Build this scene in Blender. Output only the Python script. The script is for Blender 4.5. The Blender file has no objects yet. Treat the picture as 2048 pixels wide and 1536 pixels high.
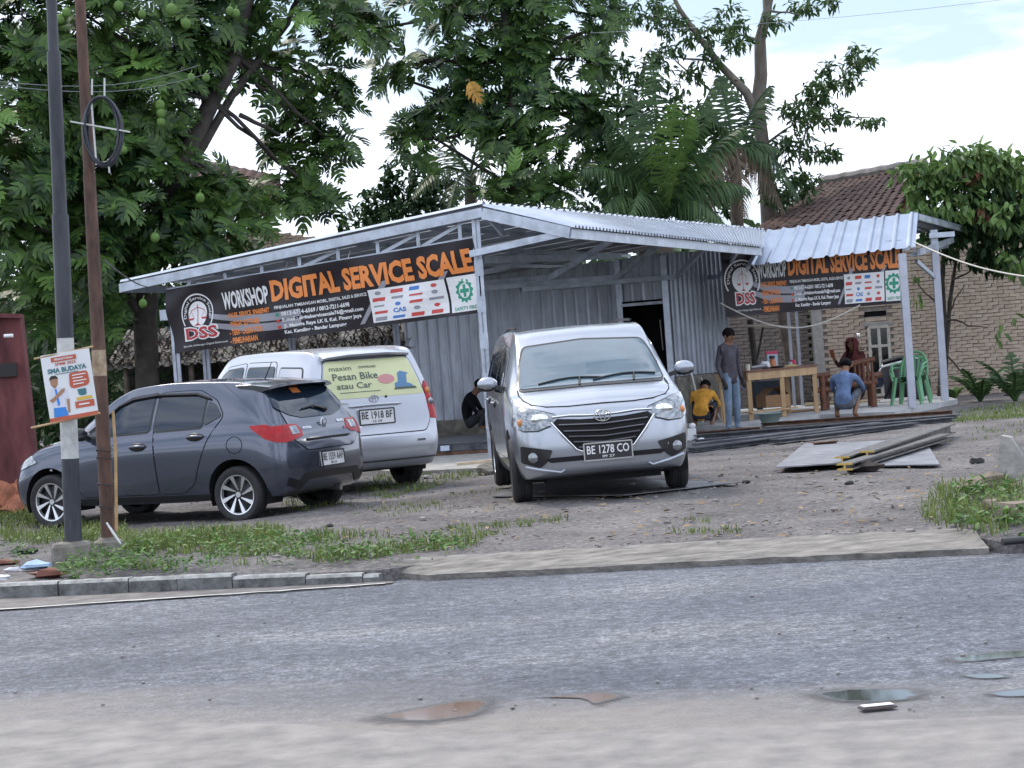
import bpy, bmesh, math, random
from mathutils import Vector, Matrix, noise
from mathutils.bvhtree import BVHTree
from mathutils.geometry import tessellate_polygon

R = math.radians
rnd = random.Random(7)
SC = bpy.context.scene
COL = SC.collection

# ------------------------------------------------------------------ camera
FPX = 4266.7                      # focal length in pixels of a 2048 wide frame (75 mm lens)
ROLL = R(4.1)
PITCH = math.atan(68 / FPX)
CAMH = 1.6
cam = bpy.data.cameras.new('camera')
cam.lens = 75.0
cam.sensor_width = 36.0
cam.clip_start = 0.1
cam.clip_end = 5000
camo = bpy.data.objects.new('camera', cam)
COL.objects.link(camo)
_f = Vector((0, math.cos(PITCH), -math.sin(PITCH)))
_u0 = Vector((0, math.sin(PITCH), math.cos(PITCH)))
_x = Vector((1, 0, 0))
_r = _x * math.cos(ROLL) - _u0 * math.sin(ROLL)
_u = _x * math.sin(ROLL) + _u0 * math.cos(ROLL)
m3 = Matrix((_r, _u, -_f)).transposed()
camo.matrix_world = Matrix.Translation((0, 0, CAMH)) @ m3.to_4x4()
SC.camera = camo

# ------------------------------------------------------------------ sky, sun, exposure
world = bpy.data.worlds.new('World')
SC.world = world
world.use_nodes = True
wn, wl = world.node_tree.nodes, world.node_tree.links
wn.clear()
SUN_EL, SUN_AZ = R(52), R(-35)     # azimuth from +Y towards +X
sky = wn.new('ShaderNodeTexSky')
sky.sky_type = 'NISHITA'
sky.sun_disc = False
sky.sun_elevation = SUN_EL
sky.sun_rotation = SUN_AZ
sky.air_density = 1.0
sky.dust_density = 1.5
tc = wn.new('ShaderNodeTexCoord')
mp = wn.new('ShaderNodeMapping')
mp.inputs['Scale'].default_value = (1.3, 1.3, 4.5)
mp.inputs['Location'].default_value = (0.35, 0.1, 0.42)
nz = wn.new('ShaderNodeTexNoise')
nz.inputs['Scale'].default_value = 2.6
nz.inputs['Detail'].default_value = 6
nz.inputs['Roughness'].default_value = 0.55
rp = wn.new('ShaderNodeValToRGB')
rp.color_ramp.elements[0].position = 0.40
rp.color_ramp.elements[1].position = 0.54
mx = wn.new('ShaderNodeMix')
mx.data_type = 'RGBA'
mx.inputs['B'].default_value = (10.3, 11.0, 12.7, 1)
bg = wn.new('ShaderNodeBackground')
bg.inputs['Strength'].default_value = 0.1
wo = wn.new('ShaderNodeOutputWorld')
boost = wn.new('ShaderNodeMix')          # thin veil over the open sky
boost.data_type = 'RGBA'
boost.inputs['Factor'].default_value = 0.55
boost.inputs['B'].default_value = (4.4, 5.7, 7.3, 1)
wl.new(sky.outputs['Color'], boost.inputs['A'])
wl.new(tc.outputs['Generated'], mp.inputs['Vector'])
wl.new(mp.outputs['Vector'], nz.inputs['Vector'])
wl.new(nz.outputs['Fac'], rp.inputs['Fac'])
wl.new(rp.outputs['Color'], mx.inputs['Factor'])
wl.new(boost.outputs['Result'], mx.inputs['A'])
wl.new(mx.outputs['Result'], bg.inputs['Color'])
wl.new(bg.outputs['Background'], wo.inputs['Surface'])
sun = bpy.data.lights.new('sun', 'SUN')
sun.energy = 1.5
sun.angle = R(14)
sun.color = (1.0, 0.91, 0.78)
suno = bpy.data.objects.new('sun', sun)
COL.objects.link(suno)
_sd = Vector((math.sin(SUN_AZ) * math.cos(SUN_EL), math.cos(SUN_AZ) * math.cos(SUN_EL), math.sin(SUN_EL)))
suno.rotation_euler = (-_sd).to_track_quat('-Z', 'Y').to_euler()
suno.location = (0, 0, 30)
vs = SC.view_settings
vs.view_transform = 'Standard'
vs.look = 'None'
vs.gamma = 1.0
vs.use_curve_mapping = False
vs.exposure = 0.74
SC.cycles.max_bounces = 6
SC.cycles.use_denoising = True

# ------------------------------------------------------------------ survey helpers: where a sighted point lies in metres
def sight(px, py):
    dx, dy = (px - 1024) / FPX, (768 - py) / FPX
    return _f + _r * dx + _u * dy
def gp(px, py, z=0.0):
    d = sight(px, py)
    t = (z - CAMH) / d.z
    return Vector((d.x * t, d.y * t, z))
def at(px, py, dist):
    d = sight(px, py)
    t = dist / d.y
    return Vector((d.x * t, dist, CAMH + d.z * t))

# ------------------------------------------------------------------ materials
MATS = {}
def mat(name, col, rough=0.6, metal=0.0, var=0.0, vscale=6.0, bump=0.0, bscale=40.0, coat=0.0, spec=0.5, col2=None,
        detail=5.0, stretch=None, ior=None, trans=0.0, rvar=0.0):
    if name in MATS:
        return MATS[name]
    m = bpy.data.materials.new(name)
    m.use_nodes = True
    n, l = m.node_tree.nodes, m.node_tree.links
    b = n['Principled BSDF']
    b.inputs['Base Color'].default_value = (*col, 1)
    b.inputs['Roughness'].default_value = rough
    b.inputs['Metallic'].default_value = metal
    b.inputs['Specular IOR Level'].default_value = spec
    if ior:
        b.inputs['IOR'].default_value = ior
    if coat:
        b.inputs['Coat Weight'].default_value = coat
        b.inputs['Coat Roughness'].default_value = 0.04
    if trans:
        b.inputs['Transmission Weight'].default_value = trans
    src = None
    if var or bump or rvar:
        t = n.new('ShaderNodeTexCoord')
        src = t.outputs['Object']
        if stretch:
            mm = n.new('ShaderNodeMapping')
            mm.inputs['Scale'].default_value = stretch
            l.new(src, mm.inputs['Vector'])
            src = mm.outputs['Vector']
    if var:
        z = n.new('ShaderNodeTexNoise')
        z.inputs['Scale'].default_value = vscale
        z.inputs['Detail'].default_value = detail
        z.inputs['Roughness'].default_value = 0.6
        l.new(src, z.inputs['Vector'])
        rr = n.new('ShaderNodeValToRGB')
        rr.color_ramp.elements[0].position = 0.3
        rr.color_ramp.elements[1].position = 0.7
        a = [max(0, c * (1 - var)) for c in col]
        bcol = col2 if col2 else [min(1, c * (1 + var)) for c in col]
        rr.color_ramp.elements[0].color = (*a, 1)
        rr.color_ramp.elements[1].color = (*bcol, 1)
        l.new(z.outputs['Fac'], rr.inputs['Fac'])
        l.new(rr.outputs['Color'], b.inputs['Base Color'])
        if rvar:
            mr = n.new('ShaderNodeMapRange')
            mr.inputs['To Min'].default_value = max(0, rough - rvar)
            mr.inputs['To Max'].default_value = min(1, rough + rvar)
            l.new(z.outputs['Fac'], mr.inputs['Value'])
            l.new(mr.outputs['Result'], b.inputs['Roughness'])
    if bump:
        z2 = n.new('ShaderNodeTexNoise')
        z2.inputs['Scale'].default_value = bscale
        z2.inputs['Detail'].default_value = 4
        l.new(src, z2.inputs['Vector'])
        bp = n.new('ShaderNodeBump')
        bp.inputs['Strength'].default_value = bump
        bp.inputs['Distance'].default_value = 0.02
        l.new(z2.outputs['Fac'], bp.inputs['Height'])
        l.new(bp.outputs['Normal'], b.inputs['Normal'])
    MATS[name] = m
    return m

def leafmat(name, c1, c2, vscale=0.9, rough=0.5, spec=0.35):
    """foliage: colour differs from leaf to leaf (object random + noise), thin leaves pass some light"""
    m = bpy.data.materials.new(name)
    m.use_nodes = True
    n, l = m.node_tree.nodes, m.node_tree.links
    b = n['Principled BSDF']
    b.inputs['Roughness'].default_value = rough
    b.inputs['Specular IOR Level'].default_value = spec
    g = n.new('ShaderNodeNewGeometry')
    oi = n.new('ShaderNodeObjectInfo')
    z = n.new('ShaderNodeTexNoise')
    z.inputs['Scale'].default_value = vscale
    z.inputs['Detail'].default_value = 3
    l.new(g.outputs['Position'], z.inputs['Vector'])
    ad = n.new('ShaderNodeMath'); ad.operation = 'ADD'
    l.new(g.outputs['Random Per Island'], ad.inputs[0])
    l.new(oi.outputs['Random'], ad.inputs[1])
    fr = n.new('ShaderNodeMath'); fr.operation = 'FRACT'
    l.new(ad.outputs[0], fr.inputs[0])
    ad2 = n.new('ShaderNodeMath'); ad2.operation = 'MULTIPLY_ADD'
    ad2.inputs[1].default_value = 0.55
    l.new(fr.outputs[0], ad2.inputs[0])
    sb = n.new('ShaderNodeMath'); sb.operation = 'SUBTRACT'
    l.new(z.outputs['Fac'], sb.inputs[0]); sb.inputs[1].default_value = 0.28
    l.new(sb.outputs[0], ad2.inputs[2])
    r = n.new('ShaderNodeValToRGB')
    r.color_ramp.elements[0].position = 0.12
    r.color_ramp.elements[1].position = 0.85
    r.color_ramp.elements[0].color = (*c1, 1)
    r.color_ramp.elements[1].color = (*c2, 1)
    l.new(ad2.outputs[0], r.inputs['Fac'])
    l.new(r.outputs['Color'], b.inputs['Base Color'])
    tr = n.new('ShaderNodeBsdfTranslucent')
    l.new(r.outputs['Color'], tr.inputs['Color'])
    ms = n.new('ShaderNodeMixShader'); ms.inputs[0].default_value = 0.3
    out = n['Material Output']
    l.new(b.outputs[0], ms.inputs[1]); l.new(tr.outputs[0], ms.inputs[2])
    l.new(ms.outputs[0], out.inputs['Surface'])
    MATS[name] = m
    return m

# ------------------------------------------------------------------ mesh building
XF = {}                               # world matrix of each Empty or mesh that parents parts
def tag(o, label=None, cat=None, group=None, kind=None):
    if label: o['label'] = label
    if cat: o['category'] = cat
    if group: o['group'] = group
    if kind or cat: o['kind'] = kind or 'thing'
    return o
def thing(name, label, cat, loc=(0, 0, 0), rz=0.0, group=None, M=None):
    o = bpy.data.objects.new(name, None)
    COL.objects.link(o)
    o.empty_display_size = 0.1
    if M is None:
        M = Matrix.Translation(loc) @ Matrix.Rotation(rz, 4, 'Z')
    o.matrix_world = M
    XF[o.name] = M.copy()
    return tag(o, label, cat, group)

class MB:
    def __init__(s):
        s.v, s.f, s.mi, s.cur = [], [], [], 0
    def add(s, vs, fs):
        b = len(s.v)
        s.v.extend(Vector(v) for v in vs)
        s.f.extend(tuple(i + b for i in f) for f in fs)
        s.mi.extend([s.cur] * len(fs))
        return s
    def box(s, c, size, M=None):
        x, y, z = (k / 2 for k in size)
        vs = [Vector((sx * x, sy * y, sz * z)) for sz in (-1, 1) for sx, sy in ((-1, -1), (1, -1), (1, 1), (-1, 1))]
        if M is not None:
            vs = [M @ v for v in vs]
        c = Vector(c)
        return s.add([v + c for v in vs], [(3, 2, 1, 0), (4, 5, 6, 7), (0, 1, 5, 4), (1, 2, 6, 5), (2, 3, 7, 6), (3, 0, 4, 7)])
    def bar(s, p0, p1, w, h, up=(0, 0, 1), h2=None, w2=None):
        p0, p1 = Vector(p0), Vector(p1)
        d = (p1 - p0).normalized()
        up = Vector(up)
        if abs(d.dot(up)) > 0.98:
            up = Vector((0, 1, 0))
        a = d.cross(up).normalized()
        b = a.cross(d).normalized()
        w2 = w if w2 is None else w2
        h2 = h if h2 is None else h2
        vs = [p + a * (sx * ww / 2) + b * (sz * hh / 2) for p, ww, hh in ((p0, w, h), (p1, w2, h2)) for sx, sz in ((-1, -1), (1, -1), (1, 1), (-1, 1))]
        return s.add(vs, [(0, 1, 2, 3), (7, 6, 5, 4), (0, 4, 5, 1), (1, 5, 6, 2), (2, 6, 7, 3), (3, 7, 4, 0)])
    def tube(s, pts, rad, seg=8, cap=True, closed=False, squash=1.0):
        pts = [Vector(p) for p in pts]
        n = len(pts)
        rad = list(rad) if hasattr(rad, '__len__') else [rad] * n
        vs, fs = [], []
        prev = None
        for i, p in enumerate(pts):
            if closed:
                d = pts[(i + 1) % n] - pts[i - 1]
            else:
                d = pts[min(i + 1, n - 1)] - pts[max(i - 1, 0)]
            d = d.normalized() if d.length > 1e-9 else Vector((0, 0, 1))
            if prev is None:
                t = Vector((0, 0, 1)) if abs(d.z) < 0.9 else Vector((1, 0, 0))
                a = d.cross(t).normalized()
            else:
                a = (prev - d * prev.dot(d))
                a = a.normalized() if a.length > 1e-6 else d.orthogonal().normalized()
            prev = a
            b = d.cross(a)
            for k in range(seg):
                t = 2 * math.pi * k / seg
                vs.append(p + (a * math.cos(t) + b * math.sin(t) * squash) * rad[i])
        m = n if closed else n - 1
        for i in range(m):
            i2 = (i + 1) % n
            for k in range(seg):
                k2 = (k + 1) % seg
                fs.append((i * seg + k, i * seg + k2, i2 * seg + k2, i2 * seg + k))
        if cap and not closed:
            fs.append(tuple(range(seg - 1, -1, -1)))
            fs.append(tuple((n - 1) * seg + k for k in range(seg)))
        return s.add(vs, fs)
    def lathe(s, prof, M=None, seg=24, a0=0.0, a1=None):
        """profile of (radius, height) turned round z, then placed by M"""
        full = a1 is None
        a1 = 2 * math.pi if full else a1
        ns = seg if full else seg + 1
        vs, fs = [], []
        for r, h in prof:
            for k in range(ns):
                t = a0 + (a1 - a0) * k / seg
                v = Vector((r * math.cos(t), r * math.sin(t), h))
                vs.append(M @ v if M is not None else v)
        for i in range(len(prof) - 1):
            for k in range(seg):
                k2 = (k + 1) % ns
                fs.append((i * ns + k, i * ns + k2, (i + 1) * ns + k2, (i + 1) * ns + k))
        return s.add(vs, fs)
    def prism(s, poly, ext):
        """closed polygon of 3-D points pushed along ext"""
        poly = [Vector(p) for p in poly]
        ext = Vector(ext)
        n = len(poly)
        vs = poly + [p + ext for p in poly]
        fs = [(i, (i + 1) % n, n + (i + 1) % n, n + i) for i in range(n)]
        tri = tessellate_polygon([poly])
        fs += [tuple(reversed(t)) for t in tri] + [tuple(n + i for i in t) for t in tri]
        return s.add(vs, fs)
    def grid(s, fn, nu, nv):
        vs = [fn(i / nu, j / nv) for j in range(nv + 1) for i in range(nu + 1)]
        fs = [(j * (nu + 1) + i, j * (nu + 1) + i + 1, (j + 1) * (nu + 1) + i + 1, (j + 1) * (nu + 1) + i) for j in range(nv) for i in range(nu)]
        return s.add(vs, fs)
    def blob(s, c, size, seg=8, rough=0.0, seed=0, M=None):
        """uneven ball"""
        vs, fs = [], []
        rings = max(3, seg // 2 + 1)
        c = Vector(c)
        for i in range(rings + 1):
            th = math.pi * i / rings
            for k in range(seg):
                ph = 2 * math.pi * k / seg
                d = Vector((math.sin(th) * math.cos(ph), math.sin(th) * math.sin(ph), math.cos(th)))
                q = 1.0 + rough * noise.noise(d * 1.7 + Vector((seed * 3.1, seed * 1.7, 0)))
                v = Vector((d.x * size[0], d.y * size[1], d.z * size[2])) * q
                vs.append((M @ v if M is not None else v) + c)
        for i in range(rings):
            for k in range(seg):
                k2 = (k + 1) % seg
                fs.append((i * seg + k, (i + 1) * seg + k, (i + 1) * seg + k2, i * seg + k2))
        return s.add(vs, fs)
    def mesh(s, name, mats, smooth=None, M=None):
        me = bpy.data.meshes.new(name)
        vs = [M @ v for v in s.v] if M is not None else s.v
        me.from_pydata([tuple(v) for v in vs], [], s.f)
        mats = mats if isinstance(mats, (list, tuple)) else [mats]
        for m in mats:
            me.materials.append(m)
        if len(mats) > 1:
            me.polygons.foreach_set('material_index', s.mi)
        me.validate(verbose=False)
        me.update()
        if smooth is not None:
            me.shade_smooth()
            me.set_sharp_from_angle(angle=R(smooth))
        return me
    def build(s, name, mats, parent=None, smooth=None, local=False):
        M = None
        if parent is not None and not local:
            M = XF[parent.name].inverted()
        me = s.mesh(name, mats, smooth, M)
        return place(name, me, parent)

def place(name, me, parent=None, loc=None, rot=None, scale=None):
    o = bpy.data.objects.new(name, me)
    COL.objects.link(o)
    if parent is not None:
        o.parent = parent
        XF[o.name] = XF[parent.name]
    else:
        XF[o.name] = Matrix.Identity(4)
    if loc is not None: o.location = loc
    if rot is not None: o.rotation_euler = rot
    if scale is not None: o.scale = scale
    return o

def lerp(a, b, t):
    return a + (b - a) * t
def pl(xs, ys, x):
    """piecewise linear"""
    if x <= xs[0]: return ys[0]
    for i in range(len(xs) - 1):
        if x <= xs[i + 1]:
            return lerp(ys[i], ys[i + 1], (x - xs[i]) / (xs[i + 1] - xs[i]))
    return ys[-1]
def sstep(a, b, x):
    t = max(0.0, min(1.0, (x - a) / (b - a)))
    return t * t * (3 - 2 * t)

# ------------------------------------------------------------------ shared materials
galv = mat('galvanised steel', (0.46, 0.50, 0.57), 0.32, 0.85, 0.16, 5, bump=0.05, bscale=12, rvar=0.1)
galv_frame = mat('light steel channel', (0.44, 0.48, 0.55), 0.4, 0.65, 0.28, 5, rvar=0.15)
zinc_roof = mat('zinc alloy roof sheet', (0.50, 0.545, 0.62), 0.36, 0.75, 0.1, 3, rvar=0.08)
dark_steel = mat('mill scale steel', (0.055, 0.062, 0.08), 0.42, 0.5, 0.55, 7, bump=0.15, bscale=30, col2=(0.14, 0.145, 0.165), rvar=0.15)
rusty = mat('rusty steel', (0.09, 0.05, 0.035), 0.75, 0.2, 0.5, 9, bump=0.2, bscale=40, col2=(0.2, 0.11, 0.07))
plate_steel = mat('steel plate', (0.16, 0.175, 0.20), 0.38, 0.6, 0.45, 3, bump=0.08, col2=(0.28, 0.29, 0.32), rvar=0.12)
concrete = mat('concrete', (0.33, 0.32, 0.30), 0.85, 0, 0.3, 6, bump=0.25, bscale=50)
old_concrete = mat('stained concrete', (0.16, 0.145, 0.125), 0.9, 0, 0.5, 5, bump=0.4, bscale=40, col2=(0.3, 0.28, 0.24))
black_plastic = mat('black plastic', (0.02, 0.02, 0.022), 0.45)
rubber = mat('tyre rubber', (0.022, 0.022, 0.024), 0.75, var=0.3, vscale=20)
black_gap = mat('dark gap', (0.006, 0.006, 0.007), 0.9)
wood = mat('sawn timber', (0.45, 0.30, 0.16), 0.7, 0, 0.3, 5, bump=0.2, bscale=30, stretch=(1, 1, 0.15))
dark_wood = mat('varnished log', (0.16, 0.06, 0.03), 0.45, 0, 0.4, 8)
bark = mat('bark', (0.13, 0.105, 0.085), 0.9, 0, 0.5, 5, bump=0.6, bscale=16)
dark_bark = mat('dark bark', (0.05, 0.042, 0.036), 0.9, 0, 0.5, 4, bump=0.6, bscale=12)
white_paint = mat('white paint', (0.72, 0.72, 0.70), 0.5, 0, 0.15, 8)
# ================================================================== ground, road, kerb
def lotz(x, y):
    z = 0.11
    z += 0.07 * math.exp(-((x - 0.9) ** 2 / 5 + (y - 20.5) ** 2 / 8))
    z -= 0.07 * math.exp(-((x + 4.0) ** 2 / 6 + (y - 22.8) ** 2 / 7))
    z -= 0.05 * sstep(30.5, 32.5, y) * sstep(0.8, 2.5, x)
    z += 0.22 * math.exp(-((x - 4.6) ** 2 / 0.9 + (y - 16.6) ** 2 / 3.0))
    return z
def lot_noise(x, y):
    v = noise.noise(Vector((x * 1.1, y * 1.1, 0))) * 0.02 + noise.noise(Vector((x * 4.1, y * 4.1, 3))) * 0.012
    return v + noise.noise(Vector((x * 9.0, y * 9.0, 7))) * 0.006

KB = [(-14, 18.6), (-8, 17.0), (-3.96, 16.02), (-2.8, 15.72), (-1.68, 15.42), (-1.05, 15.28), (-0.18, 15.05), (1.56, 14.72), (3.1, 14.30), (4.4, 13.85), (8, 12.4), (16, 9)]
def kerb_y(x):
    return pl([p[0] for p in KB], [p[1] for p in KB], x)
def lot_edge(x):
    # back edge of kerb on the left, of the concrete apron on the right
    return kerb_y(x) + pl([-1.02, -0.7, 3.10, 3.14], [0.10, 0.40, 0.50, 0.04], x)

big = MB()
big.grid(lambda u, v: Vector((lerp(-900, 900, u), lerp(-300, 2500, v), -0.09)), 6, 6)
tag(big.build('ground', mat('far ground', (0.10, 0.11, 0.06), 0.95, 0, 0.3, 0.2)), kind='structure')

def ground_material():
    m = bpy.data.materials.new('gravel soil')
    m.use_nodes = True
    n, l = m.node_tree.nodes, m.node_tree.links
    b = n['Principled BSDF']
    b.inputs['Roughness'].default_value = 0.92
    b.inputs['Specular IOR Level'].default_value = 0.25
    t = n.new('ShaderNodeTexCoord')
    def ramp(fac, stops):
        r = n.new('ShaderNodeValToRGB')
        while len(r.color_ramp.elements) < len(stops):
            r.color_ramp.elements.new(0.5)
        for e, (p, c) in zip(r.color_ramp.elements, stops):
            e.position = p
            e.color = (*c, 1)
        l.new(fac, r.inputs['Fac'])
        return r.outputs['Color']
    def nse(sc, det=4, ro=0.6):
        z = n.new('ShaderNodeTexNoise')
        z.inputs['Scale'].default_value = sc
        z.inputs['Detail'].default_value = det
        z.inputs['Roughness'].default_value = ro
        l.new(t.outputs['Object'], z.inputs['Vector'])
        return z.outputs['Fac']
    base = ramp(nse(0.8, 9, 0.68), [(0.3, (0.105, 0.096, 0.094)), (0.5, (0.185, 0.172, 0.17)), (0.72, (0.29, 0.27, 0.255))])
    fine = ramp(nse(26, 5, 0.75), [(0.3, (0.35, 0.35, 0.36)), (0.52, (0.95, 0.95, 0.95)), (0.72, (1.7, 1.68, 1.62))])
    mul = n.new('ShaderNodeMix'); mul.data_type = 'RGBA'; mul.blend_type = 'MULTIPLY'
    mul.inputs['Factor'].default_value = 0.85
    l.new(base, mul.inputs['A']); l.new(fine, mul.inputs['B'])
    vor = n.new('ShaderNodeTexVoronoi'); vor.inputs['Scale'].default_value = 14
    l.new(t.outputs['Object'], vor.inputs['Vector'])
    peb = ramp(vor.outputs['Distance'], [(0.0, (1.5, 1.46, 1.4)), (0.22, (1.05, 1.05, 1.05)), (0.5, (0.75, 0.75, 0.76))])
    mul2 = n.new('ShaderNodeMix'); mul2.data_type = 'RGBA'; mul2.blend_type = 'MULTIPLY'
    mul2.inputs['Factor'].default_value = 0.6
    l.new(mul.outputs['Result'], mul2.inputs['A']); l.new(peb, mul2.inputs['B'])
    l.new(mul2.outputs['Result'], b.inputs['Base Color'])
    bp = n.new('ShaderNodeBump'); bp.inputs['Strength'].default_value = 0.9; bp.inputs['Distance'].default_value = 0.03
    sm = n.new('ShaderNodeMath'); sm.operation = 'ADD'
    l.new(nse(18, 5, 0.7), sm.inputs[0]); l.new(vor.outputs['Distance'], sm.inputs[1])
    l.new(sm.outputs[0], bp.inputs['Height'])
    l.new(bp.outputs['Normal'], b.inputs['Normal'])
    return m
gravel = ground_material()
lot = MB()
NX, NY = 230, 250
def lotp(u, v):
    x = lerp(-13, 14, u)
    e = lot_edge(x)
    y = e + (62 - e) * (max(0, v - 1 / NY) ** 1.8)
    edge = sstep(0, 0.5, y - e)
    if v == 0:
        return Vector((x, y - 0.01, -0.06))
    return Vector((x, y, (lotz(x, y) + lot_noise(x, y)) * (0.85 + 0.15 * edge) - 0.01 * (1 - edge)))
lot.grid(lotp, NX, NY)
tag(lot.build('yard_ground', gravel, smooth=60), kind='structure')

# ---- asphalt
def asphalt_material():
    m = bpy.data.materials.new('asphalt')
    m.use_nodes = True
    n, l = m.node_tree.nodes, m.node_tree.links
    b = n['Principled BSDF']
    t = n.new('ShaderNodeTexCoord')
    def nse(sc, det=4, ro=0.6, st=None):
        z = n.new('ShaderNodeTexNoise')
        z.inputs['Scale'].default_value = sc
        z.inputs['Detail'].default_value = det
        z.inputs['Roughness'].default_value = ro
        src = t.outputs['Object']
        if st:
            mm = n.new('ShaderNodeMapping'); mm.inputs['Scale'].default_value = st
            mm.inputs['Rotation'].default_value = (0, 0, R(12))
            l.new(src, mm.inputs['Vector']); src = mm.outputs['Vector']
        l.new(src, z.inputs['Vector'])
        return z.outputs['Fac']
    def ramp(fac, stops):
        r = n.new('ShaderNodeValToRGB')
        while len(r.color_ramp.elements) < len(stops):
            r.color_ramp.elements.new(0.5)
        for e, (p, c) in zip(r.color_ramp.elements, stops):
            e.position = p; e.color = (*c, 1)
        l.new(fac, r.inputs['Fac'])
        return r.outputs['Color']
    band = nse(0.9, 7, 0.65, (0.3, 0.8, 1))
    base = ramp(band, [(0.34, (0.068, 0.076, 0.098)), (0.5, (0.10, 0.108, 0.13)), (0.66, (0.15, 0.155, 0.17))])
    # dust carried in from the near shoulder
    sx = n.new('ShaderNodeSeparateXYZ'); l.new(t.outputs['Object'], sx.inputs[0])
    ma = n.new('ShaderNodeMath'); ma.operation = 'MULTIPLY_ADD'; ma.inputs[1].default_value = 0.40
    l.new(sx.outputs['X'], ma.inputs[0]); l.new(sx.outputs['Y'], ma.inputs[2])
    ad = n.new('ShaderNodeMath'); ad.operation = 'MULTIPLY_ADD'; ad.inputs[1].default_value = 2.6
    l.new(nse(0.8, 5, 0.6, (0.35, 1, 1)), ad.inputs[0]); l.new(ma.outputs[0], ad.inputs[2])
    dust = n.new('ShaderNodeMapRange'); dust.inputs['From Min'].default_value = 11.6; dust.inputs['From Max'].default_value = 10.1
    l.new(ad.outputs[0], dust.inputs['Value'])
    patch_ = ramp(nse(0.55, 8, 0.7), [(0.36, (0.75, 0.76, 0.79)), (0.5, (1.0, 1.0, 1.0)), (0.64, (1.25, 1.24, 1.21))])
    mp2 = n.new('ShaderNodeMix'); mp2.data_type = 'RGBA'; mp2.blend_type = 'MULTIPLY'; mp2.inputs['Factor'].default_value = 1.0
    l.new(base, mp2.inputs['A']); l.new(patch_, mp2.inputs['B'])
    fine = ramp(nse(40, 5, 0.72), [(0.34, (0.22, 0.23, 0.26)), (0.5, (0.9, 0.9, 0.9)), (0.66, (2.3, 2.25, 2.2))])
    mul = n.new('ShaderNodeMix'); mul.data_type = 'RGBA'; mul.blend_type = 'MULTIPLY'; mul.inputs['Factor'].default_value = 0.85
    l.new(mp2.outputs['Result'], mul.inputs['A']); l.new(fine, mul.inputs['B'])
    med = ramp(nse(11, 3, 0.6), [(0.36, (0.55, 0.56, 0.58)), (0.5, (1.0, 1.0, 1.0)), (0.64, (1.6, 1.58, 1.55))])
    mul0 = mul
    mul = n.new('ShaderNodeMix'); mul.data_type = 'RGBA'; mul.blend_type = 'MULTIPLY'; mul.inputs['Factor'].default_value = 0.8
    l.new(mul0.outputs['Result'], mul.inputs['A']); l.new(med, mul.inputs['B'])
    dcol = ramp(nse(9, 9, 0.7), [(0.3, (0.165, 0.15, 0.14)), (0.7, (0.25, 0.225, 0.205))])
    md = n.new('ShaderNodeMix'); md.data_type = 'RGBA'
    l.new(dust.outputs['Result'], md.inputs['Factor'])
    l.new(mul.outputs['Result'], md.inputs['A']); l.new(dcol, md.inputs['B'])
    l.new(md.outputs['Result'], b.inputs['Base Color'])
    ro = n.new('ShaderNodeMapRange'); ro.inputs['To Min'].default_value = 0.5; ro.inputs['To Max'].default_value = 0.8
    l.new(band, ro.inputs['Value']); l.new(ro.outputs['Result'], b.inputs['Roughness'])
    b.inputs['Specular IOR Level'].default_value = 0.35
    bp = n.new('ShaderNodeBump'); bp.inputs['Strength'].default_value = 0.8; bp.inputs['Distance'].default_value = 0.012
    l.new(nse(48, 3, 0.65), bp.inputs['Height']); l.new(bp.outputs['Normal'], b.inputs['Normal'])
    return m
road = MB()
NEAR = [(-30, 24), (-6, 11.8), (-2.55, 10.17), (-1.04, 9.42), (-0.41, 8.87), (0.66, 8.65), (1.92, 8.41), (4, 7.8), (16, 4)]
def near_y(x):
    return pl([p[0] for p in NEAR], [p[1] for p in NEAR], x) + 0.03 * noise.noise(Vector((x * 3, 0, 0)))
def roadp(u, v):
    x = lerp(-14, 16, u)
    a, c = near_y(x) - 0.02, kerb_y(x) + 0.3
    return Vector((x, lerp(a, c, v), 0.0))
road.grid(roadp, 150, 50)
tag(road.build('road', asphalt_material(), smooth=60), kind='structure')
sh = MB()
def shp(u, v):
    x = lerp(-14, 16, u)
    return Vector((x, lerp(-6, near_y(x), v), 0.006 + 0.01 * v + 0.006 * noise.noise(Vector((x * 1.5, v * 20, 4)))))
sh.grid(shp, 150, 60)
tag(sh.build('concrete_shoulder', mat('pale concrete slab', (0.205, 0.192, 0.184), 0.85, 0, 0.25, 4.5, bump=0.3, bscale=110, col2=(0.29, 0.27, 0.252), detail=15), smooth=60), kind='structure')

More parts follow.
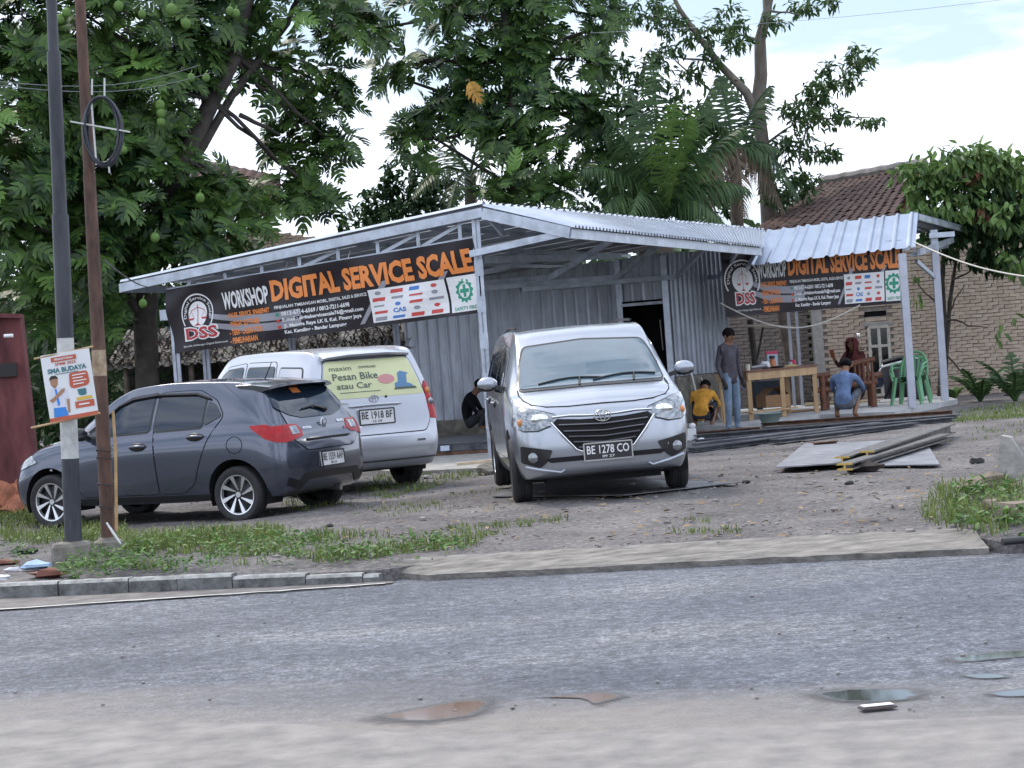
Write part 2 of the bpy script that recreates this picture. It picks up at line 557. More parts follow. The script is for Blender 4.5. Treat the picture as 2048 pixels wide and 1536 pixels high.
# ---- kerb of single stones
kerb = MB()
kerb.grid(lambda u, v: Vector((lerp(-12, -1.0, u), kerb_y(lerp(-12, -1.0, u)) + lerp(0.02, 0.12, v), -0.02)), 20, 1)
kerbo = kerb.build('kerb', old_concrete)
tag(kerbo, kind='structure')
kerb_mat = mat('kerb concrete', (0.105, 0.105, 0.11), 0.9, 0, 0.6, 9, bump=0.5, bscale=35, col2=(0.23, 0.23, 0.225), detail=9)
kerb_top = mat('kerb whitewash', (0.27, 0.27, 0.26), 0.85, 0, 0.5, 12, col2=(0.47, 0.47, 0.45), detail=9)
xk = -12.0
while xk < -1.15:
    ln = rnd.choice((0.42, 0.62, 0.55, 0.38))
    x1 = min(xk + ln, -1.05)
    s = MB()
    a = Vector((xk + 0.004, kerb_y(xk), 0)); bb = Vector((x1 - 0.004, kerb_y(x1), 0))
    n_ = Vector((-(bb - a).y, (bb - a).x, 0)).normalized()
    hz = 0.118 + rnd.uniform(-0.008, 0.006)
    hz *= pl([-1.9, -1.05], [1, 0.55], x1)
    sk = rnd.uniform(-0.008, 0.008)
    poly = [(0, -0.03), (0, hz - 0.02), (0.018, hz), (0.115, hz), (0.115, -0.03)]
    vs = [p + n_ * (q[0] + sk) + Vector((0, 0, q[1])) for p in (a, bb) for q in poly]
    s.cur = 0
    s.add(vs, [(0, 1, 6, 5), (3, 4, 9, 8), (4, 3, 2, 1, 0), (5, 6, 7, 8, 9)])
    s.cur = 1
    s.add(vs, [(1, 2, 7, 6), (2, 3, 8, 7)])
    s.build('kerb_stone', [kerb_mat, kerb_top], kerbo)
    xk = x1
# gutter strip with its pale worn edge
gut = MB()
def gutp(u, v):
    x = lerp(-12, -0.95, u)
    w = pl([-12, -3.8, -1.0], [1.0, 0.72, 0.12], x) + 0.04 * noise.noise(Vector((x * 2.3, 1, 1)))
    return Vector((x, kerb_y(x) + 0.01 - w * (1 - v), 0.011 - 0.003 * (1 - v) + 0.004 * noise.noise(Vector((x * 5, v * 3, 2)))))
gut.grid(gutp, 90, 4)
tag(gut.build('gutter', mat('dusty gutter', (0.17, 0.155, 0.147), 0.9, 0, 0.4, 5, bump=0.4, bscale=50), smooth=60), kind='structure')
ln = MB()
def linep(u, v):
    x = lerp(-12, -1.0, u)
    w = pl([-12, -3.8, -1.0], [1.0, 0.72, 0.12], x)
    return Vector((x, kerb_y(x) - w + 0.02 * noise.noise(Vector((x * 1.3, 9, 1))) + lerp(-0.07, 0.0, v) * (0.75 + 0.45 * noise.noise(Vector((x * 6, v, 5)))), 0.014))
ln.grid(linep, 120, 2)
tag(ln.build('road_edge_line', mat('worn white line', (0.50, 0.49, 0.46), 0.7, 0, 0.35, 9)), kind='structure')

# ---- concrete apron (crossing into the yard)
ap = MB()
def app(u, v):
    x = lerp(-0.98, 3.12, u)
    yb = lot_edge(x) + 0.16
    y = lerp(kerb_y(x) + 0.03 + 0.035 * noise.noise(Vector((x * 4, 0, 2))), yb, v)
    if u < 0.06:
        y = lerp(y, yb, (0.06 - u) / 0.06 * 0.75)
    return Vector((x, y, lerp(0.042, 0.125, v) + 0.008 * noise.noise(Vector((x * 5, v * 4, 2)))))
ap.grid(app, 70, 8)
top = len(ap.v)
front = [app(i / 70, 0) for i in range(71)]
ap.add(front + [p + Vector((0, 0.02, -0.09)) for p in front], [(i + 71, i + 72, i + 1, i) for i in range(70)])
sidep = [app(1, j / 8) for j in range(9)]
ap.add(sidep + [p + Vector((0, 0, -0.15)) for p in sidep], [(i, i + 9, i + 10, i + 1) for i in range(8)])
tag(ap.build('concrete_apron', mat('weathered apron concrete', (0.20, 0.187, 0.17), 0.9, 0, 0.5, 9, bump=0.8, bscale=30, col2=(0.30, 0.278, 0.25), stretch=(0.6, 1.6, 1), detail=12), smooth=50), kind='structure')

# ---- puddles
def puddle_mat(name, col, spec):
    """water that thins out to a damp, feathered margin"""
    m = bpy.data.materials.new(name)
    m.use_nodes = True
    n, l = m.node_tree.nodes, m.node_tree.links
    w = n['Principled BSDF']
    w.inputs['Base Color'].default_value = (*col, 1)
    w.inputs['Roughness'].default_value = 0.05
    w.inputs['Specular IOR Level'].default_value = spec
    d = n.new('ShaderNodeBsdfPrincipled')
    d.inputs['Base Color'].default_value = (0.075, 0.072, 0.072, 1)
    d.inputs['Roughness'].default_value = 0.5
    at_ = n.new('ShaderNodeAttribute'); at_.attribute_name = 'depth'
    t = n.new('ShaderNodeTexCoord')
    z = n.new('ShaderNodeTexNoise'); z.inputs['Scale'].default_value = 14; z.inputs['Detail'].default_value = 6
    l.new(t.outputs['Object'], z.inputs['Vector'])
    a = n.new('ShaderNodeMath'); a.operation = 'MULTIPLY_ADD'; a.inputs[1].default_value = 0.55
    l.new(z.outputs['Fac'], a.inputs[0]); l.new(at_.outputs['Fac'], a.inputs[2])
    def rng(lo, hi):
        r = n.new('ShaderNodeMapRange'); r.inputs['From Min'].default_value = lo; r.inputs['From Max'].default_value = hi
        l.new(a.outputs[0], r.inputs['Value']); return r.outputs['Result']
    tr = n.new('ShaderNodeBsdfTransparent')
    m1 = n.new('ShaderNodeMixShader'); l.new(rng(0.35, 0.95), m1.inputs[0]); l.new(tr.outputs[0], m1.inputs[1]); l.new(d.outputs[0], m1.inputs[2])
    m2 = n.new('ShaderNodeMixShader'); l.new(rng(0.88, 1.0), m2.inputs[0]); l.new(m1.outputs[0], m2.inputs[1]); l.new(w.outputs[0], m2.inputs[2])
    l.new(m2.outputs[0], n['Material Output'].inputs['Surface'])
    return m
water_brown = puddle_mat('muddy puddle water', (0.19, 0.12, 0.078), 0.5)
water_grey = puddle_mat('clear puddle water', (0.05, 0.05, 0.046), 0.9)
def puddle(name, pts, m, label):
    g = [gp(*p) for p in pts]
    n = len(g)
    c = sum(g, Vector()) / n
    base = []
    for i in range(n):
        a, b, c2, d = g[i - 1], g[i], g[(i + 1) % n], g[(i + 2) % n]
        for j in range(6):
            t = j / 6
            base.append(0.5 * ((2 * b) + (c2 - a) * t + (2 * a - 5 * b + 4 * c2 - d) * t * t + (3 * b - a - 3 * c2 + d) * t ** 3))
    rings = [(1.7, 0.0), (1.25, 0.30), (1.0, 0.60), (0.8, 0.85), (0.4, 1.0)]
    p = MB()
    vs, dep = [], []
    N = len(base)
    for k, e in rings:
        for q in base:
            v = c + (q - c) * k
            vs.append(Vector((v.x, v.y, 0.005))); dep.append(e)
    vs.append(Vector((c.x, c.y, 0.005))); dep.append(1.0)
    fs = []
    for r in range(len(rings) - 1):
        for k in range(N):
            fs.append((r * N + k, r * N + (k + 1) % N, (r + 1) * N + (k + 1) % N, (r + 1) * N + k))
    o_ = (len(rings) - 1) * N
    for k in range(N):
        fs.append((o_ + k, o_ + (k + 1) % N, len(vs) - 1))
    p.add(vs, fs)
    o = p.build('puddle', m)
    at_ = o.data.attributes.new('depth', 'FLOAT', 'POINT')
    at_.data.foreach_set('value', dep)
    tag(o, kind='structure')
puddle('puddle', [(768, 1434), (850, 1418), (900, 1408), (964, 1403), (955, 1425), (900, 1438), (830, 1443)], water_brown, '')
puddle('puddle', [(1100, 1396), (1168, 1390), (1200, 1387), (1240, 1394), (1215, 1402), (1190, 1408), (1165, 1398)], water_brown, '')
puddle('puddle', [(1640, 1390), (1700, 1381), (1780, 1381), (1828, 1384), (1815, 1398), (1740, 1404), (1680, 1401)], water_grey, '')
puddle('puddle', [(1905, 1318), (1960, 1310), (2060, 1302), (2060, 1312), (1980, 1320), (1930, 1324)], water_grey, '')
puddle('puddle', [(1930, 1352), (1990, 1350), (2010, 1356), (1960, 1358)], water_grey, '')
puddle('puddle', [(1985, 1388), (2060, 1380), (2060, 1392), (2010, 1394)], water_grey, '')
# ================================================================== lettering helpers
_fonts = {}
def text2d(s, bold=0.0, res=2):
    """triangles of a line of lettering, fitted to the unit square"""
    key = (s, bold, res)
    if key in _fonts:
        return _fonts[key]
    cu = bpy.data.curves.new('lettering', 'FONT')
    cu.body = s
    cu.resolution_u = res
    cu.offset = bold
    o = bpy.data.objects.new('lettering', cu)
    COL.objects.link(o)
    dg = bpy.context.evaluated_depsgraph_get()
    me = bpy.data.meshes.new_from_object(o.evaluated_get(dg))
    vs = [(v.co.x, v.co.y) for v in me.vertices]
    fs = [tuple(p.vertices) for p in me.polygons]
    bpy.data.objects.remove(o)
    bpy.data.curves.remove(cu)
    bpy.data.meshes.remove(me)
    if not vs:
        return [], []
    x0, x1 = min(v[0] for v in vs), max(v[0] for v in vs)
    y0, y1 = min(v[1] for v in vs), max(v[1] for v in vs)
    vs = [((x - x0) / (x1 - x0 or 1), (y - y0) / (y1 - y0 or 1)) for x, y in vs]
    _fonts[key] = (vs, fs)
    return vs, fs

class Sheet:
    """a hanging printed sheet: corners, wrinkles, and prints laid on it"""
    def __init__(s, bl, br, tl, tr, wr=None, front=(0, -1, 0)):
        s.c = [Vector(p) for p in (bl, br, tl, tr)]
        n = (s.c[1] - s.c[0]).cross(s.c[2] - s.c[0]).normalized()
        if n.dot(Vector(front)) < 0:
            n = -n
        s.n = n
        s.wr = wr or (lambda u, v: 0.0)
        s.layer = 0.0
    def p(s, u, v, off=0.0):
        a = s.c[0].lerp(s.c[1], u)
        b = s.c[2].lerp(s.c[3], u)
        return a.lerp(b, v) + s.n * (s.wr(u, v) + off)
    def cloth(s, name, m, parent=None, nu=60, nv=14, th=0.004):
        b = MB()
        b.grid(lambda u, v: s.p(u, v, 0), nu, nv)
        b.grid(lambda u, v: s.p(1 - u, v, -th), nu, nv)
        return b.build(name, m, parent, smooth=50)
    def poly(s, b, pts, off):
        """polygon in sheet coordinates, cut so that it follows the wrinkles"""
        bm = bmesh.new()
        vs = [bm.verts.new((x, y, 0)) for x, y in pts]
        try:
            bm.faces.new(vs)
        except ValueError:
            bm.free(); return
        x0, x1 = min(p[0] for p in pts), max(p[0] for p in pts)
        k = math.floor(x0 / 0.02) * 0.02
        while k < x1:
            if k > x0:
                g = bm.verts[:] + bm.edges[:] + bm.faces[:]
                bmesh.ops.bisect_plane(bm, geom=g, plane_co=(k, 0, 0), plane_no=(1, 0, 0))
            k += 0.02
        y0, y1 = min(p[1] for p in pts), max(p[1] for p in pts)
        k = math.floor(y0 / 0.1) * 0.1
        while k < y1:
            if k > y0:
                g = bm.verts[:] + bm.edges[:] + bm.faces[:]
                bmesh.ops.bisect_plane(bm, geom=g, plane_co=(0, k, 0), plane_no=(0, 1, 0))
            k += 0.1
        bmesh.ops.triangulate(bm, faces=bm.faces[:])
        bm.verts.index_update()
        b.add([s.p(v.co.x, v.co.y, off) for v in bm.verts], [tuple(v.index for v in f.verts) for f in bm.faces])
        bm.free()
    def rect(s, b, u0, u1, v0, v1, off, r=0.0):
        s.poly(b, [(u0, v0), (u1, v0), (u1, v1), (u0, v1)], off)
    def text(s, b, st, u0, u1, v0, v1, off, bold=0.0, fn=None, shear=0.0):
        vs, fs = text2d(st, bold)
        f = fn or (lambda x, y: (lerp(u0, u1, x) + shear * y, lerp(v0, v1, y)))
        bm = bmesh.new()
        bv = [bm.verts.new((*f(x, y), 0)) for x, y in vs]
        for t in fs:
            try:
                bm.faces.new([bv[i] for i in t])
            except ValueError:
                pass
        for ax, step in ((0, 0.012), (1, 0.08)):
            lo, hi = min(v.co[ax] for v in bm.verts), max(v.co[ax] for v in bm.verts)
            if hi - lo < step: continue
            k = math.floor(lo / step) * step + step
            while k < hi:
                no = (1, 0, 0) if ax == 0 else (0, 1, 0)
                bmesh.ops.bisect_plane(bm, geom=bm.verts[:] + bm.edges[:] + bm.faces[:], plane_co=(k * no[0], k * no[1], 0), plane_no=no)
                k += step
        bm.verts.index_update()
        b.add([s.p(v.co.x, v.co.y, off) for v in bm.verts], [tuple(v.index for v in t.verts) for t in bm.faces])
        bm.free()

print_white = mat('white print', (0.75, 0.75, 0.76), 0.5)
print_orange = mat('orange print', (0.78, 0.25, 0.06), 0.5)
print_red = mat('red print', (0.42, 0.03, 0.04), 0.5)
print_green = mat('green print', (0.02, 0.28, 0.17), 0.5)
print_blue = mat('blue print', (0.05, 0.18, 0.50), 0.5)
print_grey = mat('grey print', (0.28, 0.28, 0.32), 0.45)
print_black = mat('black print', (0.02, 0.018, 0.022), 0.42)
vinyl = mat('black vinyl banner', (0.018, 0.014, 0.019), 0.42, 0, 0.15, 3, spec=0.35)

def ring_pts(cu, cv, ru, rv, n=40, a0=0, a1=2 * math.pi):
    return [(cu + ru * math.cos(a0 + (a1 - a0) * k / n), cv + rv * math.sin(a0 + (a1 - a0) * k / n)) for k in range(n)]

def banner_print(S, root, asp):
    """the workshop banner's print; asp = banner width / height. Every line and mark is a part of its own"""
    o1, o2, o3, o4 = 0.006, 0.010, 0.013, 0.016
    def T(name, m, st, *a, **k):
        b = MB(); S.text(b, st, *a, **k); b.build(name, m, root)
    def P(name, m, pts, off):
        b = MB(); S.poly(b, pts, off); b.build(name, m, root)
    def Rc(name, m, u0, u1, v0, v1, off):
        P(name, m, [(u0, v0), (u1, v0), (u1, v1), (u0, v1)], off)
    for off, y0 in ((0.0, 0.50), (0.10, 0.26)):
        up = [(0.14 + 0.30 * t, y0 + off - 0.34 * t + 0.22 * t * t + 0.035) for t in [k / 12 for k in range(13)]]
        dn = [(0.14 + 0.30 * t, y0 + off - 0.46 * t + 0.30 * t * t - 0.035) for t in [k / 12 for k in range(13)]]
        P('grey_swoosh', print_grey, [p for p in up if p[1] > 0.02] + [p for p in reversed(dn) if p[1] > 0.02], o1)
    for x in (0.62, 0.80):
        P('grey_swoosh', print_grey, [(x, 0.06), (x + 0.015, 0.06), (x + 0.11, 0.62), (x + 0.09, 0.62)], o1)
    W = print_white
    T('lettering', W, 'WORKSHOP', 0.19, 0.348, 0.55, 0.82, o2, 0.035)
    T('lettering', W, 'PENJUALAN TIMBANGAN MOBIL, DIGITAL, SALES & SERVICE', 0.365, 0.66, 0.435, 0.495, o2, 0.02)
    T('lettering', W, '0813-6714-6569 / 0812-7211-6698', 0.385, 0.60, 0.335, 0.40, o2, 0.03)
    T('lettering', W, 'E-mail : digitalservicescale76@gmail.com', 0.385, 0.64, 0.235, 0.31, o2, 0.03)
    T('lettering', W, 'Jl. Mangga Raya LK II, Kel. Pinang Jaya', 0.385, 0.63, 0.145, 0.215, o2, 0.03)
    T('lettering', W, 'Kec. Kemiling - Bandar Lampung', 0.385, 0.58, 0.055, 0.125, o2, 0.03)
    T('lettering', W, 'Specialis timbangan Digital Elektronik', 0.045, 0.19, 0.06, 0.10, o2, 0.0)
    cu, cv, rv = 0.102, 0.55, 0.30
    ru = rv / asp
    def arc(x, y):
        a = math.pi * (1.06 - 1.12 * x)
        q = 0.72 + 0.2 * y
        return cu + ru * q * math.cos(a), cv + rv * q * math.sin(a)
    T('lettering', W, 'Digital Service Scale', 0, 1, 0, 1, o2, 0.01, fn=arc)
    n = 44
    out, inn = ring_pts(cu, cv, ru * 1.06, rv * 1.06, n, -0.2 * math.pi, 1.2 * math.pi), ring_pts(cu, cv, ru * 0.985, rv * 0.985, n, -0.2 * math.pi, 1.2 * math.pi)
    w = MB()
    w.add([S.p(*p, o2) for p in out] + [S.p(*p, o2) for p in inn], [(i, i + 1, n + i + 1, n + i) for i in range(n - 1)])
    w.build('emblem_ring', W, root)
    P('emblem_disc', W, ring_pts(cu, cv, ru * 0.62, rv * 0.66, 28), o2)
    T('lettering', W, 'DSS', 0.052, 0.168, 0.155, 0.375, o2, 0.075)
    T('lettering', print_red, 'DSS', 0.058, 0.162, 0.175, 0.355, o3, 0.03)
    rd = MB()
    def ln_(b, p, q, t):
        d = Vector((q[0] - p[0], (q[1] - p[1]) / asp))
        nn = Vector((-d.y, d.x)).normalized() * t
        S.poly(b, [(p[0] + nn.x, p[1] + nn.y * asp), (q[0] + nn.x, q[1] + nn.y * asp), (q[0] - nn.x, q[1] - nn.y * asp), (p[0] - nn.x, p[1] - nn.y * asp)], o3)
    ln_(rd, (cu, cv - 0.15), (cu, cv + 0.15), 0.0012)
    for sx in (-1, 1):
        ln_(rd, (cu, cv + 0.11), (cu + sx * 0.022, cv + 0.06), 0.0010)
        ln_(rd, (cu + sx * 0.022, cv + 0.06), (cu + sx * 0.013, cv - 0.05), 0.0005)
        ln_(rd, (cu + sx * 0.022, cv + 0.06), (cu + sx * 0.031, cv - 0.05), 0.0005)
        S.poly(rd, [(cu + sx * 0.022 - 0.011, cv - 0.05), (cu + sx * 0.022 - 0.006, cv - 0.08), (cu + sx * 0.022 + 0.006, cv - 0.08), (cu + sx * 0.022 + 0.011, cv - 0.05)], o3)
    S.poly(rd, [(cu - 0.012, cv - 0.17), (cu + 0.012, cv - 0.17), (cu, cv - 0.13)], o3)
    rd.build('scale_emblem', print_red, root)
    T('lettering', print_orange, 'DIGITAL SERVICE SCALE', 0.358, 0.985, 0.56, 0.88, o2, 0.045)
    for k, (t, u1) in enumerate((('- SALES, SERVICE, SPAREPART', 0.347), ('- WEIGHT SOFTWARE', 0.307), ('- TERA - CALIBRATION', 0.315), ('- PEMELIHARAAN', 0.295))):
        v = 0.45 - 0.125 * k
        T('lettering', print_orange, t, 0.198, u1, v - 0.045, v + 0.045, o2, 0.03)
    Rc('white_panel', W, 0.665, 0.892, 0.055, 0.52, o2)
    Rc('white_panel', W, 0.899, 0.993, 0.045, 0.53, o2)
    brt = mat('bright red print', (0.55, 0.06, 0.05), 0.5)
    q = random.Random(3)
    pats = [[print_grey, brt, print_blue, brt], [brt, print_grey, brt, print_grey], [print_grey, print_blue, brt, print_grey], [brt, print_blue, print_grey, brt], [print_grey, print_blue, brt, brt]]
    for r_ in range(5):
        for c_ in range(4):
            u = 0.672 + c_ * 0.0555
            v = 0.46 - r_ * 0.09
            m = pats[r_][c_]
            if (r_, c_) == (3, 1):
                T('lettering', print_blue, 'CAS', u + 0.004, u + 0.044, v - 0.03, v + 0.035, o3, 0.04)
                continue
            h = q.choice((0.012, 0.018, 0.026))
            wd = q.uniform(0.03, 0.045)
            if q.random() < 0.3:
                P('logo_mark', m, ring_pts(u + 0.02, v, 0.009, 0.026, 14), o3)
            else:
                P('logo_mark', m, [(u, v - h), (u + wd, v - h), (u + wd + 0.003, v + h), (u + 0.003, v + h)], o3)
    gc, gv, gr_ = 0.946, 0.325, 0.165
    go, gi = [], []
    for k in range(48):
        a = 2 * math.pi * k / 48
        q_ = gr_ * (1.0 if k % 4 < 2 else 0.84)
        go.append((gc + q_ / asp * math.cos(a), gv + q_ * math.sin(a)))
        gi.append((gc + gr_ * 0.62 / asp * math.cos(a), gv + gr_ * 0.62 * math.sin(a)))
    cg = MB()
    cg.add([S.p(*t, o3) for t in go] + [S.p(*t, o3) for t in gi], [(i, (i + 1) % 48, 48 + (i + 1) % 48, 48 + i) for i in range(48)])
    cg.build('safety_gear', print_green, root)
    a_, b_ = 0.026, 0.085
    P('safety_cross', print_green, [(gc + x / asp, gv + y) for x, y in ((-a_, -b_), (a_, -b_), (a_, -a_), (b_, -a_), (b_, a_), (a_, a_), (a_, b_), (-a_, b_), (-a_, a_), (-b_, a_), (-b_, -a_), (-a_, -a_))], o3)
    T('lettering', print_green, 'SAFETY FIRST', 0.908, 0.984, 0.065, 0.115, o3, 0.02)
    Rc('phone_mark', print_green, 0.367, 0.377, 0.345, 0.39, o2)
    Rc('mail_mark', brt, 0.367, 0.377, 0.245, 0.29, o2)
    Rc('address_mark', brt, 0.367, 0.377, 0.155, 0.20, o2)

# ================================================================== workshop shed
A = at(965, 412, 29.0); E_ = at(240, 567, 32.5); C_ = at(1140, 452, 28.3); B_ = at(1530, 460, 38.6); D_ = at(1520, 492, 34.3)
F_ = E_ + Vector((4.6, 8.8, -0.1))
shed = thing('workshop_shed', 'open fronted workshop shed of ribbed steel sheet with low gable roof', 'shed', (-0.34, 29.19, 0.1))

def rib(t, pitch, h, top=0.28):
    """trapezoid rib profile"""
    f = (t / pitch) % 1.0
    e = 0.12
    if f < e: return h * f / e
    if f < e + top: return h
    if f < 2 * e + top: return h * (1 - (f - e - top) / e)
    return 0.0
def rib_stops(L, pitch, top=0.28):
    e = 0.12
    st = [0.0]
    k = 0
    while k * pitch < L:
        for q in (0, e, e + top, 2 * e + top):
            x = (k + q) * pitch
            if 0 < x < L: st.append(x)
        k += 1
    st.append(L)
    return sorted(set(round(x, 5) for x in st))

def sheets(root, name, P, L, n, pitch, h, m, nrm, top=0.28, rows=1, jit=0.0, th=0.0):
    """n sheets side by side along u; P(u,v) gives the plane, ribs run along v"""
    w = L / n
    for i in range(n):
        b = MB()
        st = rib_stops(w, pitch, top)
        dz = rnd.uniform(-jit, jit)
        vs, fs = [], []
        for j in range(rows + 1):
            for s_ in st:
                u = (i * w + s_ * 0.999) / L
                vs.append(P(u, j / rows) + nrm * (rib(s_, pitch, h, top) + 0.002 * (i % 2) + dz))
        nn = len(st)
        for j in range(rows):
            for k in range(nn - 1):
                fs.append((j * nn + k, j * nn + k + 1, (j + 1) * nn + k + 1, (j + 1) * nn + k))
        b.add(vs, fs)
        b.build(name, m, root)

upv = Vector((0, 0, 1))
# right slope (faces the yard), left slope (falls away)
sheets(shed, 'roof_sheet', lambda u, v: A.lerp(B_, u).lerp(C_.lerp(D_, u) + Vector((0.06, -0.08, -0.03)), v), (B_ - A).length, 13, 0.17, 0.035, zinc_roof, upv)
sheets(shed, 'roof_sheet', lambda u, v: (A + Vector((0, 0, 0.03))).lerp(B_, u).lerp((E_ + Vector((0, 0, 0.02))).lerp(F_, u), v), (B_ - A).length, 13, 0.19, 0.035, zinc_roof, upv)
# fascia channels
def channel(b, p0, p1, w=0.05, h=0.10, t=0.006, side=1):
    """open C section"""
    p0, p1 = Vector(p0), Vector(p1)
    d = (p1 - p0).normalized()
    a = d.cross(upv).normalized() * side
    up = a.cross(d).normalized() * side
    b.bar(p0, p1, t, h, upv)
    for s_ in (-1, 1):
        o = a * (w / 2) + up * (s_ * (h / 2 - t / 2))
        b.bar(p0 + o, p1 + o, w, t, upv)
def member(name, p0, p1, w, h, m=None, root=None):
    b = MB()
    b.bar(p0, p1, w, h)
    return b.build(name, m or galv_frame, root or shed)
dn = lambda p, z: Vector(p) - Vector((0, 0, z))
gd = (E_ - A); gd.z = 0; gd.normalize()
gback = Vector((-gd.y, gd.x, 0))
if gback.y < 0: gback = -gback
member('fascia_channel', dn(A, 0.085), dn(E_, 0.07), 0.05, 0.13)
member('fascia_channel', dn(A, 0.10), dn(C_, 0.09), 0.05, 0.15)
member('eave_channel', dn(C_, 0.10), dn(D_, 0.09), 0.05, 0.13)
member('ridge_channel', dn(A, 0.09), dn(B_, 0.09), 0.07, 0.1)
member('eave_channel', dn(E_, 0.09), dn(F_, 0.09), 0.05, 0.1)
# purlins under both slopes
for t in (0.35, 0.7):
    member('purlin', dn(A.lerp(C_, t), 0.06), dn(B_.lerp(D_, t), 0.06), 0.04, 0.06)
for t in (0.2, 0.4, 0.6, 0.8):
    member('purlin', dn(A.lerp(E_, t), 0.05), dn(B_.lerp(F_, t), 0.05), 0.04, 0.06)
# banner line in the gable plane
BL, BR, TL, TR = at(342, 708, 32.2), at(971, 624, 29.15), at(328, 580, 32.2), at(947, 476, 29.15)
b0 = TL + gback * 0.10; b1 = TR + gback * 0.10
member('tie_beam', b0 + Vector((0, 0, -0.02)), b1 + Vector((0.0, 0, -0.02)), 0.05, 0.09)
for k in range(8):
    t = (k + 0.6) / 8
    lo = b0.lerp(b1, t); hi = dn(E_.lerp(A, 0.12 + 0.86 * t), 0.15)
    hi.x, hi.y = lo.x, lo.y
    if hi.z > lo.z + 0.03:
        member('stud', lo, hi, 0.05, 0.05)
    if k in (3, 5, 6):
        t2 = (k + 1.6) / 8
        h2 = dn(E_.lerp(A, 0.12 + 0.86 * t2), 0.17)
        l2 = b0.lerp(b1, t2); h2.x, h2.y = l2.x, l2.y
        member('truss_diagonal', lo + gback * 0.03, h2 + gback * 0.03, 0.035, 0.05)
# columns
colb = gp(985, 915, 0.15)
def column(b, p, z1, lean=(0, 0)):
    """box of two lipped channels with a slot between them"""
    for sx in (-1, 1):
        b.bar(p + Vector((sx * 0.032, 0, 0)), Vector((p.x + lean[0] + sx * 0.032, p.y + lean[1], z1)), 0.045, 0.085)
    b.bar(p + Vector((0, 0.02, 0)), Vector((p.x + lean[0], p.y + lean[1] + 0.02, z1)), 0.02, 0.03)
cb_ = MB(); column(cb_, colb, A.z - 0.12); cb_.build('column', galv_frame, shed)
for dz in (0.5, 1.05, 1.6, 2.1, 2.6):
    member('batten_plate', colb + Vector((-0.06, -0.048, dz)), colb + Vector((0.06, -0.048, dz)), 0.008, 0.22)
lp = at(352, 700, 32.25); lp.z = 0.08
cb_ = MB(); column(cb_, lp, BL.z + 0.95); cb_.build('column', galv_frame, shed)
lp2 = lp + Vector((0.32, 0.9, 0))
cb_ = MB(); column(cb_, lp2, BL.z + 0.9); cb_.build('column', galv_frame, shed)
member('column_bracket', lp + Vector((-0.2, 0, 2.42)), lp + Vector((0.05, 0, 2.42)), 0.09, 0.16)
for px, dd in ((585, 34.6), (795, 36.5)):
    q = at(px, 700, dd); q.z = 0.1
    cb_ = MB(); column(cb_, q, 3.0); cb_.build('column', galv_frame, shed)
# knee braces and trusses under the yard slope
k0 = at(940, 508, 28.9)
member('knee_brace', k0, dn(A.lerp(C_, 0.85), 0.14) + Vector((0.1, 0.05, 0)), 0.06, 0.09)
member('knee_brace', A + Vector((0.05, 0.06, -0.12)), at(1008, 470, 29.3), 0.05, 0.08)
rd_ = (B_ - A); rd_.normalize()
for t in (0.28, 0.5, 0.72, 0.9):
    r0 = A.lerp(B_, t); e0 = C_.lerp(D_, min(1, t * 0.95))
    lowp = Vector((r0.x - 0.5, r0.y - 0.3, 2.62))
    member('rafter', dn(r0, 0.1), dn(e0, 0.12), 0.05, 0.09)
    member('truss_diagonal', lowp, dn(r0.lerp(e0, 0.75), 0.15), 0.05, 0.08)
    member('truss_chord', lowp, lowp + gd * 3.0 + Vector((0, 0, 0.02)), 0.05, 0.08)
member('long_beam', at(965, 520, 29.6), at(1240, 512, 36.2), 0.06, 0.10)
member('cross_beam', at(965, 545, 31.0), at(1150, 500, 35.4), 0.05, 0.07)
# walls
wall_galv = mat('wall sheet', (0.32, 0.345, 0.40), 0.38, 0.65, 0.38, 5, rvar=0.14, bump=0.06, bscale=8, stretch=(1, 1, 0.25), detail=9)
def wall(p0, p1, z0, z1a, z1b, n, pitch, root=shed, h=0.03, flip=1, name='wall_sheet'):
    p0, p1 = Vector(p0), Vector(p1)
    d = p1 - p0
    nrm = Vector((d.y, -d.x, 0)).normalized() * flip
    sheets(root, name, lambda u, v: Vector((lerp(p0.x, p1.x, u), lerp(p0.y, p1.y, u), lerp(z0, lerp(z1a, z1b, u), v))), d.length, n, pitch, h, wall_galv, nrm, top=0.12, jit=0.003)
w0, w1 = at(818, 800, 38.6), at(1252, 800, 36.4)
wall(w0, w1, 0.42, 2.9, 3.0, 5, 0.22)
w2 = at(1345, 800, 35.9); w3 = at(1462, 700, 38.2)
wall(w1, w2, 1.98 + 0.3, 3.0, 3.05, 1, 0.22)
wall(w2, w3, 0.95, 3.05, 3.1, 2, 0.2, h=0.035)
member('corner_post', Vector((w2.x, w2.y - 0.03, 0.1)), Vector((w2.x, w2.y - 0.03, 3.0)), 0.10, 0.10)
member('corner_post', Vector((w1.x, w1.y - 0.04, 0.1)), Vector((w1.x, w1.y - 0.04, 3.0)), 0.09, 0.09)
member('door_lintel', Vector((w1.x, w1.y - 0.05, 2.22)), Vector((w2.x, w2.y - 0.05, 2.22)), 0.05, 0.05)
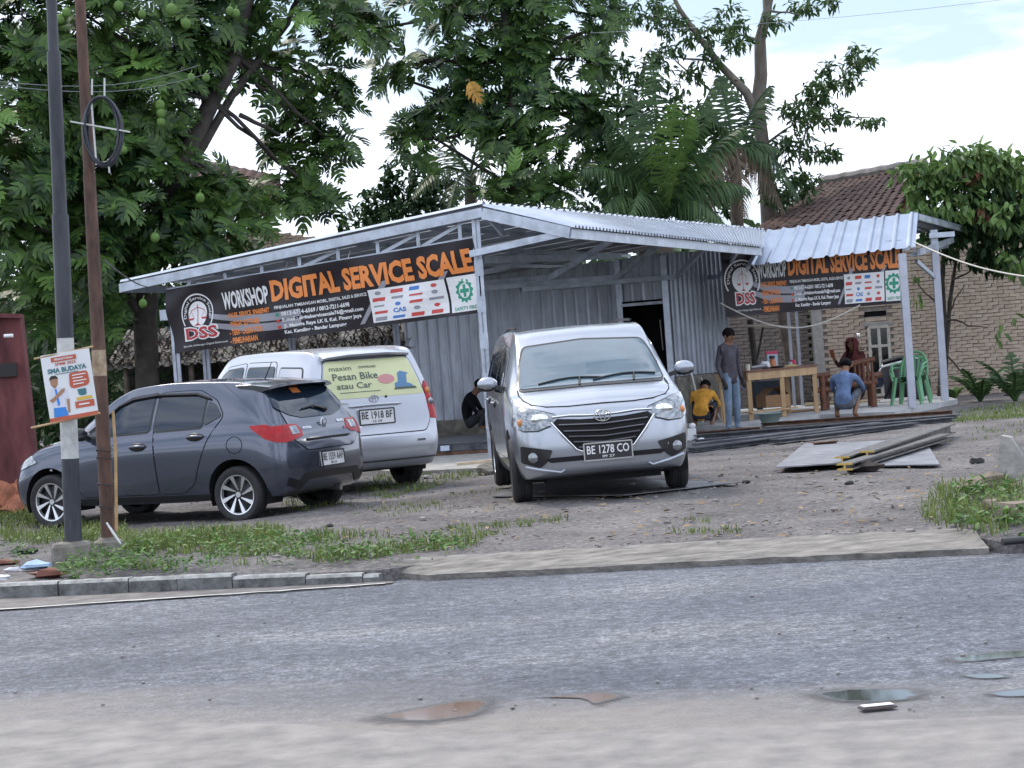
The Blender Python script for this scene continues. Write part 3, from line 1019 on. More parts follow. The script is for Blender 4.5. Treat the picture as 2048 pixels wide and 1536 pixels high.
# room behind the doorway with near black walls
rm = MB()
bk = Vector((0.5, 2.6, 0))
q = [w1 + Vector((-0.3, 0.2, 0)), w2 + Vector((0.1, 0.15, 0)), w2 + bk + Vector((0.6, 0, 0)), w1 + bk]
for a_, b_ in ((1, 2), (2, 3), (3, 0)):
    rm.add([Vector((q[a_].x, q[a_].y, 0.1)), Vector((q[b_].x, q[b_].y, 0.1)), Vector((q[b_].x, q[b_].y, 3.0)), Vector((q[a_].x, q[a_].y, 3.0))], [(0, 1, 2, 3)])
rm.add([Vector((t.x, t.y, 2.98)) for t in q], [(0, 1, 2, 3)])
rm.build('inner_wall', mat('dark inner wall', (0.06, 0.058, 0.06), 0.9, 0, 0.3, 4), shed)
# low masonry footings and floor
ft = MB()
ft.bar(Vector((w0.x, w0.y, 0.27)), Vector((w1.x, w1.y, 0.27)), 0.14, 0.32)
ft.build('footing', old_concrete, shed)
ft = MB()
ft.bar(Vector((w2.x + 0.05, w2.y + 0.06, 0.52)), Vector((w3.x, w3.y, 0.52)), 0.16, 0.84)
ft.build('footing', old_concrete, shed)
fl = MB()
fp = [gp(800, 950, 0.12), gp(1000, 940, 0.12), gp(1050, 905, 0.12), Vector((w2.x, w2.y - 0.4, 0.12)), Vector((w1.x, w1.y + 2, 0.12)), Vector((w0.x, w0.y, 0.12)), Vector((-4.5, 34.5, 0.12))]
fl.prism([Vector((p.x, p.y, 0.02)) for p in fp], (0, 0, 0.14))
fl.build('floor_slab', concrete, shed)

# ---- the two banners
def wr1(u, v):
    w = 0.05 * math.sin(u * 19 + 2.5 * v) * (0.3 + 0.7 * v) * (1 - v * 0.4)
    w += 0.045 * abs(math.sin(u * math.pi * 4.3)) * sstep(0.45, 1.0, v)
    w += 0.02 * noise.noise(Vector((u * 13, v * 3.5, 1)))
    w += 0.03 * math.sin((u * 9 - v * 2.2) * 3.1) * 0.5
    return w - 0.04
S1 = Sheet(BL, BR, TL, TR, wr1)
ban1 = thing('banner', 'long black workshop banner sagging above the parked cars', 'banner', tuple(BL.lerp(BR, 0.5)), group='workshop banners')
S1.cloth('sheet', vinyl, ban1, 150, 24)
banner_print(S1, ban1, 6.0)
rope = MB()
for u in (0.0, 0.2, 0.41, 0.62, 0.83, 1.0):
    p = S1.p(u, 1.0)
    rope.tube([p, p + Vector((0, 0, 0.12)) + gback * 0.08], 0.006, 5)
rope.build('tie_cord', mat('nylon cord', (0.5, 0.5, 0.48), 0.7), ban1)
TL2, TR2, BL2, BR2 = at(1440, 505, 35.75), at(1803, 480, 36.75), at(1454, 634, 35.75), at(1806, 606, 36.75)
S2 = Sheet(BL2, BR2, TL2, TR2, lambda u, v: 0.02 * math.sin(u * 14 + v) + 0.02 * noise.noise(Vector((u * 8, v * 3, 5))))
ban2 = thing('banner', 'short black workshop banner hung under the canopy eave above the workbench', 'banner', tuple(BL2.lerp(BR2, 0.5)), group='workshop banners')
S2.cloth('sheet', vinyl, ban2, 50, 12)
banner_print(S2, ban2, 3.2)

# ================================================================== canopy beside the shed
can = thing('steel_canopy', 'small open steel canopy with blue grey ribbed roof over the workbench', 'canopy', tuple(gp(1825, 815, 0.12)))
RL, RR, EL, ER = at(1532, 462, 37.0), at(1836, 425, 38.0), at(1496, 532, 35.0), at(1831, 494, 36.5)
GR, GL = at(1930, 452, 39.6), at(1640, 500, 39.2)
cmat = mat('canopy roof sheet', (0.36, 0.415, 0.51), 0.4, 0.7, 0.1, 3, rvar=0.1)
sheets(can, 'roof_sheet', lambda u, v: RL.lerp(RR, u).lerp(EL.lerp(ER, u), v), (RR - RL).length, 4, 0.29, 0.035, cmat, Vector((0, -0.5, 0.85)), top=0.1, jit=0.003)
sheets(can, 'roof_sheet', lambda u, v: (RL.lerp(RR, u) + Vector((0, 0.02, 0))).lerp(GL.lerp(GR, u), v), (RR - RL).length, 4, 0.29, 0.035, cmat, Vector((0, 0.3, 0.95)), top=0.1)
def mem2(name, p0, p1, w=0.06, h=0.09, m=None):
    return member(name, p0, p1, w, h, m, can)
mem2('barge_channel', dn(RR, 0.07) + Vector((-0.03, 0, 0)), dn(ER, 0.06) + Vector((-0.03, 0, 0)), 0.03, 0.1)
mem2('barge_channel', dn(RR, 0.08), dn(GR, 0.07), 0.05, 0.11)
mem2('barge_channel', dn(RL, 0.05) + Vector((-0.02, 0, 0)), dn(EL, 0.05) + Vector((-0.02, 0, 0)), 0.03, 0.08)
mem2('tie_beam', at(1838, 505, 36.7), at(1905, 480, 39.2), 0.06, 0.10)
mem2('tie_beam', at(1822, 510, 36.7), at(1895, 492, 39.3), 0.05, 0.06)
mem2('eave_beam', dn(EL, -0.02) + Vector((0.1, 1.0, 0)), dn(ER, -0.02) + Vector((0, 0.6, 0)), 0.05, 0.09)
f1, f2, f3 = gp(1825, 815, 0.16), gp(1890, 800, 0.16), gp(1597, 812, 0.16)
cpost = mat('painted steel post', (0.44, 0.46, 0.53), 0.45, 0.4, 0.12, 6)
for p, z in ((f1, ER.z - 0.12), (f2, GR.z - 0.1)):
    b = MB(); b.bar(p, Vector((p.x, p.y, z)), 0.125, 0.10); b.build('post', cpost, can)
for dx in (-0.07, 0.08):
    b = MB(); b.bar(f3 + Vector((dx, 0, 0)), Vector((f3.x + dx, f3.y, 2.9)), 0.05, 0.06); b.build('post', cpost, can)
mem2('knee_brace', Vector((f2.x - 0.04, f2.y - 0.03, 2.35)), at(1838, 520, 36.8) + Vector((0.05, 0.5, 0)), 0.05, 0.07)
mem2('post_bracket', Vector((f2.x - 0.1, f2.y - 0.08, GR.z - 0.2)), Vector((f2.x + 0.35, f2.y - 0.08, GR.z - 0.2)), 0.06, 0.09)
sl = MB()
sp = [Vector((1.9, 36.6, 0)), gp(1480, 862, 0.06), gp(1640, 840, 0.06), gp(1700, 838, 0.06), gp(1790, 834, 0.06), gp(1850, 822, 0.06), gp(1916, 808, 0.06), Vector((8.2, 41.0, 0)), Vector((3.4, 41.0, 0))]
sl.prism([Vector((p.x, p.y, 0.0)) for p in sp], (0, 0, 0.15))
sl.build('floor_slab', mat('smooth pale slab', (0.42, 0.43, 0.44), 0.7, 0, 0.18, 3, bump=0.1), can)
# ================================================================== houses and back of the plot
def randmat(name, cols, rough=0.85, var=0.35, vscale=9, bump=0.3, bscale=30):
    """each piece takes its own shade"""
    m = mat(name, cols[0], rough, 0, var, vscale, bump=bump, bscale=bscale)
    n, l = m.node_tree.nodes, m.node_tree.links
    oi = n.new('ShaderNodeObjectInfo'); g = n.new('ShaderNodeNewGeometry')
    ad = n.new('ShaderNodeMath'); ad.operation = 'ADD'
    l.new(oi.outputs['Random'], ad.inputs[0]); l.new(g.outputs['Random Per Island'], ad.inputs[1])
    fr = n.new('ShaderNodeMath'); fr.operation = 'FRACT'; l.new(ad.outputs[0], fr.inputs[0])
    r = n.new('ShaderNodeValToRGB')
    while len(r.color_ramp.elements) < len(cols): r.color_ramp.elements.new(0.5)
    for i, (e, c) in enumerate(zip(r.color_ramp.elements, cols)):
        e.position = i / (len(cols) - 1); e.color = (*c, 1)
    l.new(fr.outputs[0], r.inputs['Fac'])
    b = n['Principled BSDF']
    old = b.inputs['Base Color'].links[0].from_socket
    mx_ = n.new('ShaderNodeMix'); mx_.data_type = 'RGBA'; mx_.inputs['Factor'].default_value = 0.6
    l.new(old, mx_.inputs['A']); l.new(r.outputs['Color'], mx_.inputs['B'])
    l.new(mx_.outputs['Result'], b.inputs['Base Color'])
    return m
brick_m = randmat('fired clay brick', [(0.50, 0.40, 0.315), (0.56, 0.45, 0.355), (0.45, 0.34, 0.265), (0.60, 0.51, 0.415)])
brick_d = randmat('shade toned clay brick', [(0.24, 0.20, 0.18), (0.30, 0.25, 0.22), (0.20, 0.17, 0.155), (0.34, 0.29, 0.26)])  # darker copy of the house brick, with the recess shade in its colour
mortar = mat('mortar joint', (0.30, 0.26, 0.235), 0.95, 0, 0.3, 10)
tile_m = randmat('clay roof tile', [(0.075, 0.045, 0.038), (0.11, 0.062, 0.052), (0.05, 0.035, 0.032), (0.14, 0.09, 0.072)])

def unit_brick(m, L=0.214, H=0.058, D=0.05, seed=0):
    q = random.Random(seed)
    b = MB()
    vs = []
    for z in (-1, 1):
        for x, y in ((-1, -1), (1, -1), (1, 1), (-1, 1)):
            vs.append(Vector((x * L / 2 + q.uniform(-.006, .006), y * D / 2 + (q.uniform(-.008, .004) if y < 0 else 0), z * H / 2 + q.uniform(-.010, .010))))
    b.add(vs, [(3, 2, 1, 0), (4, 5, 6, 7), (0, 1, 5, 4), (1, 2, 6, 5), (3, 0, 4, 7)])
    return b
def brick_wall(root, p0, p1, z0, z1f, m, holes=(), want=None, pl_=0.22, ph=0.073):
    """running bond along p0-p1; want(x,z) says which bricks are their own object, the rest stay one mass"""
    p0, p1 = Vector(p0), Vector(p1)
    d = p1 - p0; L = d.length; d.normalize()
    rz = math.atan2(d.y, d.x)
    M = Matrix.Rotation(rz, 4, 'Z')
    back = Vector((-d.y, d.x, 0))
    ub = [unit_brick(m, seed=i) for i in range(5)]
    ums = [u.mesh('brick', m) for u in ub]
    rest = MB(); n = 0
    inv = XF[root.name].inverted()
    r_ = 0
    z = z0
    while True:
        z = z0 + r_ * ph
        if z > z0 + 8: break
        s = 0.11 * (r_ % 2)
        row = False
        while s < L - 0.1:
            x = s + 0.1
            zt = z1f(x)
            if z < zt - 0.03:
                row = True
                if not any(h[0] - 0.05 < x < h[1] + 0.05 and h[2] - 0.02 < z < h[3] + 0.02 for h in holes):
                    pos = p0 + d * x + Vector((0, 0, z + 0.035)) + back * rnd.uniform(0, 0.008)
                    i = rnd.randrange(5)
                    if want and n < 300 and want(x, z):
                        n += 1
                        o = bpy.data.objects.new('brick', ums[i]); COL.objects.link(o)
                        o.parent = root
                        o.matrix_local = inv @ Matrix.Translation(pos) @ M
                    else:
                        rest.add([M @ v + pos for v in ub[i].v], ub[i].f)
            s += pl_
        if not row: break
        r_ += 1
    if rest.v:
        tag(rest.build('brickwork', m, root), kind='stuff')
    w = MB()
    # mortar backing with openings left out
    xs = sorted({0, L, *[h[0] for h in holes], *[h[1] for h in holes], *[L * k / 14 for k in range(15)]})
    for i in range(len(xs) - 1):
        a, c = xs[i], xs[i + 1]
        mid = (a + c) / 2
        segs = [(z0 - 0.1, None)]
        cut = [h for h in holes if h[0] - 1e-6 <= a and h[1] + 1e-6 >= c]
        def quad(za, zb0, zb1):
            P0, P1 = p0 + d * a + back * 0.018, p0 + d * c + back * 0.018
            w.add([P0 + Vector((0, 0, za)), P1 + Vector((0, 0, za)), P1 + Vector((0, 0, zb1)), P0 + Vector((0, 0, zb0))], [(0, 1, 2, 3)])
        lo = z0 - 0.1
        for h in sorted(cut, key=lambda h: h[2]):
            quad(lo, h[2], h[2]); lo = h[3]
        quad(lo, z1f(a), z1f(c))
    w.build('wall', mortar, root)

def tile_roof(root, a, b_, c, e, nu, nv, m, lim=300):
    """a,b_ ridge ends; c,e eave ends"""
    nrm = (b_ - a).cross(c - a).normalized()
    if nrm.z < 0: nrm = -nrm
    u_ = (b_ - a).normalized(); v_ = (c - a).normalized()
    ms = []
    for k in range(4):
        t = MB()
        q = random.Random(k)
        def fn(u, v):
            x = (u - 0.5)
            return Vector((x, v, 0.16 * math.sin(u * 2 * math.pi) + 0.10 * v + q.uniform(-0.01, 0.01)))
        t.grid(fn, 5, 1)
        vs0 = [Vector(v) for v in t.v]
        # front lip thickness
        n0 = len(t.v)
        t.add([vs0[6 + i] for i in range(6)] + [vs0[6 + i] - Vector((0, 0, 0.09)) for i in range(6)], [(i, i + 1, i + 7, i + 6) for i in range(5)])
        ms.append((t, t.mesh('tile', m)))
    inv = XF[root.name].inverted()
    rest = MB(); n = 0
    for j in range(nv - 1, -1, -1):
        for i in range(nu):
            u = (i + 0.5) / nu; v = j / nv
            p = a.lerp(b_, u).lerp(c.lerp(e, u), v)
            w = lerp((b_ - a).length, (e - c).length, v) / nu
            h = (c - a).length / nv * 1.25
            p = p + nrm * (0.02 + rnd.uniform(-0.008, 0.012))
            Mx = Matrix((u_ * w, v_ * h, nrm * w * 0.55)).transposed().to_4x4()
            Mx = Matrix.Translation(p) @ Matrix.Rotation(rnd.uniform(-.03, .03), 4, nrm) @ Mx
            k = rnd.randrange(4)
            if n < lim:
                n += 1
                o = bpy.data.objects.new('tile', ms[k][1]); COL.objects.link(o); o.parent = root
                o.matrix_local = inv @ Mx
            else:
                rest.add([Mx @ x for x in ms[k][0].v], ms[k][0].f)
    if rest.v:
        tag(rest.build('tiling', m, root), kind='stuff')
    back = MB()
    back.add([p - nrm * 0.05 for p in (a, b_, e, c)], [(0, 1, 2, 3)])
    back.build('roof_deck', dark_wood, root)

# ---- brick house on the right
h0, h1 = Vector((3.2, 43.6, 0)), Vector((12.4, 42.0, 0))
hd = (h1 - h0).normalized()
house = thing('brick_house', 'unplastered brick house with old clay tile roof behind the canopy', 'house', (7.8, 42.8, 0.1))
def hx(px, py):
    """distance along the wall and height of a sighted point on it"""
    dv = sight(px, py)
    o = Vector((0, 0, CAMH))
    nn = Vector((hd.y, -hd.x, 0))
    t = (h0 - o).dot(nn) / dv.dot(nn)
    p = o + dv * t
    return (p - h0).dot(hd), p.z
wx0, wz1 = hx(1737, 655); wx1, _z = hx(1776, 655)
wz0 = hx(1755, 790)[1]
vx0, vz1 = hx(1727, 624); vx1, _z = hx(1772, 622); vz0 = hx(1750, 633)[1]
cx0, cx1 = hx(1627, 700)[0], hx(1646, 700)[0]
holes = [(wx0, wx1, wz0, wz1), (vx0, vx1, vz0, vz1)]
topz = lambda x: 3.1
brick_wall(house, h0 + hd * cx1, h1, 0.05, lambda x: topz(x + cx1), brick_m, [(a - cx1, b - cx1, c, d) for a, b, c, d in holes],
           want=lambda x, z: 0.35 < z < 1.9 and 0.5 < x < 4.2)
wall2 = thing('brick_wall', 'greyish recessed brick wall behind the workbench, shade painted in its colour', 'wall', (4.4, 43.9, 0.1))
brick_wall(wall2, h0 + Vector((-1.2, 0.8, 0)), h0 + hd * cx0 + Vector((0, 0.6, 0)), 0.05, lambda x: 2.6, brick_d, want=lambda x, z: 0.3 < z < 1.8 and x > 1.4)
cc = MB()
ccp = h0 + hd * ((cx0 + cx1) / 2)
cc.bar(ccp + Vector((0, -0.02, 0.0)), ccp + Vector((0, -0.02, 2.9)), 0.2, 0.22)
cc.build('corner_column', mat('cement column', (0.36, 0.34, 0.32), 0.9, 0, 0.25, 6, bump=0.2), house)
# window of two leaves with transom lights
win_w = mat('cream window timber', (0.52, 0.49, 0.42), 0.6, 0, 0.2, 8)
pane_m = mat('dark window glass', (0.012, 0.014, 0.018), 0.06, 0, spec=0.6)
nrmh = Vector((hd.y, -hd.x, 0))
def hp(x, z, o=0.0):
    p = h0 + hd * x + nrmh * o
    return Vector((p.x, p.y, z))
win = MB()
for a, b in (((wx0, wz0), (wx0, wz1)), ((wx1, wz0), (wx1, wz1)), ((wx0, wz1), (wx1, wz1)), ((wx0, wz0), (wx1, wz0)), (((wx0 + wx1) / 2, wz0), ((wx0 + wx1) / 2, wz1)), ((wx0, lerp(wz0, wz1, 0.72)), (wx1, lerp(wz0, wz1, 0.72)))):
    win.bar(hp(a[0], a[1], 0.02), hp(b[0], b[1], 0.02), 0.06, 0.055)
wo_ = win.build('window', win_w, house)
for i in range(2):
    xa, xb = lerp(wx0, wx1, i / 2) + 0.02, lerp(wx0, wx1, (i + 1) / 2) - 0.02
    for za, zb in ((wz0, lerp(wz0, wz1, 0.72)), (lerp(wz0, wz1, 0.72), wz1)):
        g = MB(); g.add([hp(xa, za, -0.02), hp(xb, za, -0.02), hp(xb, zb, -0.02), hp(xa, zb, -0.02)], [(0, 1, 2, 3)])
        g.build('pane', pane_m, wo_)
v_ = MB(); v_.add([hp(vx0, vz0, -0.08), hp(vx1, vz0, -0.08), hp(vx1, vz1, -0.08), hp(vx0, vz1, -0.08)], [(0, 1, 2, 3)])
v_.build('vent_opening', black_gap, house)
lt = MB(); lt.bar(hp(wx0 - 0.12, wz1 + 0.06, 0.0), hp(wx1 + 0.12, wz1 + 0.06, 0.0), 0.07, 0.07); lt.build('lintel', concrete, house)
ra, rb, rc, re = at(1643, 369, 47.5), at(1850, 332, 45.0), at(1500, 470, 44.5), at(1800, 430, 41.6)
tile_roof(house, ra, rb, rc, re, 16, 18, tile_m)
rg = MB()
rg.tube([ra.lerp(rb, k / 12) + Vector((0, 0, 0.06 + 0.02 * (k % 2))) for k in range(13)], 0.11, 8)
rg.build('ridge_cap', mat('ridge mortar', (0.28, 0.26, 0.25), 0.9, 0, 0.3, 6), house)
# gable fill and far slope so that the house closes
gf = MB()
far = Vector((1.0, 4.0, 0))
gf.add([ra, rb, re + far * 2 + Vector((0, 0, 0.4)), rc + far * 2], [(0, 1, 2, 3)])
gf.add([re, rb, re + far * 2 + Vector((0, 0, 0.4))], [(0, 1, 2)])
gf.build('rear_roof', mat('rear roof tiles', (0.15, 0.08, 0.06), 0.9, 0, 0.4, 6), house)

# ---- brick house behind the breadfruit tree
hb = thing('brick_house', 'tan brick house gable half hidden behind the breadfruit tree', 'house', tuple(at(560, 700, 52)))
g0, g1 = at(430, 520, 53), at(700, 500, 51.5)
g0.z = g1.z = 0
gz = lambda x: 5.05 - 0.22 * abs(x - 1.0)
brick_wall(hb, g0, g1, 0.1, gz, brick_m, want=lambda x, z: z > 3.2 and 0.2 < x < 2.9)
tra, trb = at(395, 318, 53.5), at(560, 352, 51.6)
tile_roof(hb, tra, trb, at(380, 400, 51.8), at(560, 420, 50.8), 9, 8, tile_m)
bb_ = MB(); bb_.bar(at(486, 470, 50.5), at(556, 420, 50.5), 0.1, 0.08); bb_.build('barge_board', mat('faded blue board', (0.3, 0.36, 0.42), 0.6), hb)

# ---- old lean-to with dry fronds behind the shed
hut = thing('old_lean_to', 'low old lean-to roof heaped with dry palm fronds behind the shed', 'shelter', tuple(at(560, 800, 38)))
l0, l1 = at(205, 742, 38.5), at(860, 694, 38.5)
l0b, l1b = l0 + Vector((0, 2.8, 0.75)), l1 + Vector((0, 2.8, 0.75))
old_tin = mat('old tin sheet', (0.13, 0.115, 0.10), 0.7, 0.3, 0.5, 3, col2=(0.34, 0.33, 0.32))
sheets(hut, 'roof_sheet', lambda u, v: l0b.lerp(l1b, u).lerp(l0.lerp(l1, u), v), (l1 - l0).length, 7, 0.18, 0.03, old_tin, upv, jit=0.02)
for k in range(5):
    p = l0.lerp(l1, (k + 0.3) / 5)
    b = MB(); b.tube([Vector((p.x, p.y + 0.2, 0.05)), Vector((p.x + 0.03, p.y + 0.2, p.z))], 0.05, 7); b.build('post', bark, hut)
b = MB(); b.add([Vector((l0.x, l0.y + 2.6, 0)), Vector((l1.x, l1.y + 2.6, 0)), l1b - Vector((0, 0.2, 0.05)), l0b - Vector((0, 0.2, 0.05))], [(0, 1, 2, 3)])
b.build('back_wall', mat('shade dark boards', (0.03, 0.028, 0.026), 0.95, 0, 0.4, 4), hut)  # near black colour stands in for the shade under the roof
dr = MB()
for k in range(1500):
    u = rnd.random(); v = rnd.random() ** 1.4
    p = l0.lerp(l1, u).lerp(l0b.lerp(l1b, u), v) + Vector((0, 0, 0.05 + rnd.random() * 0.22))
    a = rnd.uniform(0, math.pi)
    d = Vector((math.cos(a), math.sin(a), rnd.uniform(-0.5, 0.3))) * rnd.uniform(0.2, 0.6)
    n_ = Vector((-d.y, d.x, 0)).normalized() * 0.02
    dr.add([p - n_, p + n_, p + d + Vector((0, 0, -0.1))], [(0, 1, 2)])
dro = dr.build('dry_fronds', mat('dry palm straw', (0.13, 0.095, 0.065), 0.9, 0, 0.5, 6), hut)
dro['kind'] = 'stuff'

# ---- red boundary wall on the left with broken tiles at its foot
rw = thing('boundary_wall', 'weathered dark red plastered wall end with broken tiles at its foot', 'wall', tuple(gp(40, 1000, 0.05)))
r0, r1 = at(-420, 700, 25.5), at(50, 700, 25.5)
rz0, rz1 = 0.0, at(40, 628, 25.5).z
b = MB()
nst = 16
redm = mat('worn red plaster', (0.10, 0.022, 0.027), 0.85, 0, 0.6, 2.6, bump=0.35, bscale=25, col2=(0.19, 0.058, 0.06), detail=9, stretch=(1.5, 1.5, 0.5))
b.prism([Vector((r0.x, 25.5, rz0)), Vector((r1.x + 0.02, 25.5, rz0)), Vector((r1.x + 0.01, 25.5, 1.2)), Vector((r1.x - 0.03, 25.5, rz1)), Vector((r0.x, 25.5, rz1 + 0.02))], (0, 0.2, 0))
b.build('wall', redm, rw)
b = MB(); b.bar(at(-420, 618, 25.4) + Vector((0, 0.1, 0)), at(38, 632, 25.4) + Vector((0, 0.1, 0)), 0.26, 0.05); b.build('coping', redm, rw)
b = MB(); b.box(at(15, 740, 25.48) , (0.22, 0.06, 0.16)); b.build('vent_block', mat('dark vent', (0.03, 0.03, 0.03), 0.9), rw)
b = MB(); b.tube([at(8, 672, 25.3), at(26, 671, 25.3)], 0.022, 10); b.build('wall_lamp', white_paint, rw)
for k in range(16):
    t = MB()
    t.grid(lambda u, v: Vector(((u - .5) * 0.24, (v - .5) * 0.3, 0.05 * math.sin(u * math.pi))), 4, 1)
    p = at(rnd.uniform(-30, 62), 990, rnd.uniform(24.7, 25.35))
    p.z = 0.10 + rnd.uniform(0, 0.26)
    o = t.build('terracotta_tile', mat('terracotta shard', (0.30, 0.11, 0.06), 0.85, 0, 0.4, 6))
    o.location = p
    o.rotation_euler = (rnd.uniform(0.2, 1.4), rnd.uniform(-0.6, 0.6), rnd.uniform(-0.8, 0.8))
    tag(o, 'broken terracotta roof tile heaped at the foot of the red wall', 'roof tile', 'tiles heaped by the red wall')
# ================================================================== vegetation
leaf_bread = leafmat('breadfruit leaf', (0.009, 0.032, 0.013), (0.105, 0.19, 0.042), 0.7, 0.42, 0.35)
leaf_young = leafmat('young breadfruit leaf', (0.12, 0.24, 0.05), (0.20, 0.34, 0.08), 1.2, 0.45)
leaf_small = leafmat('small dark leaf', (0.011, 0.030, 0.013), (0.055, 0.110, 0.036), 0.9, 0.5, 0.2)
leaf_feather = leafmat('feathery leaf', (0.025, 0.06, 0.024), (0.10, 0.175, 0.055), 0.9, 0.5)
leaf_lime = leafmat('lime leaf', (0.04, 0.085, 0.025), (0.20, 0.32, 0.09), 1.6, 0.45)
leaf_palm = leafmat('palm leaflet', (0.016, 0.042, 0.018), (0.085, 0.15, 0.05), 1.0, 0.45)
leaf_dry = leafmat('dry palm leaflet', (0.10, 0.075, 0.055), (0.22, 0.17, 0.12), 1.0, 0.7)
leaf_yellow = mat('yellowed leaf', (0.50, 0.26, 0.05), 0.6, 0, 0.3, 5)
leaf_brown = leafmat('browned leaf', (0.16, 0.07, 0.04), (0.25, 0.12, 0.07), 1.0, 0.6)

def bread_leaf(seed, droop=0.35, lobes=5):
    """deeply lobed leaf of unit length along +x, fold along the midrib"""
    q = random.Random(seed)
    b = MB()
    def P(x, y):
        return Vector((x, y, -droop * x * x + 0.25 * abs(y) - 0.35 * y * y + 0.02 * math.sin(7 * x + 5 * y)))
    for sgn in (-1, 1):
        ts = [0.10 + 0.74 * k / lobes for k in range(lobes + 1)]
        for k in range(lobes):
            a, c = ts[k], ts[k + 1]
            w = 0.36 * math.sin(math.pi * (0.22 + 0.66 * (k + 0.5) / lobes)) * q.uniform(0.88, 1.1)
            fw = 0.17 + 0.05 * k / lobes
            m0, m1 = P(a, 0), P(c, 0)
            i0, i1 = P(a + 0.02, sgn * w * 0.30), P(c + 0.0, sgn * w * 0.30)
            s0, s1 = P(a + fw * 0.55, sgn * w * 0.72), P(c + fw * 0.55 - 0.015, sgn * w * 0.66)
            tp = P(lerp(a, c, 0.62) + fw, sgn * w)
            f = [(0, 1, 3, 2), (2, 3, 5, 4), (4, 5, 6)]
            if sgn < 0: f = [tuple(reversed(t)) for t in f]
            b.add([m0, m1, i0, i1, s0, s1, tp], f)
    b.add([P(0.84, 0), P(0.86, -0.10), P(1.0, 0), P(0.86, 0.10)], [(0, 1, 2), (0, 2, 3)])
    b.add([P(-0.06, -0.012), P(0.12, -0.012), P(0.12, 0.012), P(-0.06, 0.012)], [(0, 1, 2, 3)])
    return b
BREAD = [bread_leaf(i, d) for i, d in enumerate((0.25, 0.4, 0.6, 0.3))]
BREAD_ME = [b.mesh('leaf', leaf_bread) for b in BREAD]
YOUNG_ME = [b.mesh('leaf', leaf_young) for b in BREAD[:2]]

def frame(d, roll=0.0, up=(0, 0, 1)):
    """matrix whose x axis is d and whose z axis is as upright as it can be"""
    d = Vector(d).normalized()
    u = Vector(up)
    y = u.cross(d)
    if y.length < 1e-3: y = Vector((0, 1, 0))
    y.normalize()
    z = d.cross(y)
    M = Matrix((d, y, z)).transposed()
    return M @ Matrix.Rotation(roll, 3, 'X')

def limb(b, p0, p1, r0, r1, bend=0.15, n=6, seed=0):
    p0, p1 = Vector(p0), Vector(p1)
    L = (p1 - p0).length
    pts, rs = [], []
    for k in range(n + 1):
        t = k / n
        o = Vector((noise.noise(Vector((t * 2.2, seed, 0))), noise.noise(Vector((t * 2.2, seed, 9))), noise.noise(Vector((t * 2.2, seed, 17)))))
        pts.append(p0.lerp(p1, t) + o * (bend * L * math.sin(math.pi * t)))
        rs.append(lerp(r0, r1, t))
    b.tube(pts, rs, 8)
    return pts

def in_ball(q):
    while True:
        v = Vector((q.uniform(-1, 1), q.uniform(-1, 1), q.uniform(-1, 1)))
        if v.length < 1: return v

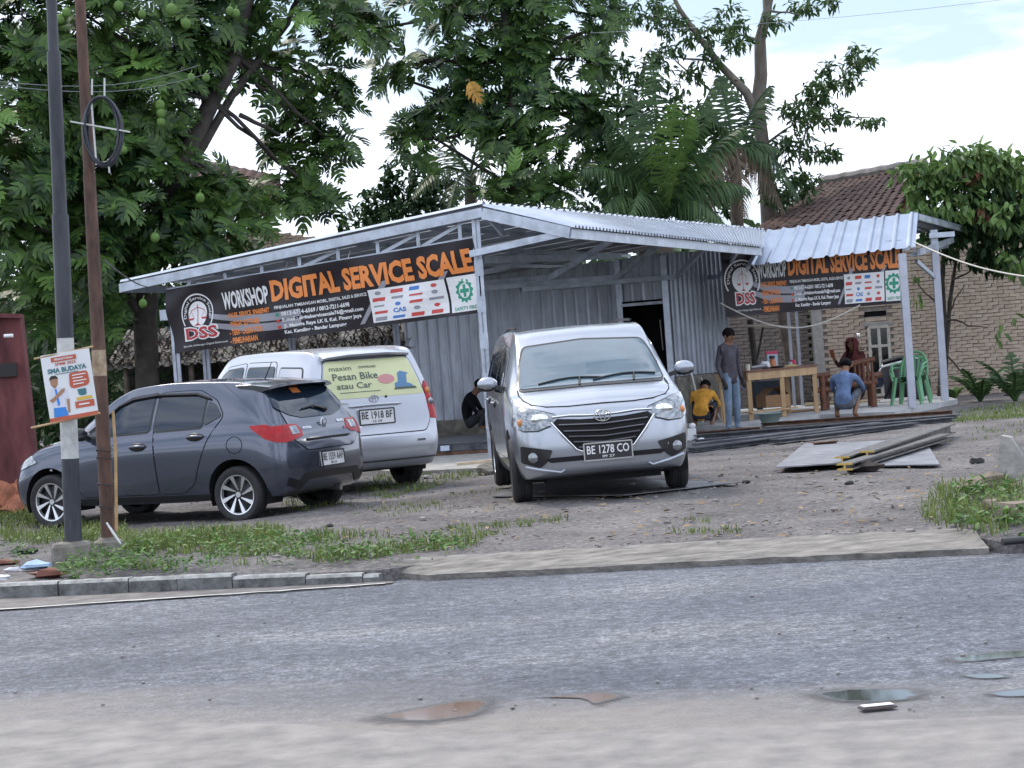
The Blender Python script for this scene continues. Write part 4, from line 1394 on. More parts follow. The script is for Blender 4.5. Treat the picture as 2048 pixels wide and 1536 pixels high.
def breadfruit(root, blobs, trunkpts, trunk_r, fruits, seed, limbs=(), young=0.05, nparts=300, yellow=None):
    """rosettes of lobed leaves at twig ends; nearest leaves are parts of their own"""
    q = random.Random(seed)
    tr = MB()
    rs = [lerp(trunk_r, trunk_r * 0.5, k / (len(trunkpts) - 1)) for k in range(len(trunkpts))]
    tr.tube(trunkpts, rs, 10)
    top = trunkpts[-1]
    for i, (a, c, ra, rc) in enumerate(limbs):
        limb(tr, a, c, ra, rc, 0.06, 6, i + seed)
    leaves = []
    tw = MB()
    for bi, (c, r, n) in enumerate(blobs):
        nearest = min(trunkpts[1:], key=lambda p: (p - c).length)
        limb(tr, nearest, c, max(0.03, trunk_r * 0.2), 0.025, 0.1, 5, bi + seed * 3)
        for k in range(n):
            v = in_ball(q)
            if v.length < 0.45: v = v.normalized() * q.uniform(0.5, 1)
            tip = c + Vector((v.x * r[0], v.y * r[1], v.z * r[2]))
            axis = (Vector((v.x, v.y * 0.8 - 0.25, v.z * 0.6 + 0.55)) + in_ball(q) * 0.3).normalized()
            if q.random() < 0.7:
                limb(tw, tip - axis * q.uniform(0.3, 0.6), tip, 0.016, 0.01, 0.05, 2, k)
            nl = q.randint(6, 9)
            yg = q.random() < young
            for j in range(nl):
                a = 2 * math.pi * (j / nl) + q.uniform(-0.25, 0.25)
                pol = q.uniform(0.75, 1.75)
                s = axis.orthogonal().normalized(); t = axis.cross(s)
                d = axis * math.cos(pol) + (s * math.cos(a) + t * math.sin(a)) * math.sin(pol)
                d.z -= 0.12
                ln_ = q.uniform(0.34, 0.70) * (0.85 if yg else 1)
                st = tip + d.normalized() * 0.05 - axis * q.uniform(0, 0.12)
                M3 = frame(d, q.uniform(-0.5, 0.5), axis + Vector((0, 0, 0.4)))
                leaves.append((st, M3, ln_, q.randrange(len(BREAD)), yg and j < 3))
            if yg:
                M3 = frame(axis + in_ball(q) * 0.2, q.uniform(0, 3), Vector((0, -1, 0.2)))
                leaves.append((tip, M3, 0.3, 0, True))
    tr.build('trunk', dark_bark, root, smooth=60)
    tag(tw.build('twigs', bark, root, smooth=60), kind='stuff')
    inv = XF[root.name].inverted()
    def score(L):
        p = L[0]
        # unobstructed leaves: nearest to the street, and inside the view
        px = p.x / p.y
        return p.y + (6 if abs(px) > 0.235 else 0) + (6 if (p.z - CAMH) / p.y > 0.18 else 0) - (4 if L[4] else 0)
    leaves.sort(key=score)
    rest, resty = MB(), MB()
    for i, (st, M3, ln_, k, yg) in enumerate(leaves):
        Mx = Matrix.Translation(st) @ M3.to_4x4() @ Matrix.Scale(ln_, 4)
        if i < nparts:
            me = YOUNG_ME[k % 2] if yg else BREAD_ME[k]
            o = bpy.data.objects.new('leaf', me); COL.objects.link(o); o.parent = root
            o.matrix_local = inv @ Mx
        else:
            (resty if yg else rest).add([Mx @ v for v in BREAD[k].v], BREAD[k].f)
    tag(rest.build('crown', leaf_bread, root), kind='stuff')
    if resty.v:
        tag(resty.build('young_leaves', leaf_young, root), kind='stuff')
    fm = mat('green breadfruit skin', (0.10, 0.185, 0.035), 0.65, 0, 0.25, 20, bump=0.5, bscale=120)
    for p, r in fruits:
        f = MB(); f.blob(p, (r, r, r * 1.1), 12, 0.06, q.random() * 9)
        f.tube([p + Vector((0, 0, r)), p + Vector((0.02, 0.05, r + 0.06))], 0.010, 5)
        f.build('breadfruit', fm, root, smooth=60)
    if yellow is not None:
        o = place('yellow_leaf', BREAD[1].mesh('leaf', leaf_yellow), root)
        o.matrix_local = inv @ Matrix.Translation(yellow) @ frame((0.25, -0.35, -0.9), 0.4, (0, -1, 0)).to_4x4() @ Matrix.Scale(0.5, 4)
        o['label'] = 'single yellowed leaf'

def blobs_px(rows, f=1.0):
    out = []
    for px, py, d, rx, rz, n in rows:
        out.append((at(px, py, d), (rx, rx * 0.9, rz), max(1, int(n * f))))
    return out

# ---- big breadfruit tree on the left
t1 = thing('breadfruit_tree', 'huge breadfruit tree with green fruit towering behind the two poles', 'tree', tuple(Vector((at(290, 800, 38.6).x, 38.6, 0.1))))
tb = at(292, 790, 38.6); tb.z = 0.0
tp_ = [tb, at(290, 640, 38.6), at(300, 500, 38.6), at(330, 400, 38.8), at(372, 310, 39.0), at(425, 200, 39.2), at(470, 110, 39.4), at(500, -40, 39.6), at(520, -200, 39.8)]
T1B = blobs_px([
    (40, 40, 37.5, 1.0, 0.9, 15), (170, 30, 38, 0.9, 0.9, 13), (300, 40, 38.5, 1.0, 0.9, 15), (430, 20, 39.2, 0.9, 0.7, 11), (540, 10, 40, 0.9, 0.6, 9),
    (660, 20, 40.6, 0.8, 0.7, 9), (30, 190, 37.2, 0.9, 0.9, 13), (150, 180, 37.6, 0.9, 0.8, 13), (290, 170, 38.2, 0.9, 0.8, 13), (370, 110, 38.8, 0.7, 0.6, 9),
    (60, 330, 37.0, 1.0, 0.8, 13), (190, 330, 37.4, 0.8, 0.8, 12), (310, 330, 38.0, 0.8, 0.8, 12), (40, 450, 36.8, 0.8, 0.6, 8), (270, 440, 37.4, 0.8, 0.6, 11),
    (370, 440, 38.2, 0.75, 0.6, 10), (440, 470, 38.6, 0.5, 0.4, 5), (180, 470, 37.0, 0.6, 0.6, 6), (560, 140, 40.2, 0.75, 0.5, 8), (650, 170, 40.8, 0.6, 0.55, 7), (600, 260, 40.6, 0.6, 0.5, 7),
    (670, 290, 40.8, 0.45, 0.4, 5), (560, 330, 40.2, 0.5, 0.4, 5), (630, 390, 40.4, 0.6, 0.35, 6), (520, 400, 39.6, 0.5, 0.35, 5), (430, 370, 39.0, 0.5, 0.4, 5), (700, 30, 41, 0.5, 0.6, 5),
    (90, 545, 36.8, 0.35, 0.3, 3), (60, 500, 37.0, 0.45, 0.3, 3), (205, 560, 37.2, 0.3, 0.35, 3), (60, 620, 37.2, 0.4, 0.25, 2), (200, 640, 37.4, 0.35, 0.3, 3), (260, 540, 37.8, 0.4, 0.3, 3),
    (110, 420, 38.4, 0.9, 0.7, 12), (30, 300, 38.6, 1.0, 0.9, 12), (200, 250, 39.0, 1.0, 0.9, 14), (330, 230, 39.2, 0.7, 0.7, 9), (120, 110, 39.2, 1.1, 0.9, 14), (360, 400, 39.0, 0.8, 0.6, 10), (240, 540, 38.8, 0.8, 0.5, 9), (90, 600, 38.8, 0.9, 0.5, 9), (420, 130, 39.8, .6, .5, 6), (100, -140, 38, 1.6, 1.0, 14), (330, -150, 39, 1.6, 1.0, 14), (560, -130, 40, 1.4, 0.9, 10), (-150, 150, 37.5, 1.3, 1.6, 14), (-130, 420, 37.2, 1.0, 1.2, 8)])
fr1 = [(at(x, y, 36.6), r) for x, y, r in ((120, 38, .085), (133, 25, .08), (237, 12, .085), (343, 19, .1), (284, 28, .07), (372, 47, .085), (42, 210, .085), (47, 228, .085), (44, 245, .08), (320, 210, .085), (322, 226, .08), (322, 244, .075),
       (247, 300, .07), (220, 424, .075), (229, 415, .07), (310, 475, .08), (400, 395, .08), (286, 607, .075), (460, 22, .07), (472, 26, .07), (382, 155, .07), (412, 155, .07))]
breadfruit(t1, T1B, tp_, 0.23, fr1, 11, limbs=[(tp_[2], at(200, 330, 38.0), 0.10, 0.04), (tp_[3], at(535, 95, 39.8), 0.09, 0.07), (at(535, 95, 39.8), at(640, -60, 40.4), 0.07, 0.04), (tp_[1], at(120, 420, 37.6), 0.10, 0.04), (at(480, 230, 39.6), at(560, 270, 40.2), 0.05, 0.03)], young=0.09)

# ---- second breadfruit tree behind the shed ridge
t2 = thing('breadfruit_tree', 'breadfruit tree rising behind the shed roof ridge with one yellow leaf', 'tree', (at(1040, 700, 42.5).x, 42.5, 0.1))
t2b = at(1040, 700, 42.5); t2b.z = 0
tp2 = [t2b, at(1035, 520, 42.5), at(1030, 380, 42.5), at(1025, 250, 42.5), at(1020, 120, 42.6), at(1010, 0, 42.8), at(1000, -120, 43)]
T2B = blobs_px([
    (960, 20, 43, 0.9, 0.7, 11), (1080, 20, 43, 0.9, 0.7, 11), (1190, 30, 43.4, 0.7, 0.6, 8), (870, 20, 43.4, 0.6, 0.4, 5), (940, 110, 42.6, 0.7, 0.5, 8), (1050, 110, 42.4, 0.8, 0.5, 9),
    (1150, 120, 42.8, 0.7, 0.5, 8), (840, 120, 43, 0.5, 0.3, 4), (980, 200, 42.2, 0.6, 0.45, 7), (1080, 210, 41.8, 0.6, 0.45, 7), (900, 210, 42.6, 0.5, 0.35, 5), (1170, 220, 42.2, 0.6, 0.4, 6),
    (1010, 290, 41.6, 0.55, 0.4, 6), (1090, 300, 41.4, 0.5, 0.4, 6), (1040, 370, 41.0, 0.55, 0.3, 6), (1110, 380, 40.8, 0.4, 0.25, 4), (970, 395, 40.6, 0.35, 0.2, 3), (830, 230, 43, 0.35, 0.3, 3), (790, 130, 43.4, 0.35, 0.3, 3),
    (820, 280, 42.8, 0.35, 0.25, 3), (745, 60, 43.6, 0.35, 0.4, 3), (1215, 330, 42.4, 0.5, 0.4, 5), (1000, -130, 43, 1.6, 0.9, 12), (800, -60, 43.6, 0.8, 0.5, 4), (1200, -90, 43.4, 1.0, 0.7, 6)])
breadfruit(t2, T2B, tp2, 0.20, [(at(840, 290, 41.8), 0.07)], 23, limbs=[(tp2[3], at(790, 150, 43.2), 0.06, 0.02), (tp2[2], at(830, 250, 42.9), 0.05, 0.02), (tp2[4], at(1180, 60, 43.2), 0.07, 0.03)], young=0.12, yellow=at(938, 160, 41.4))

# ---- generic leafy crowns
def leafquad(b, p, M3, L, W, fold=0.25, droop=0.2):
    pts = [(0, 0, 0), (0.35, -0.5, 1), (0.35, 0, 0), (0.35, 0.5, 1), (0.75, -0.36, 1), (0.75, 0, 0), (0.75, 0.36, 1), (1, 0, 0)]
    vs = [p + M3 @ Vector((x * L, y * W, fold * abs(y) * W - droop * x * x * L)) for x, y, z in pts]
    b.add(vs, [(0, 1, 2), (0, 2, 3), (1, 4, 5, 2), (2, 5, 6, 3), (4, 7, 5), (5, 7, 6)])
def leafy(root, blobs, m, L, W, per, seed, droop=0.3, name='crown', hang=0.3, clump=5):
    q = random.Random(seed)
    b = MB()
    for c, r, n in blobs:
        for k in range(n):
            v = in_ball(q)
            if v.length < 0.5: v = v.normalized() * q.uniform(0.5, 1)
            t = c + Vector((v.x * r[0], v.y * r[1], v.z * r[2]))
            for j in range(per):
                d = (in_ball(q).normalized() + v * 0.4 + Vector((0, -0.15, -hang))).normalized()
                l_ = L * q.uniform(0.7, 1.2)
                leafquad(b, t + in_ball(q) * L * 0.5, frame(d, q.uniform(-0.9, 0.9)), l_, W * q.uniform(0.8, 1.2), 0.3, droop)
    return tag(b.build(name, m, root), kind='stuff')

t3 = thing('round_tree', 'small round dark tree in the gap between the breadfruit trees', 'tree', (at(830, 700, 49).x, 49, 0.1))
b = MB(); p3 = at(830, 700, 49); p3.z = 0
b.tube([p3, at(832, 480, 49), at(835, 390, 49)], [0.16, 0.12, 0.07], 8); b.build('trunk', dark_bark, t3, smooth=60)
leafy(t3, blobs_px([(820, 365, 49, 0.75, 0.6, 130), (880, 390, 48.6, 0.6, 0.45, 90), (770, 400, 48.8, 0.55, 0.45, 80), (830, 430, 48.4, 1.0, 0.4, 120), (720, 440, 48.6, 0.5, 0.3, 50)]), leaf_small, 0.19, 0.085, 5, 31)

# ---- tall feathery tree
t4 = thing('tall_tree', 'tall pale barked tree with feathery crown rising behind the canopy joint', 'tree', (at(1538, 700, 46).x, 46, 0.1))
p4 = at(1548, 700, 46); p4.z = 0
tb4 = MB()
tb4.tube([p4, at(1540, 470, 46), at(1534, 380, 46), at(1525, 290, 46), at(1515, 215, 46), at(1522, 150, 46), at(1520, 80, 46), at(1535, 20, 46), at(1530, -60, 46), at(1540, -160, 46)], [0.20, 0.18, 0.17, 0.155, 0.16, 0.145, 0.125, 0.10, 0.09, 0.05], 10)
tb4.tube([at(1513, 230, 46), at(1493, 185, 45.9), at(1440, 130, 45.8), at(1395, 70, 45.8), at(1360, 20, 45.8), at(1330, -40, 45.8)], [0.11, 0.10, 0.08, 0.06, 0.05, 0.03], 8)
tb4.tube([at(1532, 40, 46), at(1542, 0, 46.1), at(1550, -60, 46.1)], [0.07, 0.05, 0.03], 7)
for k, (a, c, r) in enumerate([((1440, 130), (1330, 105), .035), ((1395, 70), (1290, 10), .04), ((1330, 105), (1340, 60), .02), ((1525, 290), (1600, 240), .04), ((1600, 240), (1720, 120), .03), ((1600, 240), (1740, 235), .025), ((1530, 340), (1580, 290), .04), ((1580, 290), (1620, 300), .03), ((1600, 300), (1620, 240), .03), ((1535, 20), (1600, 30), .03), ((1395, 70), (1450, 40), .025), ((1520, 80), (1450, 60), .03), ((1380, 150), (1340, 110), .02), ((1580, 300), (1690, 310), .025)]):
    limb(tb4, at(*a, 46), at(*c, 46 + (k % 3 - 1) * 0.5), r, 0.012, 0.08, 5, k)
tb4.build('trunk', mat('pale grey bark', (0.17, 0.135, 0.11), 0.9, 0, 0.45, 4, bump=0.6, bscale=14, col2=(0.26, 0.23, 0.20), stretch=(1, 1, 0.35)), t4, smooth=60)
leafy(t4, blobs_px([(1680, 150, 46, 0.5, 0.35, 34), (1720, 115, 46, 0.35, 0.22, 22), (1640, 180, 45.8, 0.4, 0.3, 30), (1600, 220, 45.8, 0.45, 0.28, 34), (1650, 235, 46.2, 0.5, 0.2, 28), (1740, 240, 46.2, 0.3, 0.12, 13),
    (1590, 290, 45.6, 0.45, 0.3, 36), (1640, 310, 45.8, 0.5, 0.18, 22), (1560, 370, 45.4, 0.45, 0.45, 40), (1610, 370, 45.6, 0.35, 0.3, 26), (1460, 40, 45.8, 0.45, 0.35, 24), (1480, 80, 45.4, 0.35, 0.2, 18), (1400, 60, 45.8, 0.4, 0.3, 20),
    (1340, 40, 45.8, 0.5, 0.3, 28), (1290, 20, 46, 0.45, 0.3, 26), (1330, 110, 45.6, 0.45, 0.3, 30), (1420, 120, 45.6, 0.3, 0.25, 14), (1380, 160, 45.8, 0.35, 0.25, 18), (1600, 15, 46, 0.35, 0.15, 16), (1660, 5, 46, 0.25, 0.1, 9), (1550, 45, 45.6, 0.25, 0.2, 12),
    (1460, 170, 46, 0.3, 0.25, 12), (1300, -80, 46, 1.0, 0.5, 30), (1500, -80, 46, 1.0, 0.5, 30), (1650, -60, 46, 0.7, 0.35, 14)]), leaf_feather, 0.20, 0.06, 7, 41, hang=0.45)

# ---- dense dark tree behind the palm
t5 = thing('dense_tree', 'dense dark leafed tree standing behind the young coconut palm', 'tree', (at(1290, 700, 50).x, 50, 0.1))
b = MB(); p5 = at(1290, 700, 50); p5.z = 0
b.tube([p5, at(1290, 450, 50), at(1292, 300, 50)], [0.25, 0.2, 0.1], 8); b.build('trunk', dark_bark, t5, smooth=60)
leafy(t5, blobs_px([(1240, 150, 50, 0.7, 0.5, 60), (1300, 200, 49.6, 0.8, 0.6, 80), (1230, 260, 49.4, 0.8, 0.7, 100), (1350, 290, 49.4, 0.7, 0.7, 90), (1180, 340, 49.2, 0.6, 0.5, 70), (1270, 370, 49, 1.0, 0.6, 120), (1400, 240, 49.8, 0.6, 0.5, 50), (1440, 330, 49.4, 0.6, 0.6, 80), (1400, 400, 49, 1.0, 0.5, 110), (1200, 420, 48.6, 1.0, 0.4, 80), (1490, 300, 50, 0.4, 0.5, 40), (1590, 400, 49, 0.6, 0.5, 80), (1640, 430, 48.6, 0.35, 0.3, 30)]), leaf_small, 0.2, 0.08, 5, 51)

t7 = thing('dense_tree', 'dense dark tree filling the gaps behind the huge breadfruit tree', 'tree', (at(150, 700, 47).x, 47, 0.1))
b = MB(); p7 = at(150, 700, 47); p7.z = 0
b.tube([p7, at(150, 450, 47), at(160, 250, 47)], [0.3, 0.24, 0.12], 8); b.build('trunk', dark_bark, t7, smooth=60)
leafy(t7, blobs_px([(60, 120, 47, 1.2, 0.9, 120), (200, 150, 47, 1.1, 0.8, 110), (40, 300, 46.6, 1.2, 1.0, 150), (180, 320, 46.4, 1.2, 1.0, 160), (300, 300, 47, 0.7, 0.7, 70), (90, 470, 46, 1.4, 0.9, 190), (270, 470, 46.2, 1.1, 0.8, 150), (380, 500, 46.4, 0.7, 0.5, 60), (150, 600, 45.8, 1.8, 0.8, 200), (-80, 300, 46.6, 1.2, 1.6, 120)]), leaf_small, 0.24, 0.10, 5, 71)

# ---- coconut palms: every frond is a part
def frond(base, tip, L=None, sag=0.25, n=34, width=0.55, seed=0, hang=0.5):
    q = random.Random(seed)
    base, tip = Vector(base), Vector(tip)
    d = tip - base; L = d.length
    b = MB()
    pts = []
    for k in range(13):
        t = k / 12
        pts.append(base.lerp(tip, t) + Vector((0, 0, sag * L * math.sin(math.pi * t) * 0.9)))
    b.tube(pts, [lerp(0.035, 0.008, k / 12) for k in range(13)], 6)
    def on(t):
        f = min(11.999, t * 12); i = int(f)
        return pts[i].lerp(pts[i + 1], f - i), (pts[i + 1] - pts[i]).normalized()
    for k in range(n):
        t = 0.12 + 0.86 * k / n
        p, tg = on(t)
        side = tg.cross(Vector((0, 0, 1)))
        if side.length < 0.25: side = tg.cross(Vector((0.3, -1, 0.1)))
        side.normalize()
        w = width * (0.55 + 0.45 * math.sin(math.pi * min(1, t * 1.15))) * (1 - 0.55 * t ** 3)
        for s in (-1, 1):
            dd = (side * s * q.uniform(0.75, 0.95) + tg * q.uniform(0.45, 0.75) + Vector((0, 0, -hang * q.uniform(0.4, 1.1)))).normalized()
            e1 = p + dd * w * 0.55
            e2 = p + dd * w + Vector((0, 0, -hang * 0.35 * w))
            nn = tg * 0.018
            b.add([p - nn, p + nn, e1 + nn * 1.2, e1 - nn * 1.2, e2], [(0, 1, 2, 3), (3, 2, 4)])
    return b
palm = thing('coconut_palm', 'young coconut palm with upright fronds behind the shed roof', 'palm', (at(1330, 700, 41.2).x, 41.2, 0.1))
pb = at(1328, 452, 41.2)
b = MB(); pz = Vector(pb); pz.z = 0
b.tube([pz, pz.lerp(pb, 0.5), pb], [0.2, 0.17, 0.16], 9); b.build('trunk', bark, palm, smooth=60)
leaf_palm_light = leafmat('fresh palm leaflet', (0.07, 0.14, 0.03), (0.17, 0.27, 0.07), 1.0, 0.45)
for k, (x, y, dd, s, dry) in enumerate([(1300, 120, 41.0, 0.02, 0), (1348, 200, 40.9, 0.02, 1), (1215, 235, 40.6, 0.10, 0), (1425, 170, 41.4, 0.06, 0), (1160, 340, 40.2, 0.22, 0), (1490, 250, 41.2, 0.14, 0), (1190, 440, 39.8, 0.34, 0), (1500, 380, 40.8, 0.26, 0), (1385, 210, 40.7, 0.05, 1), (1255, 170, 41.8, 0.05, 0), (1450, 450, 40.2, 0.34, 0), (1260, 440, 39.6, 0.36, 0)]):
    frond(pb + Vector((rnd.uniform(-.08, .08), rnd.uniform(-.08, .08), rnd.uniform(-.1, .1))), at(x, y, dd), sag=s, n=58, seed=k, width=0.80, hang=0.9).build('frond', leaf_palm_light if dry else leaf_palm, palm)
palm2 = thing('coconut_palm', 'coconut palm with brown hanging fronds beside the tall pale trunk', 'palm', (at(1475, 700, 44.2).x, 44.2, 0.1))
pb2 = at(1470, 300, 44.4)
b = MB(); pz = at(1480, 700, 44.4); pz.z = 0
b.tube([pz, at(1476, 480, 44.4), pb2], [0.16, 0.14, 0.12], 9); b.build('trunk', bark, palm2, smooth=60)
for k, (x, y, dd, s, dry) in enumerate([(1440, 150, 44.6, 0.05, 0), (1540, 170, 44.8, 0.1, 0), (1400, 230, 44.0, 0.14, 0), (1560, 300, 44.2, 0.2, 0), (1490, 440, 43.2, 0.25, 1), (1420, 450, 43.4, 0.3, 1), (1380, 420, 43.8, 0.3, 1), (1600, 400, 43.6, 0.3, 0), (1570, 430, 43.6, 0.3, 1)]):
    frond(pb2, at(x, y, dd), sag=s, n=50, seed=60 + k, width=0.65, hang=1.1 if dry else 0.7).build('frond', leaf_dry if dry else leaf_palm, palm2)
palm3 = thing('coconut_palm', 'coconut palm whose frond shows against the sky left of the shed ridge', 'palm', (at(930, 700, 46).x, 46, 0.1))
pb3 = at(940, 350, 46)
b = MB(); pz = at(945, 700, 46); pz.z = 0
b.tube([pz, pb3], [0.17, 0.13], 9); b.build('trunk', bark, palm3, smooth=60)
for k, (x, y, dd, s) in enumerate([(850, 220, 45.8, 0.08), (980, 200, 46.2, 0.05), (820, 400, 45, 0.25), (1060, 300, 45.8, 0.2), (900, 420, 44.6, 0.2), (1020, 400, 45, 0.25), (880, 300, 47, 0.1)]):
    frond(pb3, at(x, y, dd), sag=s, n=34, seed=90 + k, width=0.7).build('frond', leaf_palm, palm3)

# ---- leafy tree in front of the brick house
t6 = thing('rambutan_tree', 'bushy lime green tree with dark forked trunk against the brick house', 'tree', tuple(gp(1882, 800, 0.1)))
tb6 = MB()
d6 = 40.3
tb6.tube([Vector((at(1880, 790, d6).x, d6, 0.05)), at(1885, 700, d6), at(1888, 640, d6), at(1884, 560, d6), at(1890, 480, d6), at(1905, 400, d6)], [0.07, 0.06, 0.055, 0.05, 0.04, 0.03], 8)
tb6.tube([Vector((at(1884, 795, d6).x + 0.05, d6 + 0.1, 0.05)), at(1893, 700, d6 + .1), at(1900, 600, d6 + .1), at(1915, 500, d6 + .1)], [0.05, 0.045, 0.04, 0.03], 8)
for k, (a, c) in enumerate([((1888, 640), (1930, 570)), ((1888, 640), (1975, 655)), ((1885, 600), (1850, 530)), ((1885, 700), (1940, 760)), ((1886, 620), (1830, 560)), ((1905, 560), (1970, 530)), ((1890, 500), (1990, 440)), ((1890, 480), (1840, 400))]):
    limb(tb6, at(*a, d6), at(*c, d6 + rnd.uniform(-.4, .3)), 0.022, 0.008, 0.1, 5, k)
tb6.build('trunk', dark_bark, t6, smooth=60)
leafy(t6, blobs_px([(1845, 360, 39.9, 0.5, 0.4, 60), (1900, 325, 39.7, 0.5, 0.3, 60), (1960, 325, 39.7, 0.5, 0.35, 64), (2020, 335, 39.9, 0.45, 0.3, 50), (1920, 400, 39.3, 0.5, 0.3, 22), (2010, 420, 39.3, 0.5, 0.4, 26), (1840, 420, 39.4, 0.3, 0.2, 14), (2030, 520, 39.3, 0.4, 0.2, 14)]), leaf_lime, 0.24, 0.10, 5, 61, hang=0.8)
leafy(t6, blobs_px([(1900, 400, 40.2, 0.7, 0.45, 70), (1980, 420, 40, 0.7, 0.5, 75), (2040, 430, 40.2, 0.6, 0.5, 60), (1930, 480, 40, 0.6, 0.4, 50), (2010, 500, 40, 0.7, 0.35, 55), (1890, 450, 39.8, 0.4, 0.3, 24), (2080, 400, 40.4, 0.6, 0.6, 40)]), leaf_small, 0.25, 0.10, 5, 62, hang=0.8, name='shade_painted_crown')  # dark leaf colour paints the shade inside the crown
leafy(t6, blobs_px([(1945, 350, 39.6, 0.15, 0.1, 5), (1970, 425, 39.4, 0.12, 0.1, 4)]), leaf_brown, 0.22, 0.10, 4, 63, hang=1.0, name='browned_leaves')
leafy(t6, blobs_px([(1840, 570, 40, 0.3, 0.3, 3), (1815, 600, 40, 0.1, 0.3, 2), (1995, 670, 40, 0.2, 0.15, 2), (1830, 720, 40, 0.1, 0.2, 2), (2020, 640, 40, 0.2, 0.1, 2)]), leaf_lime, 0.22, 0.08, 3, 64, hang=1.2, name='stray_leaves')

# ---- undergrowth and distant tree line
und = MB()
q = random.Random(77)
for k in range(8500):
    x = q.uniform(-13, 9); y = q.uniform(44.5, 49) if x > -3 else q.uniform(40.5, 47)
    h = 2.2 + 1.4 * noise.noise(Vector((x * 0.5, y * 0.3, 2)))
    if x < -3.2: h += 1.3
    z = h * q.random() ** 0.8
    leafquad(und, Vector((x, y, z)), frame(in_ball(q) + Vector((0, -0.2, -0.1)), q.uniform(-1, 1)), q.uniform(0.25, 0.45), q.uniform(0.1, 0.18), 0.3, 0.3)
tag(und.build('undergrowth', leaf_small), kind='stuff')
far = MB()
for k in range(9000):
    x = q.uniform(-26, 26); y = q.uniform(56, 66)
    h = 4.3 + 1.5 * noise.noise(Vector((x * 0.3, 1, 2))) + 0.8 * noise.noise(Vector((x * 1.1, 4, 2)))
    z = h * q.random() ** 0.7
    leafquad(far, Vector((x, y, z)), frame(in_ball(q) + Vector((0, -0.2, -0.1)), q.uniform(-1, 1)), q.uniform(0.5, 0.9), q.uniform(0.25, 0.45), 0.3, 0.3)
tag(far.build('far_treeline', leaf_small), kind='stuff')
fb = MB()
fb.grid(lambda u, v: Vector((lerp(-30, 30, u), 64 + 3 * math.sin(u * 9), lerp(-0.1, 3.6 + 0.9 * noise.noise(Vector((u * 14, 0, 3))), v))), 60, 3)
tag(fb.build('far_thicket', mat('painted shade thicket', (0.02, 0.032, 0.018), 0.95, 0, 0.5, 2)), kind='stuff')  # backing sheet, near black green paints the shade within the thicket
# ================================================================== cars
def pchip(xs, ys):
    n = len(xs)
    h = [xs[i + 1] - xs[i] for i in range(n - 1)]
    dl = [(ys[i + 1] - ys[i]) / h[i] for i in range(n - 1)]
    m = [0.0] * n
    m[0], m[-1] = dl[0], dl[-1]
    for i in range(1, n - 1):
        if dl[i - 1] * dl[i] <= 0:
            m[i] = 0.0
        else:
            w1, w2 = 2 * h[i] + h[i - 1], h[i] + 2 * h[i - 1]
            m[i] = (w1 + w2) / (w1 / dl[i - 1] + w2 / dl[i])
    def f(x):
        x = max(xs[0], min(xs[-1], x))
        i = 0
        while i < n - 2 and x > xs[i + 1]: i += 1
        t = (x - xs[i]) / h[i]
        return ((1 + 2 * t) * (1 - t) ** 2 * ys[i] + t * (1 - t) ** 2 * h[i] * m[i] + t * t * (3 - 2 * t) * ys[i + 1] + t * t * (t - 1) * h[i] * m[i + 1])
    return f
def catmull(p, n):
    out = []
    for i in range(len(p) - 1):
        a, b, c, d = p[max(i - 1, 0)], p[i], p[i + 1], p[min(i + 2, len(p) - 1)]
        for k in range(n):
            t = k / n
            out.append(0.5 * ((2 * b) + (c - a) * t + (2 * a - 5 * b + 4 * c - d) * t * t + (3 * b - a - 3 * c + d) * t ** 3))
    out.append(p[-1])
    return out
def round_poly(pts, r=0.03, k=4):
    out = []
    n = len(pts)
    for i in range(n):
        a, b, c = Vector((*pts[i - 1], 0)), Vector((*pts[i], 0)), Vector((*pts[(i + 1) % n], 0))
        da, dc = (a - b), (c - b)
        ra, rc = min(r, da.length * 0.45), min(r, dc.length * 0.45)
        s, e = b + da.normalized() * ra, b + dc.normalized() * rc
        for j in range(k + 1):
            t = j / k
            q = s.lerp(b, t).lerp(b.lerp(e, t), t)
            out.append((q.x, q.y))
    return out
def grow(pts, d):
    """push a polygon outwards by d"""
    n = len(pts)
    area = sum(pts[i][0] * pts[(i + 1) % n][1] - pts[(i + 1) % n][0] * pts[i][1] for i in range(n))
    s = 1 if area > 0 else -1
    out = []
    for i in range(n):
        a, c = pts[i - 1], pts[(i + 1) % n]
        t = Vector((c[0] - a[0], c[1] - a[1]))
        if t.length < 1e-9:
            out.append(pts[i]); continue
        t.normalize()
        out.append((pts[i][0] + t.y * d * s, pts[i][1] - t.x * d * s))
    return out

paint_silver = mat('silver metallic paint', (0.37, 0.395, 0.445), 0.28, 0.75, 0.03, 3, coat=0.8)
paint_white = mat('pale silver paint', (0.47, 0.49, 0.54), 0.34, 0.55, 0.03, 3, coat=0.7)
paint_grey = mat('grey metallic paint', (0.078, 0.090, 0.125), 0.22, 0.65, 0.04, 3, coat=1.0)
car_glass = mat('tinted car glass', (0.008, 0.018, 0.034), 0.03, 0, spec=0.6, ior=1.5)
wind_glass = mat('windscreen glass', (0.055, 0.10, 0.13), 0.06, 0, spec=1.0, ior=1.75, var=0.2, vscale=3)  # blue grey base stands in for sky reflected in the glass
chrome = mat('chrome', (0.75, 0.76, 0.78), 0.12, 1.0)
lamp_red = mat('red lamp lens', (0.36, 0.006, 0.010), 0.25, 0, 0.2, 14, coat=0.2, spec=0.3)
lamp_clear = mat('clear lamp lens', (0.24, 0.26, 0.28), 0.1, 0.6, 0.5, 26, coat=0.9)
lamp_amber = mat('amber lamp', (0.55, 0.20, 0.05), 0.2, coat=0.6)
trim_black = mat('black trim', (0.016, 0.016, 0.018), 0.35)
alloy = mat('machined alloy', (0.62, 0.63, 0.65), 0.25, 0.9)
alloy_dark = mat('dark wheel centre', (0.025, 0.025, 0.028), 0.4, 0.3)

